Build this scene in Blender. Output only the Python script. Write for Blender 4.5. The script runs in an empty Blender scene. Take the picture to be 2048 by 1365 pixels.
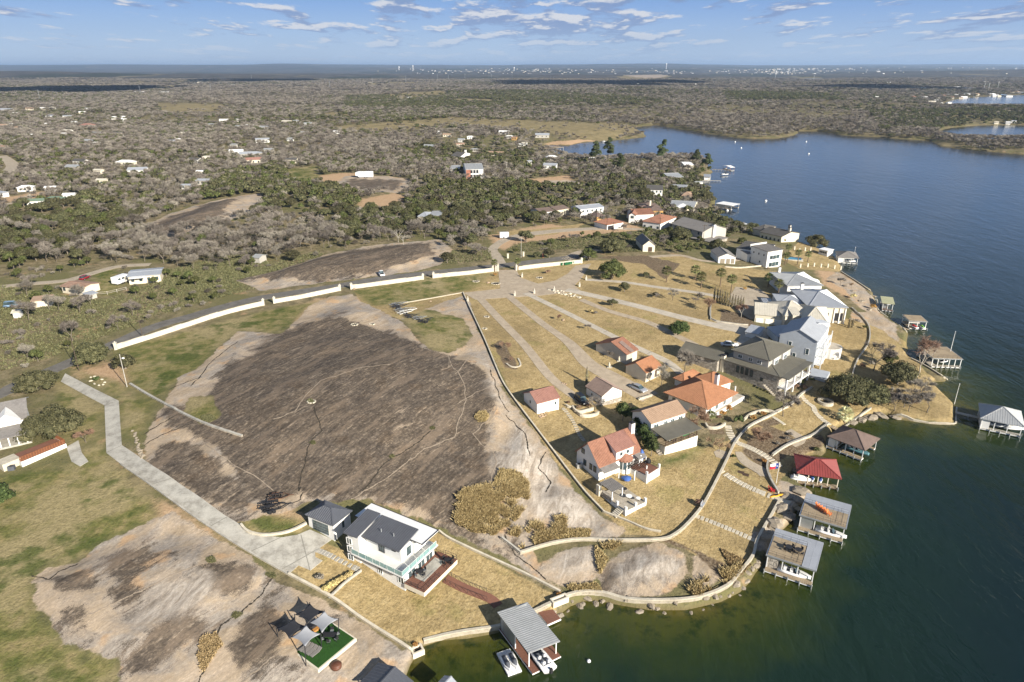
import bpy, math, random
import numpy as np
from mathutils import Vector, Matrix
HAZE_D = 0.00005
random.seed(7); np.random.seed(7)
S = bpy.context.scene; COL = S.collection
# ------------------------------------------------ camera, sky, sun, exposure
CAMZ = 85.0; PITCH = math.radians(21.95); FPX = 1365.0; CX, CY = 1024.0, 682.5
cd = bpy.data.cameras.new('camera'); cam = bpy.data.objects.new('camera', cd); COL.objects.link(cam)
cd.sensor_width = 36; cd.lens = 36*FPX/2048; cd.clip_start = 1; cd.clip_end = 90000
cam.location = (0, 0, CAMZ); cam.rotation_euler = (math.pi/2-PITCH, math.radians(0.12), 0); S.camera = cam
SUN_EL, SUN_AZ = math.radians(24.5), math.atan2(0.656, -0.755)     # azimuth measured from +Y towards +X
sun_dir = Vector((math.sin(SUN_AZ)*math.cos(SUN_EL), math.cos(SUN_AZ)*math.cos(SUN_EL), math.sin(SUN_EL)))
sd_ = bpy.data.lights.new('sun', 'SUN'); sd_.energy = 5.0; sd_.angle = math.radians(0.53); sd_.color = (1, 0.925, 0.80)
sun = bpy.data.objects.new('sun', sd_); COL.objects.link(sun); sun.rotation_euler = (-sun_dir).to_track_quat('-Z', 'Y').to_euler()
S.view_settings.view_transform = 'Standard'; S.view_settings.look = 'None'; S.view_settings.gamma = 1
S.view_settings.use_curve_mapping = False; S.view_settings.exposure = 0.94
S.cycles.max_bounces = 6; S.cycles.transparent_max_bounces = 8; S.cycles.volume_bounces = 0

class NT:
    """small helper for writing node trees"""
    def __init__(s, tree): s.t = tree; s.N = tree.nodes; s.L = tree.links
    def n(s, ty, ins=None, **pr):
        nd = s.N.new(ty)
        for k, v in pr.items(): setattr(nd, k, v)
        for k, v in (ins or {}).items(): s.put(nd.inputs[k], v)
        return nd
    def put(s, sock, v):
        if isinstance(v, bpy.types.NodeSocket): s.L.new(v, sock)
        elif v is not None:
            if sock.type == 'RGBA' and len(v) == 3: v = (*v, 1)
            sock.default_value = v
    def m(s, op, a, b=None, c=None, clamp=False):
        nd = s.N.new('ShaderNodeMath'); nd.operation = op; nd.use_clamp = clamp
        for i, v in enumerate((a, b, c)):
            if v is not None: s.put(nd.inputs[i], v)
        return nd.outputs[0]
    def vm(s, op, a, b=None):
        nd = s.N.new('ShaderNodeVectorMath'); nd.operation = op
        s.put(nd.inputs[0], a)
        if b is not None: s.put(nd.inputs[1], b)
        return nd.outputs[0]
    def mix(s, f, a, b, bt='MIX'):
        nd = s.N.new('ShaderNodeMix'); nd.data_type = 'RGBA'; nd.blend_type = bt
        s.put(nd.inputs[0], f); s.put(nd.inputs[6], a); s.put(nd.inputs[7], b); return nd.outputs[2]
    def ramp(s, f, st, mode='LINEAR'):
        nd = s.N.new('ShaderNodeValToRGB'); cr = nd.color_ramp; cr.interpolation = mode; s.put(nd.inputs[0], f)
        while len(cr.elements) < len(st): cr.elements.new(0.5)
        for e, (p, c) in zip(cr.elements, st): e.position = p; e.color = (*c, 1) if len(c) == 3 else c
        return nd.outputs[0]
    def ss(s, x, a, b):   # smoothstep a..b -> 0..1
        nd = s.N.new('ShaderNodeMapRange'); nd.interpolation_type = 'SMOOTHSTEP'
        for i, v in enumerate((x, a, b, 0.0, 1.0)): s.put(nd.inputs[i], v)
        return nd.outputs[0]
    def noise(s, scale, vec=None, detail=4, rough=0.55, dist=0.0, col=False):
        nd = s.n('ShaderNodeTexNoise', {'Scale': scale, 'Detail': detail, 'Roughness': rough, 'Distortion': dist})
        if vec is not None: s.put(nd.inputs['Vector'], vec)
        return nd.outputs[1 if col else 0]
    def map(s, vec, sc=(1, 1, 1), rot=(0, 0, 0), loc=(0, 0, 0)):
        return s.n('ShaderNodeMapping', {'Vector': vec, 'Scale': sc, 'Rotation': rot, 'Location': loc}).outputs[0]
    def attr(s, name): return s.n('ShaderNodeAttribute', attribute_name=name).outputs['Fac']
    def pos(s): return s.n('ShaderNodeNewGeometry').outputs['Position']
    def obj(s): return s.n('ShaderNodeTexCoord').outputs['Object']
    def bump(s, h, st=0.5, d=0.1):
        return s.n('ShaderNodeBump', {'Height': h, 'Strength': st, 'Distance': d}).outputs[0]

def new_mat(name):
    m = bpy.data.materials.new(name); m.use_nodes = True; m.node_tree.nodes.clear(); return m, NT(m.node_tree)
def finish(m, T, col, rough=0.8, spec=0.3, metal=0.0, normal=None, alpha=None, trans=None, **kw):
    p = T.n('ShaderNodeBsdfPrincipled', {'Base Color': col, 'Roughness': rough, 'Metallic': metal})
    p.inputs['Specular IOR Level'].default_value = spec
    if normal is not None: T.put(p.inputs['Normal'], normal)
    if alpha is not None: T.put(p.inputs['Alpha'], alpha)
    if trans is not None: T.put(p.inputs['Transmission Weight'], trans)
    o = T.n('ShaderNodeOutputMaterial', {'Surface': p.outputs[0]}); return m
_mats = {}
def mat(name, col, rough=0.7, var=0.12, scale=1.5, spec=0.3, metal=0.0, bump=0.0, bscale=20, streak=None):
    """painted / plain surface with noise grain and wear"""
    if name in _mats: return _mats[name]
    m, T = new_mat(name); v = T.obj()
    if streak: v = T.map(v, streak)
    a = T.noise(scale, v, 5, 0.6); b = T.noise(scale*7, v, 3, 0.6)
    f = T.m('ADD', T.m('MULTIPLY', a, 0.65), T.m('MULTIPLY', b, 0.35))
    lo = tuple(c*(1-var*1.6) for c in col); hi = tuple(min(1, c*(1+var)) for c in col)
    c = T.ramp(f, [(0.3, lo), (0.7, hi)])
    c = T.mix(min(.6, var*3), c, T.ramp(T.noise(0.45, T.pos(), 6, .75), [(.36, (.66, .64, .62)), (.52, (1, 1, 1))]), 'MULTIPLY')   # weathering
    nm = T.bump(T.noise(bscale, v, 3), bump, 0.03) if bump else None
    _mats[name] = finish(m, T, c, rough, spec, metal, nm); return m

# ---- world: Nishita sky with rows of flat-based fair-weather clouds by direction
W = bpy.data.worlds.new('World'); S.world = W; W.use_nodes = True; W.node_tree.nodes.clear(); T = NT(W.node_tree)
sky = T.n('ShaderNodeTexSky'); sky.sky_type = 'NISHITA'; sky.sun_disc = False; sky.sun_elevation = SUN_EL
sky.sun_rotation = SUN_AZ; sky.altitude = 300; sky.air_density = 1.0; sky.dust_density = 0.4; sky.ozone_density = 2.2
d = T.n('ShaderNodeTexCoord').outputs['Generated']
sx = T.n('ShaderNodeSeparateXYZ', {'Vector': d}); X, Y, Z = sx.outputs
def cloud(el_off, thr0):
    z = T.m('MAXIMUM', T.m('ADD', Z, 0.030+el_off), 0.012)
    v = T.n('ShaderNodeCombineXYZ', {'X': T.m('MULTIPLY', T.m('DIVIDE', X, T.m('ADD', Z, .12)), 2.0), 'Y': T.m('MULTIPLY', T.m('LOGARITHM', z, 2.71828), 3.9), 'Z': Y}).outputs[0]
    a = T.noise(1.75, v, 6, 0.58, 0.15); b = T.noise(0.35, v, 2, 0.5)
    return T.m('ADD', a, T.m('MULTIPLY', T.m('SUBTRACT', b, 0.5), 0.45))
c0 = cloud(0, 0); c1 = cloud(0.006, 0)
dens = T.ss(c0, 0.485, 0.60)
lit = T.ss(T.m('SUBTRACT', c0, c1), 0.0, 0.12)
ccol = T.mix(lit, (2.5, 3.4, 5.6), (8.6, 8.4, 8.3))
fade = T.ss(Z, 0.004, 0.06)
hz = T.ss(Z, 0.0, 0.11)
base = T.mix(hz, (4.5, 6.1, 8.7), (1.6, 3.5, 7.9))
skyc = T.mix(T.m('MULTIPLY', T.ss(Z, 0.24, 0.11), 0.85), sky.outputs[0], base)
skyc = T.mix(T.m('MULTIPLY', T.m('MULTIPLY', dens, 0.85), T.m('ADD', T.m('MULTIPLY', fade, 0.75), 0.12)), skyc, ccol)
bg = T.n('ShaderNodeBackground', {'Color': skyc, 'Strength': 0.050})
T.n('ShaderNodeOutputWorld', {'Surface': bg.outputs[0]})

# ------------------------------------------------ geometry helpers
def link(o, parent=None):
    COL.objects.link(o)
    if parent is not None: o.parent = parent
    return o
def tag(o, label=None, cat=None, group=None, kind=None):
    if label: o['label'] = label
    if cat: o['category'] = cat
    if group: o['group'] = group
    if kind: o['kind'] = kind
    return o
def thing(name, label, cat, loc=(0, 0, 0), rz=0.0, group=None):
    o = bpy.data.objects.new(name, None); o.location = loc; o.rotation_euler = (0, 0, rz); o.empty_display_size = 0.3
    link(o); return tag(o, label, cat, group)
class G:
    """collects faces for one mesh object"""
    def __init__(s): s.V = []; s.F = []; s.M = []
    def add(s, vs, fs, mi=0):
        b = len(s.V); s.V.extend(tuple(v) for v in vs)
        for f in fs: s.F.append(tuple(b+i for i in f)); s.M.append(mi)
        return s
    def box(s, c, d, rz=0.0, mi=0, tilt=None):
        hx, hy, hz = d[0]/2, d[1]/2, d[2]/2; R = Matrix.Rotation(rz, 3, 'Z')
        if tilt: R = R @ Matrix.Rotation(tilt[1], 3, tilt[0])
        vs = [Vector(c)+R @ Vector((a*hx, b*hy, e*hz)) for e in (-1, 1) for a, b in ((-1, -1), (1, -1), (1, 1), (-1, 1))]
        return s.add(vs, [(3, 2, 1, 0), (4, 5, 6, 7), (0, 1, 5, 4), (1, 2, 6, 5), (2, 3, 7, 6), (3, 0, 4, 7)], mi)
    def bar(s, p, q, w, h=None, mi=0):
        p = Vector(p); q = Vector(q); h = h or w; dd = (q-p).normalized()
        up = Vector((0, 0, 1)) if abs(dd.z) < .95 else Vector((0, 1, 0)); a = dd.cross(up).normalized(); b = a.cross(dd)
        vs = [P+a*(i*w/2)+b*(j*h/2) for P in (p, q) for i, j in ((-1, -1), (1, -1), (1, 1), (-1, 1))]
        return s.add(vs, [(0, 1, 2, 3), (7, 6, 5, 4), (4, 5, 1, 0), (5, 6, 2, 1), (6, 7, 3, 2), (7, 4, 0, 3)], mi)
    def tube(s, pts, rs, n=8, mi=0, cap=True):
        pts = [Vector(p) for p in pts]; rs = rs if hasattr(rs, '__len__') else [rs]*len(pts); vs = []; fs = []
        for i, p in enumerate(pts):
            dd = (pts[min(i+1, len(pts)-1)]-pts[max(i-1, 0)]).normalized()
            up = Vector((0, 0, 1)) if abs(dd.z) < .9 else Vector((0, 1, 0)); a = dd.cross(up).normalized(); b = dd.cross(a)
            vs += [p+(a*math.cos(t)+b*math.sin(t))*rs[i] for t in (2*math.pi*k/n for k in range(n))]
        for i in range(len(pts)-1):
            for k in range(n): fs.append((i*n+k, i*n+(k+1) % n, (i+1)*n+(k+1) % n, (i+1)*n+k))
        if cap: fs.append(tuple(range(n-1, -1, -1))); fs.append(tuple((len(pts)-1)*n+k for k in range(n)))
        return s.add(vs, fs, mi)
    def prism(s, poly, z0, z1, mi=0):
        n = len(poly); ar = sum(poly[i][0]*poly[(i+1) % n][1]-poly[(i+1) % n][0]*poly[i][1] for i in range(n))
        if ar < 0: poly = poly[::-1]
        vs = [(x, y, z0) for x, y in poly]+[(x, y, z1) for x, y in poly]
        return s.add(vs, [tuple(range(n-1, -1, -1)), tuple(range(n, 2*n))]+[(i, (i+1) % n, n+(i+1) % n, n+i) for i in range(n)], mi)
    def slab(s, vs, fs, t, mi=0):
        """closed plate: top faces vs/fs, extruded straight down by t"""
        n = len(vs); ed = {}
        for f in fs:
            for i in range(len(f)):
                a, b = f[i], f[(i+1) % len(f)]
                if (b, a) in ed: del ed[(b, a)]
                else: ed[(a, b)] = 1
        V = [tuple(v) for v in vs]+[(v[0], v[1], v[2]-t) for v in vs]
        return s.add(V, list(fs)+[tuple(i+n for i in f[::-1]) for f in fs]+[(b, a, a+n, b+n) for a, b in ed], mi)
    def ball(s, c, r, n=10, m=6, mi=0, half=False, jit=0.0):
        rr = r if hasattr(r, '__len__') else (r, r, r); vs = []; fs = []
        for j in range(m+1):
            ph = (math.pi/2 if half else math.pi)*j/m
            for i in range(n):
                th = 2*math.pi*i/n; k = 1+random.uniform(-jit, jit)
                vs.append((c[0]+rr[0]*k*math.sin(ph)*math.cos(th), c[1]+rr[1]*k*math.sin(ph)*math.sin(th), c[2]+rr[2]*k*math.cos(ph)))
        for j in range(m):
            for i in range(n): fs.append((j*n+i, (j+1)*n+i, (j+1)*n+(i+1) % n, j*n+(i+1) % n))
        return s.add(vs, fs, mi)
    def mesh(s, name, mats, smooth=False):
        me = bpy.data.meshes.new(name); me.from_pydata([tuple(v) for v in s.V], [], s.F)
        for m_ in (mats if isinstance(mats, (list, tuple)) else [mats]): me.materials.append(m_)
        if isinstance(mats, (list, tuple)) and len(mats) > 1: me.polygons.foreach_set('material_index', s.M)
        if smooth: me.polygons.foreach_set('use_smooth', [True]*len(s.F))
        me.update(); return me
    def obj(s, name, mats, parent=None, smooth=False, loc=None, rz=None):
        o = bpy.data.objects.new(name, s.mesh(name, mats, smooth)); link(o, parent)
        if loc is not None: o.location = loc
        if rz is not None: o.rotation_euler = (0, 0, rz)
        return o
def copy_tree(o, parent=None):
    c = o.copy(); link(c)
    c.parent = parent
    for ch in o.children: copy_tree(ch, c)
    return c
def np_mesh(name, V, F, mats, smooth=False):
    """V (n,3), F (m,k) numpy"""
    me = bpy.data.meshes.new(name); k = F.shape[1]
    me.vertices.add(len(V)); me.vertices.foreach_set('co', V.astype(np.float32).ravel())
    me.loops.add(F.size); me.loops.foreach_set('vertex_index', F.astype(np.int32).ravel())
    me.polygons.add(len(F)); me.polygons.foreach_set('loop_start', np.arange(len(F), dtype=np.int32)*k)
    try: me.polygons.foreach_set('loop_total', np.full(len(F), k, np.int32))
    except Exception: pass
    for m_ in (mats if isinstance(mats, (list, tuple)) else [mats]): me.materials.append(m_)
    if smooth: me.polygons.foreach_set('use_smooth', np.ones(len(F), bool))
    me.update(calc_edges=True); return me
# ------------------------------------------------ terrain (one height grid, split by kind of ground)
cp, sp_ = math.cos(PITCH), math.sin(PITCH); ROLL = math.radians(0.12)
def ray(px, py):
    a = (np.asarray(px, float)-CX)/FPX; b = (np.asarray(py, float)-CY)/FPX
    return a, cp-b*sp_, -sp_-b*cp
def flat(px, py, z=0.0):
    a, b, c = ray(px, py); t = (CAMZ-z)/np.maximum(-c, 1e-4); return a*t, b*t
def proj(x, y, z):
    zz = z-CAMZ; dep = y*cp-zz*sp_; up = y*sp_+zz*cp
    return CX+FPX*x/dep, CY-FPX*up/dep
def sdf(x, y, poly, margin=None):
    """signed distance, positive inside"""
    P = np.asarray(poly, float); x = np.asarray(x, float); y = np.asarray(y, float)
    out = np.full(x.shape, -float(margin or 1e9))
    if margin is not None:
        sel = (x > P[:, 0].min()-margin) & (x < P[:, 0].max()+margin) & (y > P[:, 1].min()-margin) & (y < P[:, 1].max()+margin)
        if not sel.any(): return out
    else: sel = np.ones(x.shape, bool)
    X_, Y_ = x[sel], y[sel]; dm = np.full(X_.shape, 1e18); ins = np.zeros(X_.shape, bool)
    for i in range(len(P)):
        x1, y1 = P[i]; x2, y2 = P[(i+1) % len(P)]; dx, dy = x2-x1, y2-y1; L2 = dx*dx+dy*dy+1e-12
        t = np.clip(((X_-x1)*dx+(Y_-y1)*dy)/L2, 0, 1)
        dm = np.minimum(dm, (X_-x1-t*dx)**2+(Y_-y1-t*dy)**2)
        if y1 != y2: ins ^= ((y1 > Y_) != (y2 > Y_)) & (X_ < (x2-x1)*(Y_-y1)/(y2-y1)+x1)
    r = np.sqrt(dm)*np.where(ins, 1, -1)
    out[sel] = np.maximum(r, -margin) if margin is not None else r
    return out
def vnoise(x, y, sc, seed=0):
    """value noise in -1..1"""
    rs = np.random.RandomState(seed); T_ = rs.uniform(-1, 1, (256, 256)); u = x/sc+1000.3; v = y/sc+1000.7
    i = np.floor(u).astype(int); j = np.floor(v).astype(int); f = u-i; g = v-j; f = f*f*(3-2*f); g = g*g*(3-2*g)
    a = T_[i % 256, j % 256]; b = T_[(i+1) % 256, j % 256]; c = T_[i % 256, (j+1) % 256]; e = T_[(i+1) % 256, (j+1) % 256]
    return (a*(1-f)+b*f)*(1-g)+(c*(1-f)+e*f)*g
def wob(poly, step=14, amp=3.0, seed=1):
    """px polygon -> finer px polygon with an uneven edge"""
    rs = random.Random(seed); out = []
    for i in range(len(poly)):
        (x1, y1), (x2, y2) = poly[i], poly[(i+1) % len(poly)]; L = math.hypot(x2-x1, y2-y1); k = max(1, int(L/step))
        for q in range(k):
            t = q/k; j = 0 if q == 0 else amp
            out.append((x1+(x2-x1)*t+rs.uniform(-j, j), y1+(y2-y1)*t+rs.uniform(-j, j)*.5))
    return out
SHORE = [(600, 2500), (700, 1700), (775, 1450), (808, 1365), (822, 1330), (845, 1296), (880, 1284), (935, 1280), (990, 1270), (1030, 1256), (1078, 1238),
 (1122, 1230), (1140, 1216), (1165, 1206), (1190, 1204), (1240, 1214), (1300, 1224), (1370, 1224), (1440, 1208), (1480, 1188), (1500, 1168), (1512, 1148),
 (1526, 1134), (1540, 1112), (1545, 1084), (1553, 1071), (1568, 1061), (1580, 1049), (1588, 1030), (1600, 1012), (1620, 999), (1614, 984), (1597, 969),
 (1588, 960), (1596, 935), (1610, 915), (1630, 913), (1643, 915), (1652, 907), (1652, 895), (1655, 876), (1675, 858), (1690, 851), (1704, 845), (1716, 841),
 (1736, 836), (1758, 832), (1775, 832), (1793, 841), (1812, 844), (1863, 851), (1904, 853), (1910, 843), (1911, 817), (1905, 809), (1885, 790), (1867, 772),
 (1864, 767), (1889, 767), (1893, 762), (1885, 757), (1863, 742), (1841, 729), (1819, 719), (1815, 703), (1813, 685), (1816, 668), (1797, 654), (1775, 639),
 (1758, 627), (1753, 617), (1750, 602), (1742, 583), (1713, 566), (1681, 546), (1681, 534), (1668, 517), (1659, 507), (1625, 497), (1603, 489), (1582, 485),
 (1560, 478), (1502, 467), (1488, 462), (1463, 456), (1459, 443), (1439, 431), (1421, 428), (1415, 421), (1429, 417), (1431, 401), (1424, 388), (1404, 378),
 (1406, 366), (1399, 357), (1425, 347), (1418, 338), (1412, 325), (1385, 316), (1335, 317), (1200, 322), (1150, 318), (1119, 309), (1098, 302), (1081, 293),
 (1098, 290), (1136, 292), (1167, 285), (1208, 283), (1256, 279), (1290, 275), (1288, 266), (1262, 256), (1310, 251), (1348, 257), (1399, 266), (1451, 274),
 (1502, 279), (1553, 279), (1587, 273), (1596, 268), (1592, 263), (1639, 264), (1690, 273), (1758, 276), (1810, 281), (1862, 284), (1868, 289), (1882, 295), (1947, 303), (2048, 312),
 (2600, 335), (4200, 480), (4200, 2500)]
BAY2 = [(1872, 215), (1890, 207), (1902, 202), (1930, 197), (2048, 191), (2300, 186), (2300, 226), (2048, 219), (1990, 221), (1920, 219)]
BAY3 = [(1872, 267), (1892, 259), (1960, 253), (2048, 253), (2300, 258), (2300, 288), (2048, 281), (1990, 284), (1930, 282), (1890, 275)]
BAY4 = [(1590, 161), (1598, 158), (1640, 158), (1652, 161), (1630, 164)]
BAY5 = [(1524, 170), (1535, 168), (1546, 169), (1535, 171)]
def pxw(poly, z=0.0): p = np.array(poly, float); X_, Y_ = flat(p[:, 0], p[:, 1], z); return np.stack([X_, Y_], 1)
LAKE = pxw(SHORE); LAKES = [pxw(b) for b in (BAY2, BAY3, BAY4, BAY5)]
NU, NV = 660, 470
us = np.linspace(-1.35, 1.35, NU)
py_ = np.concatenate([np.linspace(1760, 1380, 26, endpoint=False), np.linspace(1380, 520, 300, endpoint=False), np.linspace(520, 160, 110, endpoint=False)])
_, ry, rz_ = ray(0, py_); ys = ry*CAMZ/-rz_
far = ys[-1]*np.geomspace(1, 52000/ys[-1], NV-len(ys)+1)[1:]; ys = np.concatenate([ys, far]); NV = len(ys)
UU, YY = np.meshgrid(us, ys); XX = UU*YY
SD = -sdf(XX, YY, LAKE)
for b in LAKES: SD = np.minimum(SD, -sdf(XX, YY, b))
def ssn(x, a, b): t = np.clip((x-a)/(b-a), 0, 1); return t*t*(3-2*t)
dome = flat(690, 780, 12)
def height0(x, y, s):
    pos = np.maximum(s, 0); land = 0.95*ssn(s, -0.2, 1.4)+12.0*(1-np.exp(-pos/95.0))
    bed = np.maximum(s*0.16, -4.0)-0.25
    h = np.where(s > 0, land-0.25*(1-ssn(s, 0, 1)), bed)
    r = ((x-dome[0])/42)**2+((y-dome[1])/48)**2; h = h+np.where(s > 0, 6.5*np.exp(-r)*ssn(s, 4, 30), 0)
    k = ssn(y, 260, 700)*ssn(s, 5, 60)
    h = h+k*(vnoise(x, y, 210, 3)*3.2+vnoise(x, y, 90, 4)*1.3)*(1-0.4*ssn(y, 2500, 5000))
    kk = ssn(y, 3200, 9000)
    h = h+kk*(18*vnoise(x, y, 2600, 5)+14*vnoise(x, y, 1100, 6))*ssn(s, 10, 300)
    rid = ssn(y, 9000, 19000); h = h+rid*(104+40*vnoise(x, y, 5200, 8)+20*vnoise(x, y, 2100, 9)+9*vnoise(x, y, 900, 19))*(1-.45*ssn(x/np.maximum(y, 1), .18, .4))
    left = np.exp(-(((x+3700)/1500)**2+((y-5200)/900)**2)); right = np.exp(-(((x-6300)/2300)**2+((y-6200)/1500)**2))
    return h+42*left*(1+0.3*vnoise(x, y, 400, 11))+60*right*(1+0.25*vnoise(x, y, 500, 12))
HH = height0(XX, YY, SD)
lny = np.log(ys)
def samp(grid, x, y):
    """bilinear sample of a grid at world x,y"""
    x = np.asarray(x, float); y = np.maximum(np.asarray(y, float), ys[0]+1e-6)
    fj = np.interp(y, ys, np.arange(NV)); fu = np.clip((x/y-us[0])/(us[1]-us[0]), 0, NU-1.001)
    j = np.clip(fj.astype(int), 0, NV-2); i = fu.astype(int); g = fj-j; f = fu-i
    return (grid[j, i]*(1-f)+grid[j, i+1]*f)*(1-g)+(grid[j+1, i]*(1-f)+grid[j+1, i+1]*f)*g
def Hz(x, y): return float(samp(HH, x, y))
def hit(px, py, dz=0.0):
    """world points where the pixel rays meet the ground raised by dz"""
    z = np.full(np.shape(px), 6.0+0*np.asarray(px, float))
    for _ in range(14):
        x, y = flat(px, py, z+dz); z = 0.35*z+0.65*np.maximum(samp(HH, x, np.minimum(y, 45000)), 0.0)
    return x, y, z
def P(px, py, dz=0.0):
    x, y, z = hit(float(px), float(py), dz); return Vector((float(x), float(y), float(z)))
def wpoly(poly): p = np.array(poly, float); x, y, z = hit(p[:, 0], p[:, 1]); return np.stack([x, y], 1)
def zone(polys, margin, amp=3.0, step=14):
    out = np.full(XX.shape, -float(margin))
    for i, pl in enumerate(polys): out = np.maximum(out, sdf(XX, YY, wpoly(wob(pl, step, amp, i+3) if amp else pl), margin))
    return np.minimum(out, margin)
ROCK = [[(287, 880), (300, 850), (330, 800), (362, 745), (395, 712), (440, 692), (475, 662), (560, 667), (590, 642), (615, 612), (660, 592), (705, 588), (722, 605), (800, 640),
  (880, 606), (930, 590), (942, 612), (955, 660), (985, 720), (1010, 790), (1040, 830), (1080, 880), (1110, 930), (1150, 985), (1195, 1030), (1245, 1060), (1235, 1078), (1120, 1082), (1062, 1100),
  (1075, 1130), (1120, 1185), (1060, 1150), (1000, 1112), (930, 1080), (850, 1042), (730, 1000), (610, 1004), (590, 1020), (525, 1030), (490, 1042), (470, 1047), (400, 1020), (330, 985), (300, 955), (292, 920)],
 [(65, 1165), (92, 1135), (150, 1128), (200, 1085), (300, 1040), (345, 1022), (430, 1080), (500, 1112), (530, 1150), (600, 1180), (700, 1232), (800, 1302), (842, 1290), (822, 1330), (775, 1450), (700, 1700), (200, 1700), (238, 1365), (232, 1320), (130, 1290), (98, 1250), (70, 1210)],
 [(1072, 1148), (1085, 1125), (1130, 1100), (1180, 1092), (1207, 1118), (1200, 1150), (1185, 1168), (1140, 1176), (1100, 1166)], [(1190, 1158), (1212, 1125), (1260, 1098), (1310, 1085), (1362, 1108), (1376, 1142), (1350, 1180), (1290, 1197), (1230, 1196), (1195, 1182)], [(1384, 1112), (1440, 1132), (1452, 1154), (1418, 1172), (1382, 1176)],
 [(470, 560), (560, 543), (650, 508), (760, 488), (880, 478), (905, 500), (880, 530), (840, 541), (760, 552), (640, 566), (520, 582)],
 [(275, 460), (330, 430), (420, 402), (520, 385), (530, 400), (500, 425), (420, 452), (330, 477)],
 [(690, 352), (760, 352), (822, 358), (815, 384), (740, 386), (665, 372)], [(1080, 362), (1140, 360), (1180, 372), (1120, 376)],
 [(1672, 545), (1720, 572), (1752, 604), (1760, 628), (1800, 656), (1790, 655), (1730, 625), (1700, 600), (1690, 580), (1650, 560)],
 [(1700, 640), (1750, 655), (1800, 690), (1790, 655), (1750, 625), (1700, 625)],
 [(1500, 1075), (1545, 1035), (1580, 1045), (1535, 1110), (1510, 1100)], [(1560, 960), (1610, 985), (1625, 1000), (1580, 1040), (1545, 1000)],
 [(1240, 152), (1300, 150), (1340, 152), (1300, 158)]]
DARK = [[(430, 760), (470, 732), (560, 668), (610, 645), (660, 636), (720, 645), (790, 665), (850, 700), (905, 712), (975, 740), (1000, 800), (985, 850), (975, 905), (985, 960), (990, 1010), (940, 1060), (860, 1035), (760, 1000), (690, 992), (600, 992), (570, 1002), (500, 995), (470, 960), (440, 905), (330, 850), (315, 815), (400, 800)],
 [(296, 905), (330, 880), (400, 880), (450, 930), (500, 990), (480, 1020), (400, 1000), (320, 960)], [(990, 1050), (960, 1030), (1000, 900), (1010, 860), (970, 960)],
 [(215, 1125), (250, 1100), (300, 1092), (325, 1110), (290, 1150), (245, 1180), (215, 1170)], [(90, 1160), (150, 1145), (205, 1165), (190, 1200), (110, 1195)], [(110, 1225), (160, 1212), (195, 1225), (180, 1268), (130, 1258)], [(385, 1140), (420, 1118), (500, 1130), (515, 1170), (470, 1205), (400, 1205)], [(205, 1185), (265, 1165), (275, 1200), (225, 1225)], [(330, 1110), (375, 1100), (350, 1150)],
 [(240, 1330), (320, 1255), (400, 1235), (415, 1280), (300, 1345), (250, 1350)], [(445, 1290), (470, 1240), (530, 1205), (590, 1240), (570, 1330), (460, 1360)], [(230, 1190), (280, 1170), (290, 1210), (240, 1230)], [(620, 1250), (660, 1245), (700, 1290), (650, 1300)], [(850, 1045), (930, 1060), (990, 1100), (930, 1078)],
 [(480, 560), (560, 546), (650, 512), (760, 492), (860, 485), (870, 515), (760, 545), (640, 562)], [(285, 460), (330, 436), (420, 408), (480, 405), (420, 446), (330, 470)], [(1200, 1130), (1300, 1095), (1370, 1130), (1300, 1180), (1200, 1185)], [(700, 356), (800, 362), (790, 380), (700, 372)]]
PALE = [[(65, 1165), (92, 1135), (150, 1128), (300, 1040), (430, 1080), (530, 1150), (700, 1232), (842, 1290), (775, 1450), (200, 1700), (238, 1365), (130, 1290), (70, 1210)], [(1190, 1158), (1260, 1098), (1362, 1108), (1450, 1154), (1350, 1190), (1230, 1196)], [(962, 700), (985, 720), (1010, 790), (1040, 830), (1080, 880), (1110, 930), (1150, 985), (1190, 1030), (1160, 1070), (1060, 1060), (990, 960), (960, 830), (945, 760)],
 [(790, 640), (880, 606), (930, 595), (960, 700), (905, 700), (850, 690), (800, 665)], [(320, 880), (360, 850), (520, 950), (640, 1000), (530, 1030), (470, 1000)], [(330, 1150), (410, 1120), (400, 1220), (300, 1240)], [(600, 1320), (780, 1290), (800, 1330), (740, 1365), (600, 1365)],
 [(380, 720), (440, 740), (450, 790), (330, 840), (300, 850), (330, 800)], [(1060, 1112), (1180, 1092), (1200, 1160), (1100, 1160)], [(740, 540), (800, 520), (860, 525), (840, 545), (760, 552)]]
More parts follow.
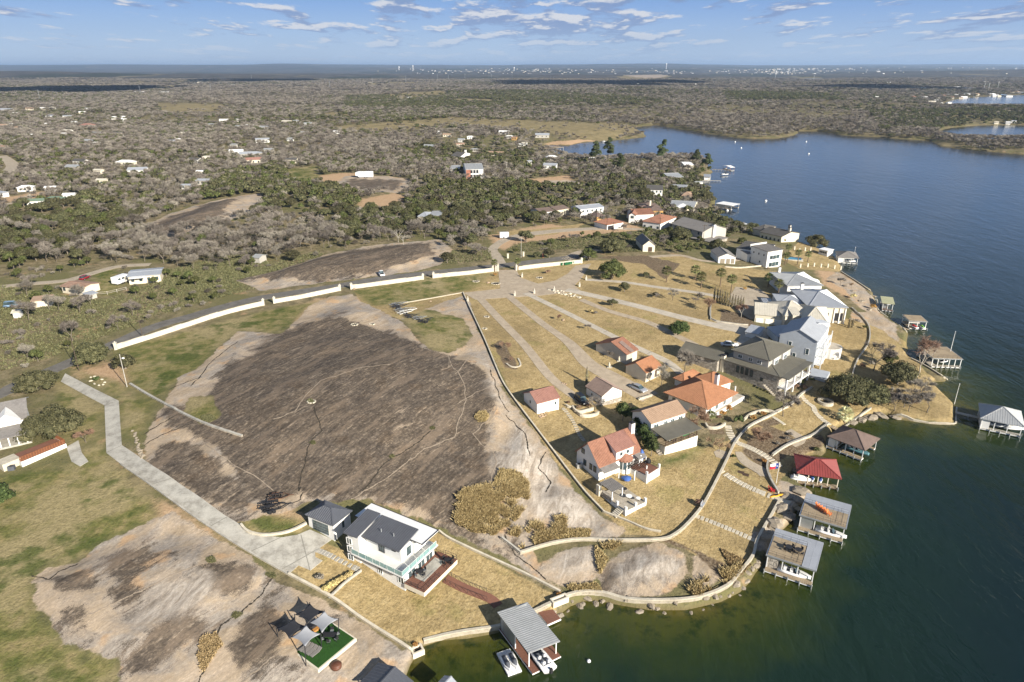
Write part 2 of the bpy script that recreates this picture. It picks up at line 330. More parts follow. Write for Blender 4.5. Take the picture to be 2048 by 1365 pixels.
TAN = [[(640, 224), (700, 226), (704, 236), (650, 234)], [(724, 166), (830, 163), (834, 168), (740, 170)], [(890, 196), (992, 200), (985, 206), (900, 203)], [(310, 172), (350, 171), (352, 176), (315, 177)], [(130, 262), (250, 256), (270, 262), (150, 268)], [(60, 300), (140, 292), (150, 297), (70, 305)], [(1230, 153), (1300, 151), (1345, 154), (1300, 160), (1250, 160)], [(0, 238), (70, 236), (60, 241), (0, 243)], [(705, 582), (845, 556), (990, 541), (1035, 541), (1162, 524), (1240, 520), (1370, 512), (1420, 530), (1560, 545), (1550, 640), (1500, 640), (1490, 700), (1450, 700), (1330, 850), (1400, 900), (1460, 880), (1530, 840), (1600, 790), (1660, 640), (1740, 640), (1815, 690), (1840, 735), (1910, 800), (1905, 850), (1790, 838), (1700, 835), (1655, 880), (1560, 960), (1560, 1010), (1500, 1120), (1460, 1160), (1330, 1075), (1250, 1070), (1180, 1000), (1110, 925), (1040, 820), (985, 715), (940, 610), (930, 590), (800, 640), (722, 605)],
 [(650, 1085), (730, 1120), (830, 1050), (870, 1065), (1110, 1190), (1110, 1220), (1000, 1258), (830, 1290), (780, 1270), (580, 1140), (620, 1100)],
 [(1600, 480), (1690, 520), (1680, 545), (1600, 540), (1560, 520)], [(1230, 540), (1370, 515), (1430, 540), (1560, 548), (1500, 560), (1300, 560)],
 [(480, 1030), (530, 1030), (600, 1045), (600, 1062), (560, 1070), (500, 1066)],
 [(640, 255), (900, 235), (1260, 250), (1290, 268), (1200, 282), (1060, 262), (900, 250), (760, 262)], [(310, 205), (450, 208), (440, 228), (330, 225)], [(760, 190), (880, 180), (900, 190), (800, 200)], [(1180, 445), (1110, 470), (1000, 478), (1020, 462), (1120, 455)],
 [(1810, 280), (1900, 286), (1960, 300), (1880, 293), (1860, 283), (1790, 274)], [(1900, 257), (1950, 250), (2048, 250), (2048, 255), (1920, 258)], [(250, 162), (420, 160), (400, 166), (260, 166)]]
GREEN = [[(295, 700), (440, 690), (400, 735), (350, 765), (305, 795), (262, 770)], [(-400, 900), (0, 950), (130, 930), (200, 870), (210, 900), (300, 1000), (310, 1020), (300, 1042), (200, 1088), (150, 1128), (92, 1135), (65, 1165), (70, 1210), (98, 1250), (130, 1290), (232, 1320), (238, 1365), (200, 1700), (-800, 1700)],
 [(110, 760), (150, 770), (205, 815), (200, 870), (130, 900), (120, 800)], [(150, 740), (230, 760), (260, 790), (310, 800), (290, 850), (270, 870), (235, 860), (235, 800)],
 [(230, 700), (530, 620), (700, 590), (620, 612), (590, 642), (560, 667), (480, 660), (440, 690), (395, 712), (340, 770), (260, 765)],
 [(370, 790), (430, 790), (440, 840), (395, 850), (360, 820)], [(800, 640), (850, 620), (930, 640), (945, 680), (900, 708), (850, 695), (820, 660)], [(705, 582), (845, 556), (990, 545), (940, 580), (800, 610), (740, 610)],
 [(1290, 930), (1400, 890), (1390, 920), (1330, 935)], [(180, 545), (230, 530), (240, 590), (200, 590)], [(480, 1030), (530, 1030), (600, 1045), (600, 1062), (560, 1070), (500, 1066)], [(640, 330), (560, 340), (600, 370), (640, 365)]]
DIRT = [[(625, 352), (690, 345), (760, 352), (690, 368), (640, 372)], [(715, 400), (790, 385), (820, 395), (790, 420), (720, 425)], [(980, 470), (1100, 448), (1180, 460), (1240, 440), (1290, 460), (1120, 478), (1040, 485), (1010, 500), (985, 495)],
 [(560, 620), (640, 596), (720, 592), (790, 640), (740, 655), (640, 640), (580, 645)], [(1370, 560), (1500, 560), (1560, 570), (1540, 600), (1420, 590)], [(1630, 540), (1690, 550), (1720, 575), (1750, 610), (1700, 600), (1650, 575)], [(1090, 285), (1160, 280), (1210, 280), (1160, 292), (1090, 300)],
 [(300, 1000), (345, 1010), (430, 1080), (330, 1040), (300, 1020)], [(440, 1040), (520, 1010), (600, 1010), (600, 1035), (480, 1045)], [(1050, 360), (1140, 350), (1150, 372), (1070, 376)], [(140, 745), (230, 720), (270, 745), (250, 770)], [(0, 395), (90, 380), (90, 392), (0, 405)]]
MULCH = [[(1482, 905), (1500, 874), (1530, 852), (1575, 868), (1600, 890), (1560, 922), (1530, 945)], [(1505, 850), (1545, 836), (1560, 848), (1530, 856)], [(1560, 900), (1640, 870), (1650, 890), (1590, 920)],
 [(1385, 1105), (1300, 1075), (1340, 1080), (1450, 1130), (1470, 1150), (1440, 1160)], [(1440, 620), (1490, 630), (1510, 650), (1500, 668), (1440, 655)], [(985, 690), (1000, 680), (1030, 720), (1035, 740), (1010, 735)], [(1330, 560), (1290, 530), (1190, 515), (1290, 512), (1360, 528)], [(1410, 850), (1440, 845), (1450, 870), (1420, 870)]]
NOTROCK = [[(800, 640), (850, 618), (925, 638), (945, 672), (925, 695), (895, 706), (865, 702), (835, 680)], [(375, 792), (425, 792), (440, 835), (400, 848), (365, 822)], [(300, 700), (395, 700), (440, 690), (400, 730), (350, 760), (310, 790), (265, 770)]]
A_rock = np.minimum(zone(ROCK, 9), -zone(NOTROCK, 9, 3.0, 10)); A_dark = zone(DARK, 12); A_pale = zone(PALE, 12); A_tan = zone(TAN, 9, 2.0); A_green = zone(GREEN, 10, 2.5); A_dirt = zone(DIRT, 10, 2.0, 8); A_mul = zone(MULCH, 6, 2.0, 8)
SLICK = [[(1196, 1150), (1225, 1115), (1300, 1092), (1365, 1115), (1372, 1150), (1330, 1175), (1250, 1190)], [(1010, 835), (1045, 845), (1085, 900), (1120, 950), (1165, 1010), (1190, 1035), (1185, 1060), (1120, 1055), (1060, 1045), (1000, 985), (975, 950), (995, 890)], [(1072, 1140), (1130, 1102), (1180, 1094), (1200, 1140), (1140, 1172)], [(965, 720), (985, 725), (1005, 790), (1035, 840), (1010, 835), (970, 790)], [(330, 1180), (420, 1140), (440, 1200), (350, 1250), (250, 1260)]]
A_slk = zone(SLICK, 6, 3.0)
# rock relief: swells, ledges and hollows (only where it is granite)
BUMP = [(ROCK[2], .8, 5.0), (ROCK[3], 1.0, 6.0), (ROCK[4], .7, 4.0), ([(1080, 1000), (1110, 965), (1150, 985), (1195, 1030), (1190, 1062), (1130, 1052)], 1.1, 3.5), ([(1195, 1035), (1235, 1055), (1228, 1074), (1190, 1070)], .8, 2.0), ([(1000, 900), (1040, 845), (1085, 900), (1100, 945), (1060, 965), (1010, 960)], 1.0, 5.0),
 ([(950, 760), (985, 735), (1020, 820), (1030, 850), (990, 880), (950, 840)], .9, 5.0), ([(65, 1165), (150, 1128), (300, 1060), (420, 1090), (500, 1115), (530, 1155), (430, 1230), (400, 1290), (240, 1340), (130, 1290), (70, 1210)], 1.3, 4.0), ([(470, 1300), (560, 1180), (690, 1240), (800, 1310), (760, 1400), (480, 1400)], 1.0, 4.0), ([(485, 558), (650, 512), (870, 484), (880, 520), (740, 550), (560, 572)], 2.0, 9.0), ([(285, 460), (420, 405), (510, 390), (500, 420), (400, 455), (330, 474)], 3.0, 14.0)]
for pl, a_, w_ in BUMP: HH = HH+a_*ssn(sdf(XX, YY, wpoly(pl), 16), -1.5, w_+1.5)
cr_, sr_ = math.cos(.86), math.sin(.86); XA = XX*cr_+YY*sr_; XB = -XX*sr_+YY*cr_
HH = HH+ssn(A_rock, 1.0, 8.0)*(0.75*vnoise(XA*.4, XB, 13, 51)+0.18*vnoise(XA*.45, XB, 6, 52))*ssn(SD, 3, 15)*(np.abs(YY-130) < 90)
rk = ssn(A_rock, 0.0, 3.0)*ssn(SD, 0.5, 5)
rel = 0.32*vnoise(XX, YY, 9, 21)+0.10*vnoise(XX, YY, 5, 23)
HH = HH+rk*rel*(1-0.6*ssn(A_tan, -2, 1))
# ------------------------------------------------ ground material, meshes, lake
def ground_mat():
    m, T = new_mat('ground_cover'); p = T.pos(); A = {k: T.attr(k) for k in ('rock', 'dark', 'pale', 'tan', 'green', 'dirt', 'mulch', 'shore', 'slick')}
    n1 = T.noise(0.35, p, 5, 0.62); n2 = T.noise(0.06, p, 4, 0.6); n3 = T.noise(2.2, p, 4, 0.6); n4 = T.noise(9.0, p, 3, 0.6)
    def edge(a, amp, w=0.35, nz=n1): return T.ss(T.m('ADD', a, T.m('MULTIPLY', T.m('SUBTRACT', nz, 0.5), amp)), -w, w)
    # rangeland under the scrub: olive grass, dead grass, bare caliche
    scr = T.ramp(n1, [(0.30, (0.095, 0.08, 0.048)), (0.45, (0.175, 0.145, 0.082)), (0.58, (0.245, 0.20, 0.12)), (0.72, (0.33, 0.26, 0.165))])
    scr = T.mix(T.ss(n2, 0.40, 0.62), scr, (0.15, 0.14, 0.062)); scr = T.mix(T.m('MULTIPLY', T.ss(n3, 0.52, 0.66), 0.6), scr, (0.05, 0.055, 0.028))
    scr = T.mix(T.m('MULTIPLY', T.ss(T.noise(0.13, p, 4, 0.65), 0.60, 0.70), 0.8), scr, (0.36, 0.24, 0.14))
    # distant woodland canopy
    sep = T.n('ShaderNodeSeparateXYZ', {'Vector': p}); yy = sep.outputs[1]
    f1 = T.noise(0.012, T.map(p, (1, 0.5, 1)), 6, 0.7); f2 = T.noise(0.0016, T.map(p, (1, 0.45, 1)), 5, 0.6); f3 = T.noise(0.1, p, 3, 0.7)
    wood = T.ramp(f1, [(0.32, (0.028, 0.033, 0.024)), (0.45, (0.062, 0.057, 0.048)), (0.6, (0.10, 0.088, 0.07)), (0.75, (0.155, 0.135, 0.10))])
    wood = T.mix(T.ss(f2, 0.50, 0.60), wood, T.mix(f3, (0.02, 0.027, 0.016), (0.055, 0.058, 0.034)))
    wood = T.mix(T.m('MULTIPLY', T.ss(T.noise(0.0035, T.map(p, (1, 0.35, 1)), 5, 0.62), 0.60, 0.67), 0.75), wood, (0.24, 0.20, 0.115))
    c = T.mix(T.ss(yy, 900, 3000), scr, wood)
    # dirt and mulch
    dirt = T.ramp(n3, [(0.3, (0.34, 0.22, 0.125)), (0.7, (0.52, 0.37, 0.235))])
    c = T.mix(edge(A['dirt'], 9.0, 2.0), c, dirt)
    # dormant lawn, mown in stripes, with tired and thicker patches
    st = T.n('ShaderNodeTexWave', {'Vector': T.map(p, (1, 1, 1), (0, 0, 0.55)), 'Scale': 0.16, 'Distortion': 2.5, 'Detail': 2.0, 'Detail Scale': 0.6}).outputs[1]
    tan = T.ramp(T.m('ADD', T.m('MULTIPLY', n1, 0.5), T.m('MULTIPLY', n3, 0.5)), [(0.33, (0.22, 0.165, 0.078)), (0.5, (0.37, 0.28, 0.14)), (0.68, (0.47, 0.365, 0.20))])
    tan = T.mix(T.m('MULTIPLY', T.ss(n2, 0.5, 0.66), 0.55), tan, (0.21, 0.16, 0.08)); tan = T.mix(T.m('MULTIPLY', st, 0.16), tan, (0.23, 0.16, 0.07))
    tan = T.mix(T.m('MULTIPLY', T.ss(T.noise(0.11, p, 4, 0.65), 0.56, 0.66), 0.35), tan, (0.20, 0.19, 0.06))
    grn = T.ramp(n1, [(0.3, (0.075, 0.092, 0.026)), (0.48, (0.155, 0.15, 0.052)), (0.62, (0.24, 0.20, 0.09)), (0.75, (0.31, 0.24, 0.13))])
    grn = T.mix(T.ss(T.noise(0.07, p, 4, 0.6), 0.46, 0.60), grn, T.mix(n3, (0.25, 0.205, 0.10), (0.32, 0.265, 0.145)))
    grn = T.mix(T.m('MULTIPLY', T.ss(T.noise(0.09, T.map(p, loc=(40, 9, 0)), 4, 0.6), 0.54, 0.64), 0.8), grn, (0.06, 0.085, 0.018))
    tan = T.mix(1.0, tan, T.ramp(T.noise(1.4, T.map(p, rot=(0, 0, .5)), 7, .8), [(.35, (.68, .68, .66)), (.5, (1, 1, 1)), (.65, (1.22, 1.2, 1.16))]), 'MULTIPLY'); tan = T.mix(T.m('MULTIPLY', T.ss(yy, 350, 600), .75), tan, T.ramp(f3, [(.35, (.13, .115, .06)), (.65, (.25, .21, .12))]))
    grn = T.mix(1.0, grn, T.ramp(T.noise(1.1, p, 7, .8), [(.35, (.66, .68, .64)), (.5, (1, 1, 1)), (.65, (1.2, 1.2, 1.16))]), 'MULTIPLY')
    c = T.mix(edge(A['tan'], 0.9, 0.25), c, tan); c = T.mix(edge(A['green'], 6.0, 2.2), c, grn)
    # granite: pink and grey ground mass, dark lichen varnish in streaks, pale scars
    sv = T.map(T.map(p, rot=(0, 0, -1.03)), (0.24, 1, 1)); s1 = T.noise(0.30, sv, 6, 0.68, 0.8); s2 = T.m('ADD', T.m('MULTIPLY', T.noise(1.3, sv, 5, 0.7), .55), T.m('MULTIPLY', T.noise(1.7, p, 6, .7), .45)); s3 = T.noise(0.10, p, 5, 0.62, 0.6)
    rb = T.ramp(s1, [(0.28, (0.20, 0.155, 0.11)), (0.42, (0.34, 0.27, 0.19)), (0.55, (0.42, 0.335, 0.245)), (0.7, (0.50, 0.415, 0.32))])
    rb = T.mix(T.m('MULTIPLY', T.ss(s3, 0.42, 0.6), 0.8), rb, T.ramp(s2, [(0.38, (0.21, 0.185, 0.165)), (0.6, (0.38, 0.345, 0.30))]))
    rb = T.mix(T.m('MULTIPLY', T.ss(T.noise(0.17, p, 3, 0.6), 0.56, 0.68), 0.7), rb, (0.46, 0.30, 0.165))
    dk = T.ramp(s2, [(0.38, (0.034, 0.028, 0.023)), (0.46, (0.066, 0.053, 0.042)), (0.54, (0.115, 0.092, 0.070)), (0.63, (0.25, 0.20, 0.15))])
    dk = T.mix(T.m('MULTIPLY', T.ss(T.noise(0.22, sv, 6, 0.72), 0.50, 0.62), .75), dk, (0.19, 0.145, 0.105)); dk = T.mix(T.m('MULTIPLY', T.ss(T.noise(0.5, sv, 6, .75), .60, .66), .8), dk, (.33, .265, .195))
    dm = T.m('ADD', T.m('ADD', T.m('MULTIPLY', A['dark'], 0.5), T.m('MULTIPLY', T.m('MINIMUM', T.m('MAXIMUM', A['dark'], 0.0), 2.5), 1.3)), T.m('MULTIPLY', T.m('SUBTRACT', s1, 0.46), 14.0))
    dm = T.m('ADD', dm, T.m('MULTIPLY', T.m('SUBTRACT', s3, 0.5), 14.0)); dm = T.m('ADD', dm, T.m('MULTIPLY', T.m('SUBTRACT', n4, 0.5), 7.0))
    pm = T.m('ADD', A['pale'], T.m('MULTIPLY', T.m('SUBTRACT', n1, 0.5), 9.0))
    dm = T.m('SUBTRACT', dm, T.m('MULTIPLY', T.ss(pm, -3.0, 2.5), 1.0))
    rc = T.mix(T.m('MULTIPLY', T.ss(dm, -0.4, 1.6), 0.93), rb, dk)
    fl = T.n('ShaderNodeTexVoronoi', {'Vector': T.map(T.map(p, rot=(0, 0, -1.03)), (.6, 1, 1)), 'Scale': 0.9}).outputs[0]
    rc = T.mix(T.m('MULTIPLY', T.ss(T.m('ADD', fl, T.m('MULTIPLY', n4, 0.3)), 0.33, 0.22), 0.45), rc, (0.36, 0.30, 0.235))
    lt = T.ramp(T.noise(0.55, T.map(T.map(p, rot=(0, 0, -1.35)), (.3, 1, 1)), 6, .7, 1.2), [(.3, (.16, .13, .10)), (.42, (.32, .275, .225)), (.55, (.47, .415, .35)), (.7, (.62, .57, .50))]); rc = T.mix(T.m('MULTIPLY', T.ss(T.m('ADD', A['slick'], T.m('MULTIPLY', T.m('SUBTRACT', s3, .5), 9.0)), -1.0, 3.0), .85), rc, lt)
    n5 = T.noise(2.9, T.map(T.map(p, rot=(0, 0, -1.03)), (.55, 1, 1)), 7, 0.85); rc = T.mix(1.0, rc, T.ramp(n5, [(.34, (.68, .68, .68)), (.47, (.94, .94, .94)), (.56, (1.06, 1.05, 1.04)), (.66, (1.5, 1.46, 1.4))]), 'MULTIPLY'); rc = T.mix(T.ss(T.noise(5.0, p, 4, .8), .66, .72), rc, (.40, .335, .27))
    c = T.mix(edge(A['rock'], 3.0, 0.25), c, rc)
    mul = T.ramp(n3, [(0.3, (0.07, 0.05, 0.033)), (0.5, (0.15, 0.11, 0.07)), (0.7, (0.27, 0.22, 0.155))]); c = T.mix(edge(A['mulch'], 1.2, 0.3), c, mul)
    # wet, weedy margin and lake bed
    c = T.mix(T.ss(A['shore'], 0.9, 0.1), c, T.mix(n3, (0.06, 0.055, 0.02), (0.24, 0.19, 0.10)))
    rel = T.m('ADD', T.m('MULTIPLY', n3, 0.6), T.m('MULTIPLY', n4, 0.25)); rel = T.m('ADD', rel, T.m('MULTIPLY', s2, 0.8))
    b = T.bump(rel, T.m('SUBTRACT', 0.95, T.m('MULTIPLY', T.ss(A['rock'], 0, 1), .70)), 0.26)
    return finish(m, T, c, 0.93, 0.12, 0, b)
M_ground = ground_mat()
def water_mat():
    m, T = new_mat('lake_water'); p = T.pos(); a = T.attr('shore')
    e = T.m('ADD', a, T.m('MULTIPLY', T.m('SUBTRACT', T.noise(0.12, p, 4, 0.6), 0.5), 13.0))
    f = T.m('MULTIPLY', e, -1.0)
    c = T.ramp(T.n('ShaderNodeMapRange', {'Value': f, 'From Min': -3.0, 'From Max': 40.0}).outputs[0],
        [(0.0, (0.105, 0.085, 0.018)), (0.13, (0.052, 0.058, 0.010)), (0.28, (0.022, 0.036, 0.009)), (0.45, (0.008, 0.021, 0.0125)), (1.0, (0.004, 0.0135, 0.0135))])
    c = T.mix(T.m('MULTIPLY', T.ss(T.noise(0.35, p, 5, 0.65), 0.45, 0.7), T.ss(f, 16, 2)), c, (0.016, 0.028, 0.006))
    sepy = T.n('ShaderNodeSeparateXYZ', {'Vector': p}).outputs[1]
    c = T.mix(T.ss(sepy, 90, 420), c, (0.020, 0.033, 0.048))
    v = T.map(p, (1.0, 0.42, 1), (0, 0, -0.55)); w1 = T.noise(0.62, v, 3, 0.55, 0.6); w2 = T.noise(0.17, v, 3, 0.55, 0.5); w3 = T.noise(2.3, v, 2, 0.5)
    h = T.m('ADD', T.m('MULTIPLY', w1, 0.55), T.m('MULTIPLY', w2, 1.5)); h = T.m('ADD', h, T.m('MULTIPLY', w3, 0.10))
    gust = T.m('ADD', 0.35, T.m('MULTIPLY', T.noise(0.018, T.map(p, (1, 0.5, 1)), 3, 0.6), 0.9))
    nb = T.n('ShaderNodeBump', {'Height': T.m('MULTIPLY', h, gust), 'Strength': 0.5, 'Distance': 0.45}).outputs[0]
    pr = T.n('ShaderNodeBsdfPrincipled', {'Base Color': c, 'Roughness': 0.09, 'Normal': nb, 'IOR': 1.333})
    pr.inputs['Specular IOR Level'].default_value = 0.5
    T.n('ShaderNodeOutputMaterial', {'Surface': pr.outputs[0]}); return m
M_water = water_mat()
def sub_mesh(name, mask, attrs, Z_, mt, smooth=True):
    """faces of the grid where mask (NV-1,NU-1) is set, as one object"""
    jj, ii = np.nonzero(mask); a = jj*NU+ii; F = np.stack([a, a+1, a+NU+1, a+NU], 1)
    u, inv = np.unique(F.ravel(), return_inverse=True); F = inv.reshape(F.shape)
    V = np.stack([XX.ravel()[u], YY.ravel()[u], Z_.ravel()[u]], 1); me = np_mesh(name, V, F, mt, smooth)
    for k, g in attrs.items():
        at = me.attributes.new(k, 'FLOAT', 'POINT'); at.data.foreach_set('value', g.ravel()[u].astype(np.float32))
    return link(bpy.data.objects.new(name, me))
ATT = dict(rock=A_rock, dark=A_dark, pale=A_pale, tan=A_tan, green=A_green, dirt=A_dirt, mulch=A_mul, slick=A_slk, shore=np.clip(SD, -50, 10))
def fc(a): return (a[:-1, :-1]+a[1:, :-1]+a[:-1, 1:]+a[1:, 1:])/4
ymid = fc(YY); under = fc(SD) < -14
isrock = (fc(A_rock) > 0) & (ymid < 1500); islawn = (~isrock) & ((fc(A_tan) > 0) | (fc(A_green) > 0)) & (ymid < 1000); ishill = ymid > 4200
rest = ~(isrock | islawn | ishill | under)
for nm, mk in (('granite_outcrop', isrock & ~under), ('lawn', islawn & ~under), ('ground', rest), ('hills', ishill)):
    tag(sub_mesh(nm, mk, ATT, HH, M_ground), kind='structure')
# skirt that carries the land on behind and beside the camera
g = G(); yb = ys[0]; xs_ = [us[0]*yb, us[-1]*yb]
for (xa, xb, ya, yb2) in ((-60000, 60000, -20000, -40.0),): g.add([(xa, ya, -0.6), (xb, ya, -0.6), (xb, yb2, -0.6), (xa, yb2, -0.6)], [(0, 1, 2, 3)])
g.add([(-60000, -40, -0.6), (60000, -40, -0.6), (60000, 44000, -0.6), (ys[-1]*us[-1], ys[-1], -0.6), (us[-1]*yb, yb, -0.6), (us[0]*yb, yb, -0.6), (ys[-1]*us[0], ys[-1], -0.6), (-60000, 44000, -0.6)], [(0, 1, 4, 5), (1, 2, 3, 4), (0, 5, 6, 7)])
tag(g.obj('lake_bed', mat('bed_silt', (0.09, 0.075, 0.045), 0.95)), kind='structure')
wm = fc(SD) < 3.0; wm &= ymid < 12000
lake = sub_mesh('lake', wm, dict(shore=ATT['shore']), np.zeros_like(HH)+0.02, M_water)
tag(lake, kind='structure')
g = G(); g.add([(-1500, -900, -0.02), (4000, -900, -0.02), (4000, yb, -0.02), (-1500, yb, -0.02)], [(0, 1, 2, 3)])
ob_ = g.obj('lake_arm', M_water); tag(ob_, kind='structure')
# air
hm = bpy.data.materials.new('haze_air'); hm.use_nodes = True; hm.node_tree.nodes.clear(); T = NT(hm.node_tree)
pv = T.n('ShaderNodeVolumePrincipled', {'Color': (0.50, 0.70, 1.0, 1), 'Density': HAZE_D, 'Anisotropy': 0.15}); T.n('ShaderNodeOutputMaterial', {'Volume': pv.outputs[0]})
g = G(); g.box((0, 23000, 100), (132000, 88000, 220)); hz_ob = g.obj('haze', hm); tag(hz_ob, kind='stuff')
# ------------------------------------------------ roads, paths, low walls (draped on the ground)
from mathutils.geometry import delaunay_2d_cdt
EXC = []      # world segments kept free of trees: (x1,y1,x2,y2,r)
def wline(px, step=1.5, smooth=True):
    p = np.array(px, float)
    if smooth and len(p) > 2:
        q = []
        for i in range(len(p)-1):
            p0, p1, p2, p3 = p[max(i-1, 0)], p[i], p[i+1], p[min(i+2, len(p)-1)]
            for t in (0, .25, .5, .75): q.append(0.5*(2*p1+(p2-p0)*t+(2*p0-5*p1+4*p2-p3)*t*t+(3*p1-p0-3*p2+p3)*t**3))
        q.append(p[-1]); p = np.array(q)
    x, y, z = hit(p[:, 0], p[:, 1]); w = np.stack([x, y], 1); out = [w[0]]
    for a, b in zip(w[:-1], w[1:]):
        L = np.hypot(*(b-a)); k = max(1, int(L/step)); out += [a+(b-a)*(i+1)/k for i in range(k)]
    return np.array(out)
def keep(w, r):
    for a, b in zip(w[:-1], w[1:]): EXC.append((*a, *b, r))
def normals(w):
    d_ = np.gradient(w, axis=0); d_ /= np.maximum(np.hypot(d_[:, 0], d_[:, 1])[:, None], 1e-6); return np.stack([-d_[:, 1], d_[:, 0]], 1)
def strip(name, px, width, mt, off=0.05, smooth=True, tw=None, clear=1.0, rough=0.0):
    w = wline(px, 1.2, smooth); n = normals(w); k = len(w); ws = np.full(k, width/2)
    if tw: ws = np.interp(np.linspace(0, 1, k), np.linspace(0, 1, len(tw)), np.array(tw)/2)
    if rough: ws = ws*(1+np.random.uniform(-rough, rough, k))
    g = G(); rows = 5
    for i in range(k):
        for j in range(rows):
            q = w[i]+n[i]*ws[i]*(j/(rows-1)*2-1); g.V.append((q[0], q[1], Hz(*q)+off))
    for i in range(k-1):
        for j in range(rows-1): a = i*rows+j; g.F.append((a, a+1, a+rows+1, a+rows)); g.M.append(0)
    # a real edge down into the ground
    for j in (0, rows-1):
        b = len(g.V)
        for i in range(k): v = g.V[i*rows+j]; g.V.append((v[0], v[1], v[2]-off-0.3))
        for i in range(k-1): g.F.append((i*rows+j, (i+1)*rows+j, b+i+1, b+i)); g.M.append(0)
    o = g.obj(name, mt)
    if clear is not None: keep(w, max(ws)+clear)
    return o
def sheet(name, px, mt, off=0.05, step=1.6, world=None, flatz=None, clear=True):
    """draped polygon"""
    w = np.array(world) if world is not None else wpoly(px); pts = []; 
    for a, b in zip(w, np.roll(w, -1, 0)):
        L = np.hypot(*(b-a)); k = max(1, int(L/step)); pts += [tuple(a+(b-a)*i/k) for i in range(k)]
    nb = len(pts); lo, hi = w.min(0), w.max(0); gx, gy = np.meshgrid(np.arange(lo[0], hi[0], step), np.arange(lo[1], hi[1], step)); gx = gx.ravel(); gy = gy.ravel()
    s = sdf(gx, gy, w); ins = s > step*0.4; pts += list(zip(gx[ins], gy[ins]))
    vs, es, fs, *_ = delaunay_2d_cdt([Vector(p) for p in pts], [(i, (i+1) % nb) for i in range(nb)], [], 1, 1e-4)
    g = G(); g.V = [(v.x, v.y, (Hz(v.x, v.y) if flatz is None else flatz)+off) for v in vs]; g.F = [tuple(f) for f in fs]; g.M = [0]*len(fs); b = len(g.V)
    cnt = {}
    for f in g.F:
        for i in range(3):
            e = (f[i], f[(i+1) % 3]); cnt[e] = 1
    for (p_, q) in [e for e in cnt if (e[1], e[0]) not in cnt]:
        v1, v2 = g.V[p_], g.V[q]; k = len(g.V); g.V += [(v1[0], v1[1], v1[2]-off-.3), (v2[0], v2[1], v2[2]-off-.3)]; g.F.append((q, p_, k, k+1)); g.M.append(0)
    if clear: EXC.extend([(*a, *b2, 1.5) for a, b2 in zip(w, np.roll(w, -1, 0))]); POLYX.append(w)
    return g.obj(name, mt)
POLYX = []
M_asph = mat('worn_asphalt', (0.155, 0.145, 0.13), 0.9, 0.2, 0.5, bump=0.4, bscale=30)
M_conc = mat('pale_concrete', (0.42, 0.40, 0.35), 0.85, 0.2, 0.45, bump=0.2)
M_conc2 = mat('old_concrete', (0.46, 0.41, 0.335), 0.88, 0.16, 0.35, bump=0.3)
M_paver = mat('drive_pavers', (0.40, 0.33, 0.245), 0.9, 0.16, 0.5, bump=0.5, bscale=8)
M_gravel = mat('loose_gravel', (0.40, 0.34, 0.26), 0.95, 0.25, 4, bump=0.8, bscale=12)
M_lime = mat('white_limestone', (0.55, 0.50, 0.40), 0.88, 0.16, 0.9, bump=0.8, bscale=6)
M_cream = mat('cream_stone', (0.41, 0.365, 0.285), 0.88, 0.2, 0.8, bump=0.7, bscale=6)
M_joint = mat('dark_joint', (0.07, 0.062, 0.05), 0.95)
def st(o): return tag(o, kind='structure')
ROAD = [(-260, 890), (-100, 828), (0, 786), (35, 768), (117, 733), (150, 719), (234, 684), (281, 663), (322, 648), (381, 632), (439, 615), (513, 597), (600, 583), (676, 572), (755, 558), (851, 547), (980, 534), (1027, 529), (1100, 520), (1180, 512)]
st(strip('road', ROAD, 5.0, M_asph, 0.06, tw=[4.6, 5.2, 5.2]))
st(strip('road', [(1000, 528), (992, 512), (985, 498), (1010, 480), (1050, 470), (1120, 462), (1200, 458), (1290, 460)], 4.2, M_gravel, 0.05, tw=[5, 4, 7, 6, 4]))
st(sheet('driveway', [(120, 762), (207.5, 810), (211, 905), (239, 927), (303, 971), (388, 1033), (480, 1093), (575, 1149), (577, 1147), (595, 1131), (619, 1141), (643, 1121.6), (629, 1114.6), (628, 1102), (662, 1079), (618, 1059.5), (592.5, 1070), (562, 1075), (527, 1071), (503, 1066.5), (480, 1050), (447, 1030), (305, 932), (242, 890), (236, 801), (129, 746)], M_conc, 0.09))
st(sheet('driveway', [(131, 893), (155, 880), (162, 905), (175, 922), (158, 932), (141, 922)], M_conc, 0.07))
M_joint2 = mat('slab_joint', (0.24, 0.23, 0.2), 0.9)
for a, b in (((207, 810), (236, 801)), ((211, 905), (242, 890)), ((300, 969), (340, 957)), ((420, 1052), (452, 1034)), ((500, 1103), (560, 1075)), ((560, 1140), (628, 1102)), ((618, 1141), (600, 1070))):
    st(strip('expansion_joint', [a, b], 0.16, M_joint2, 0.10, False, clear=None))
st(sheet('driveway', [(925, 586), (1000, 578), (996, 545), (992, 541), (1032, 540), (1040, 556), (1075, 568), (1110, 562), (1135, 548), (1150, 532), (1182, 528), (1172, 542), (1160, 560), (1148, 572), (1160, 582), (1080, 592), (1010, 596), (950, 600)], M_paver, 0.05))
lanes = [([(958, 596), (1000, 641), (1050, 693), (1095, 750), (1130, 781), (1168, 806)], 3.3, M_paver), ([(1015, 592), (1083, 647), (1137, 686), (1176, 728), (1215, 751), (1260, 776), (1300, 796)], 3.4, M_paver),
 ([(1051, 587), (1117, 619), (1171, 646), (1220, 671), (1274, 697), (1332, 724), (1362, 749)], 3.0, M_conc2), ([(1132, 580), (1220, 600), (1293, 618), (1366, 637), (1439, 654), (1490, 664)], 4.4, M_conc2),
 ([(1161, 600), (1220, 624), (1293, 645), (1342, 668), (1391, 692)], 3.0, M_paver), ([(1170, 560), (1244, 565), (1317, 576), (1403, 588), (1440, 596)], 3.2, M_conc2)]
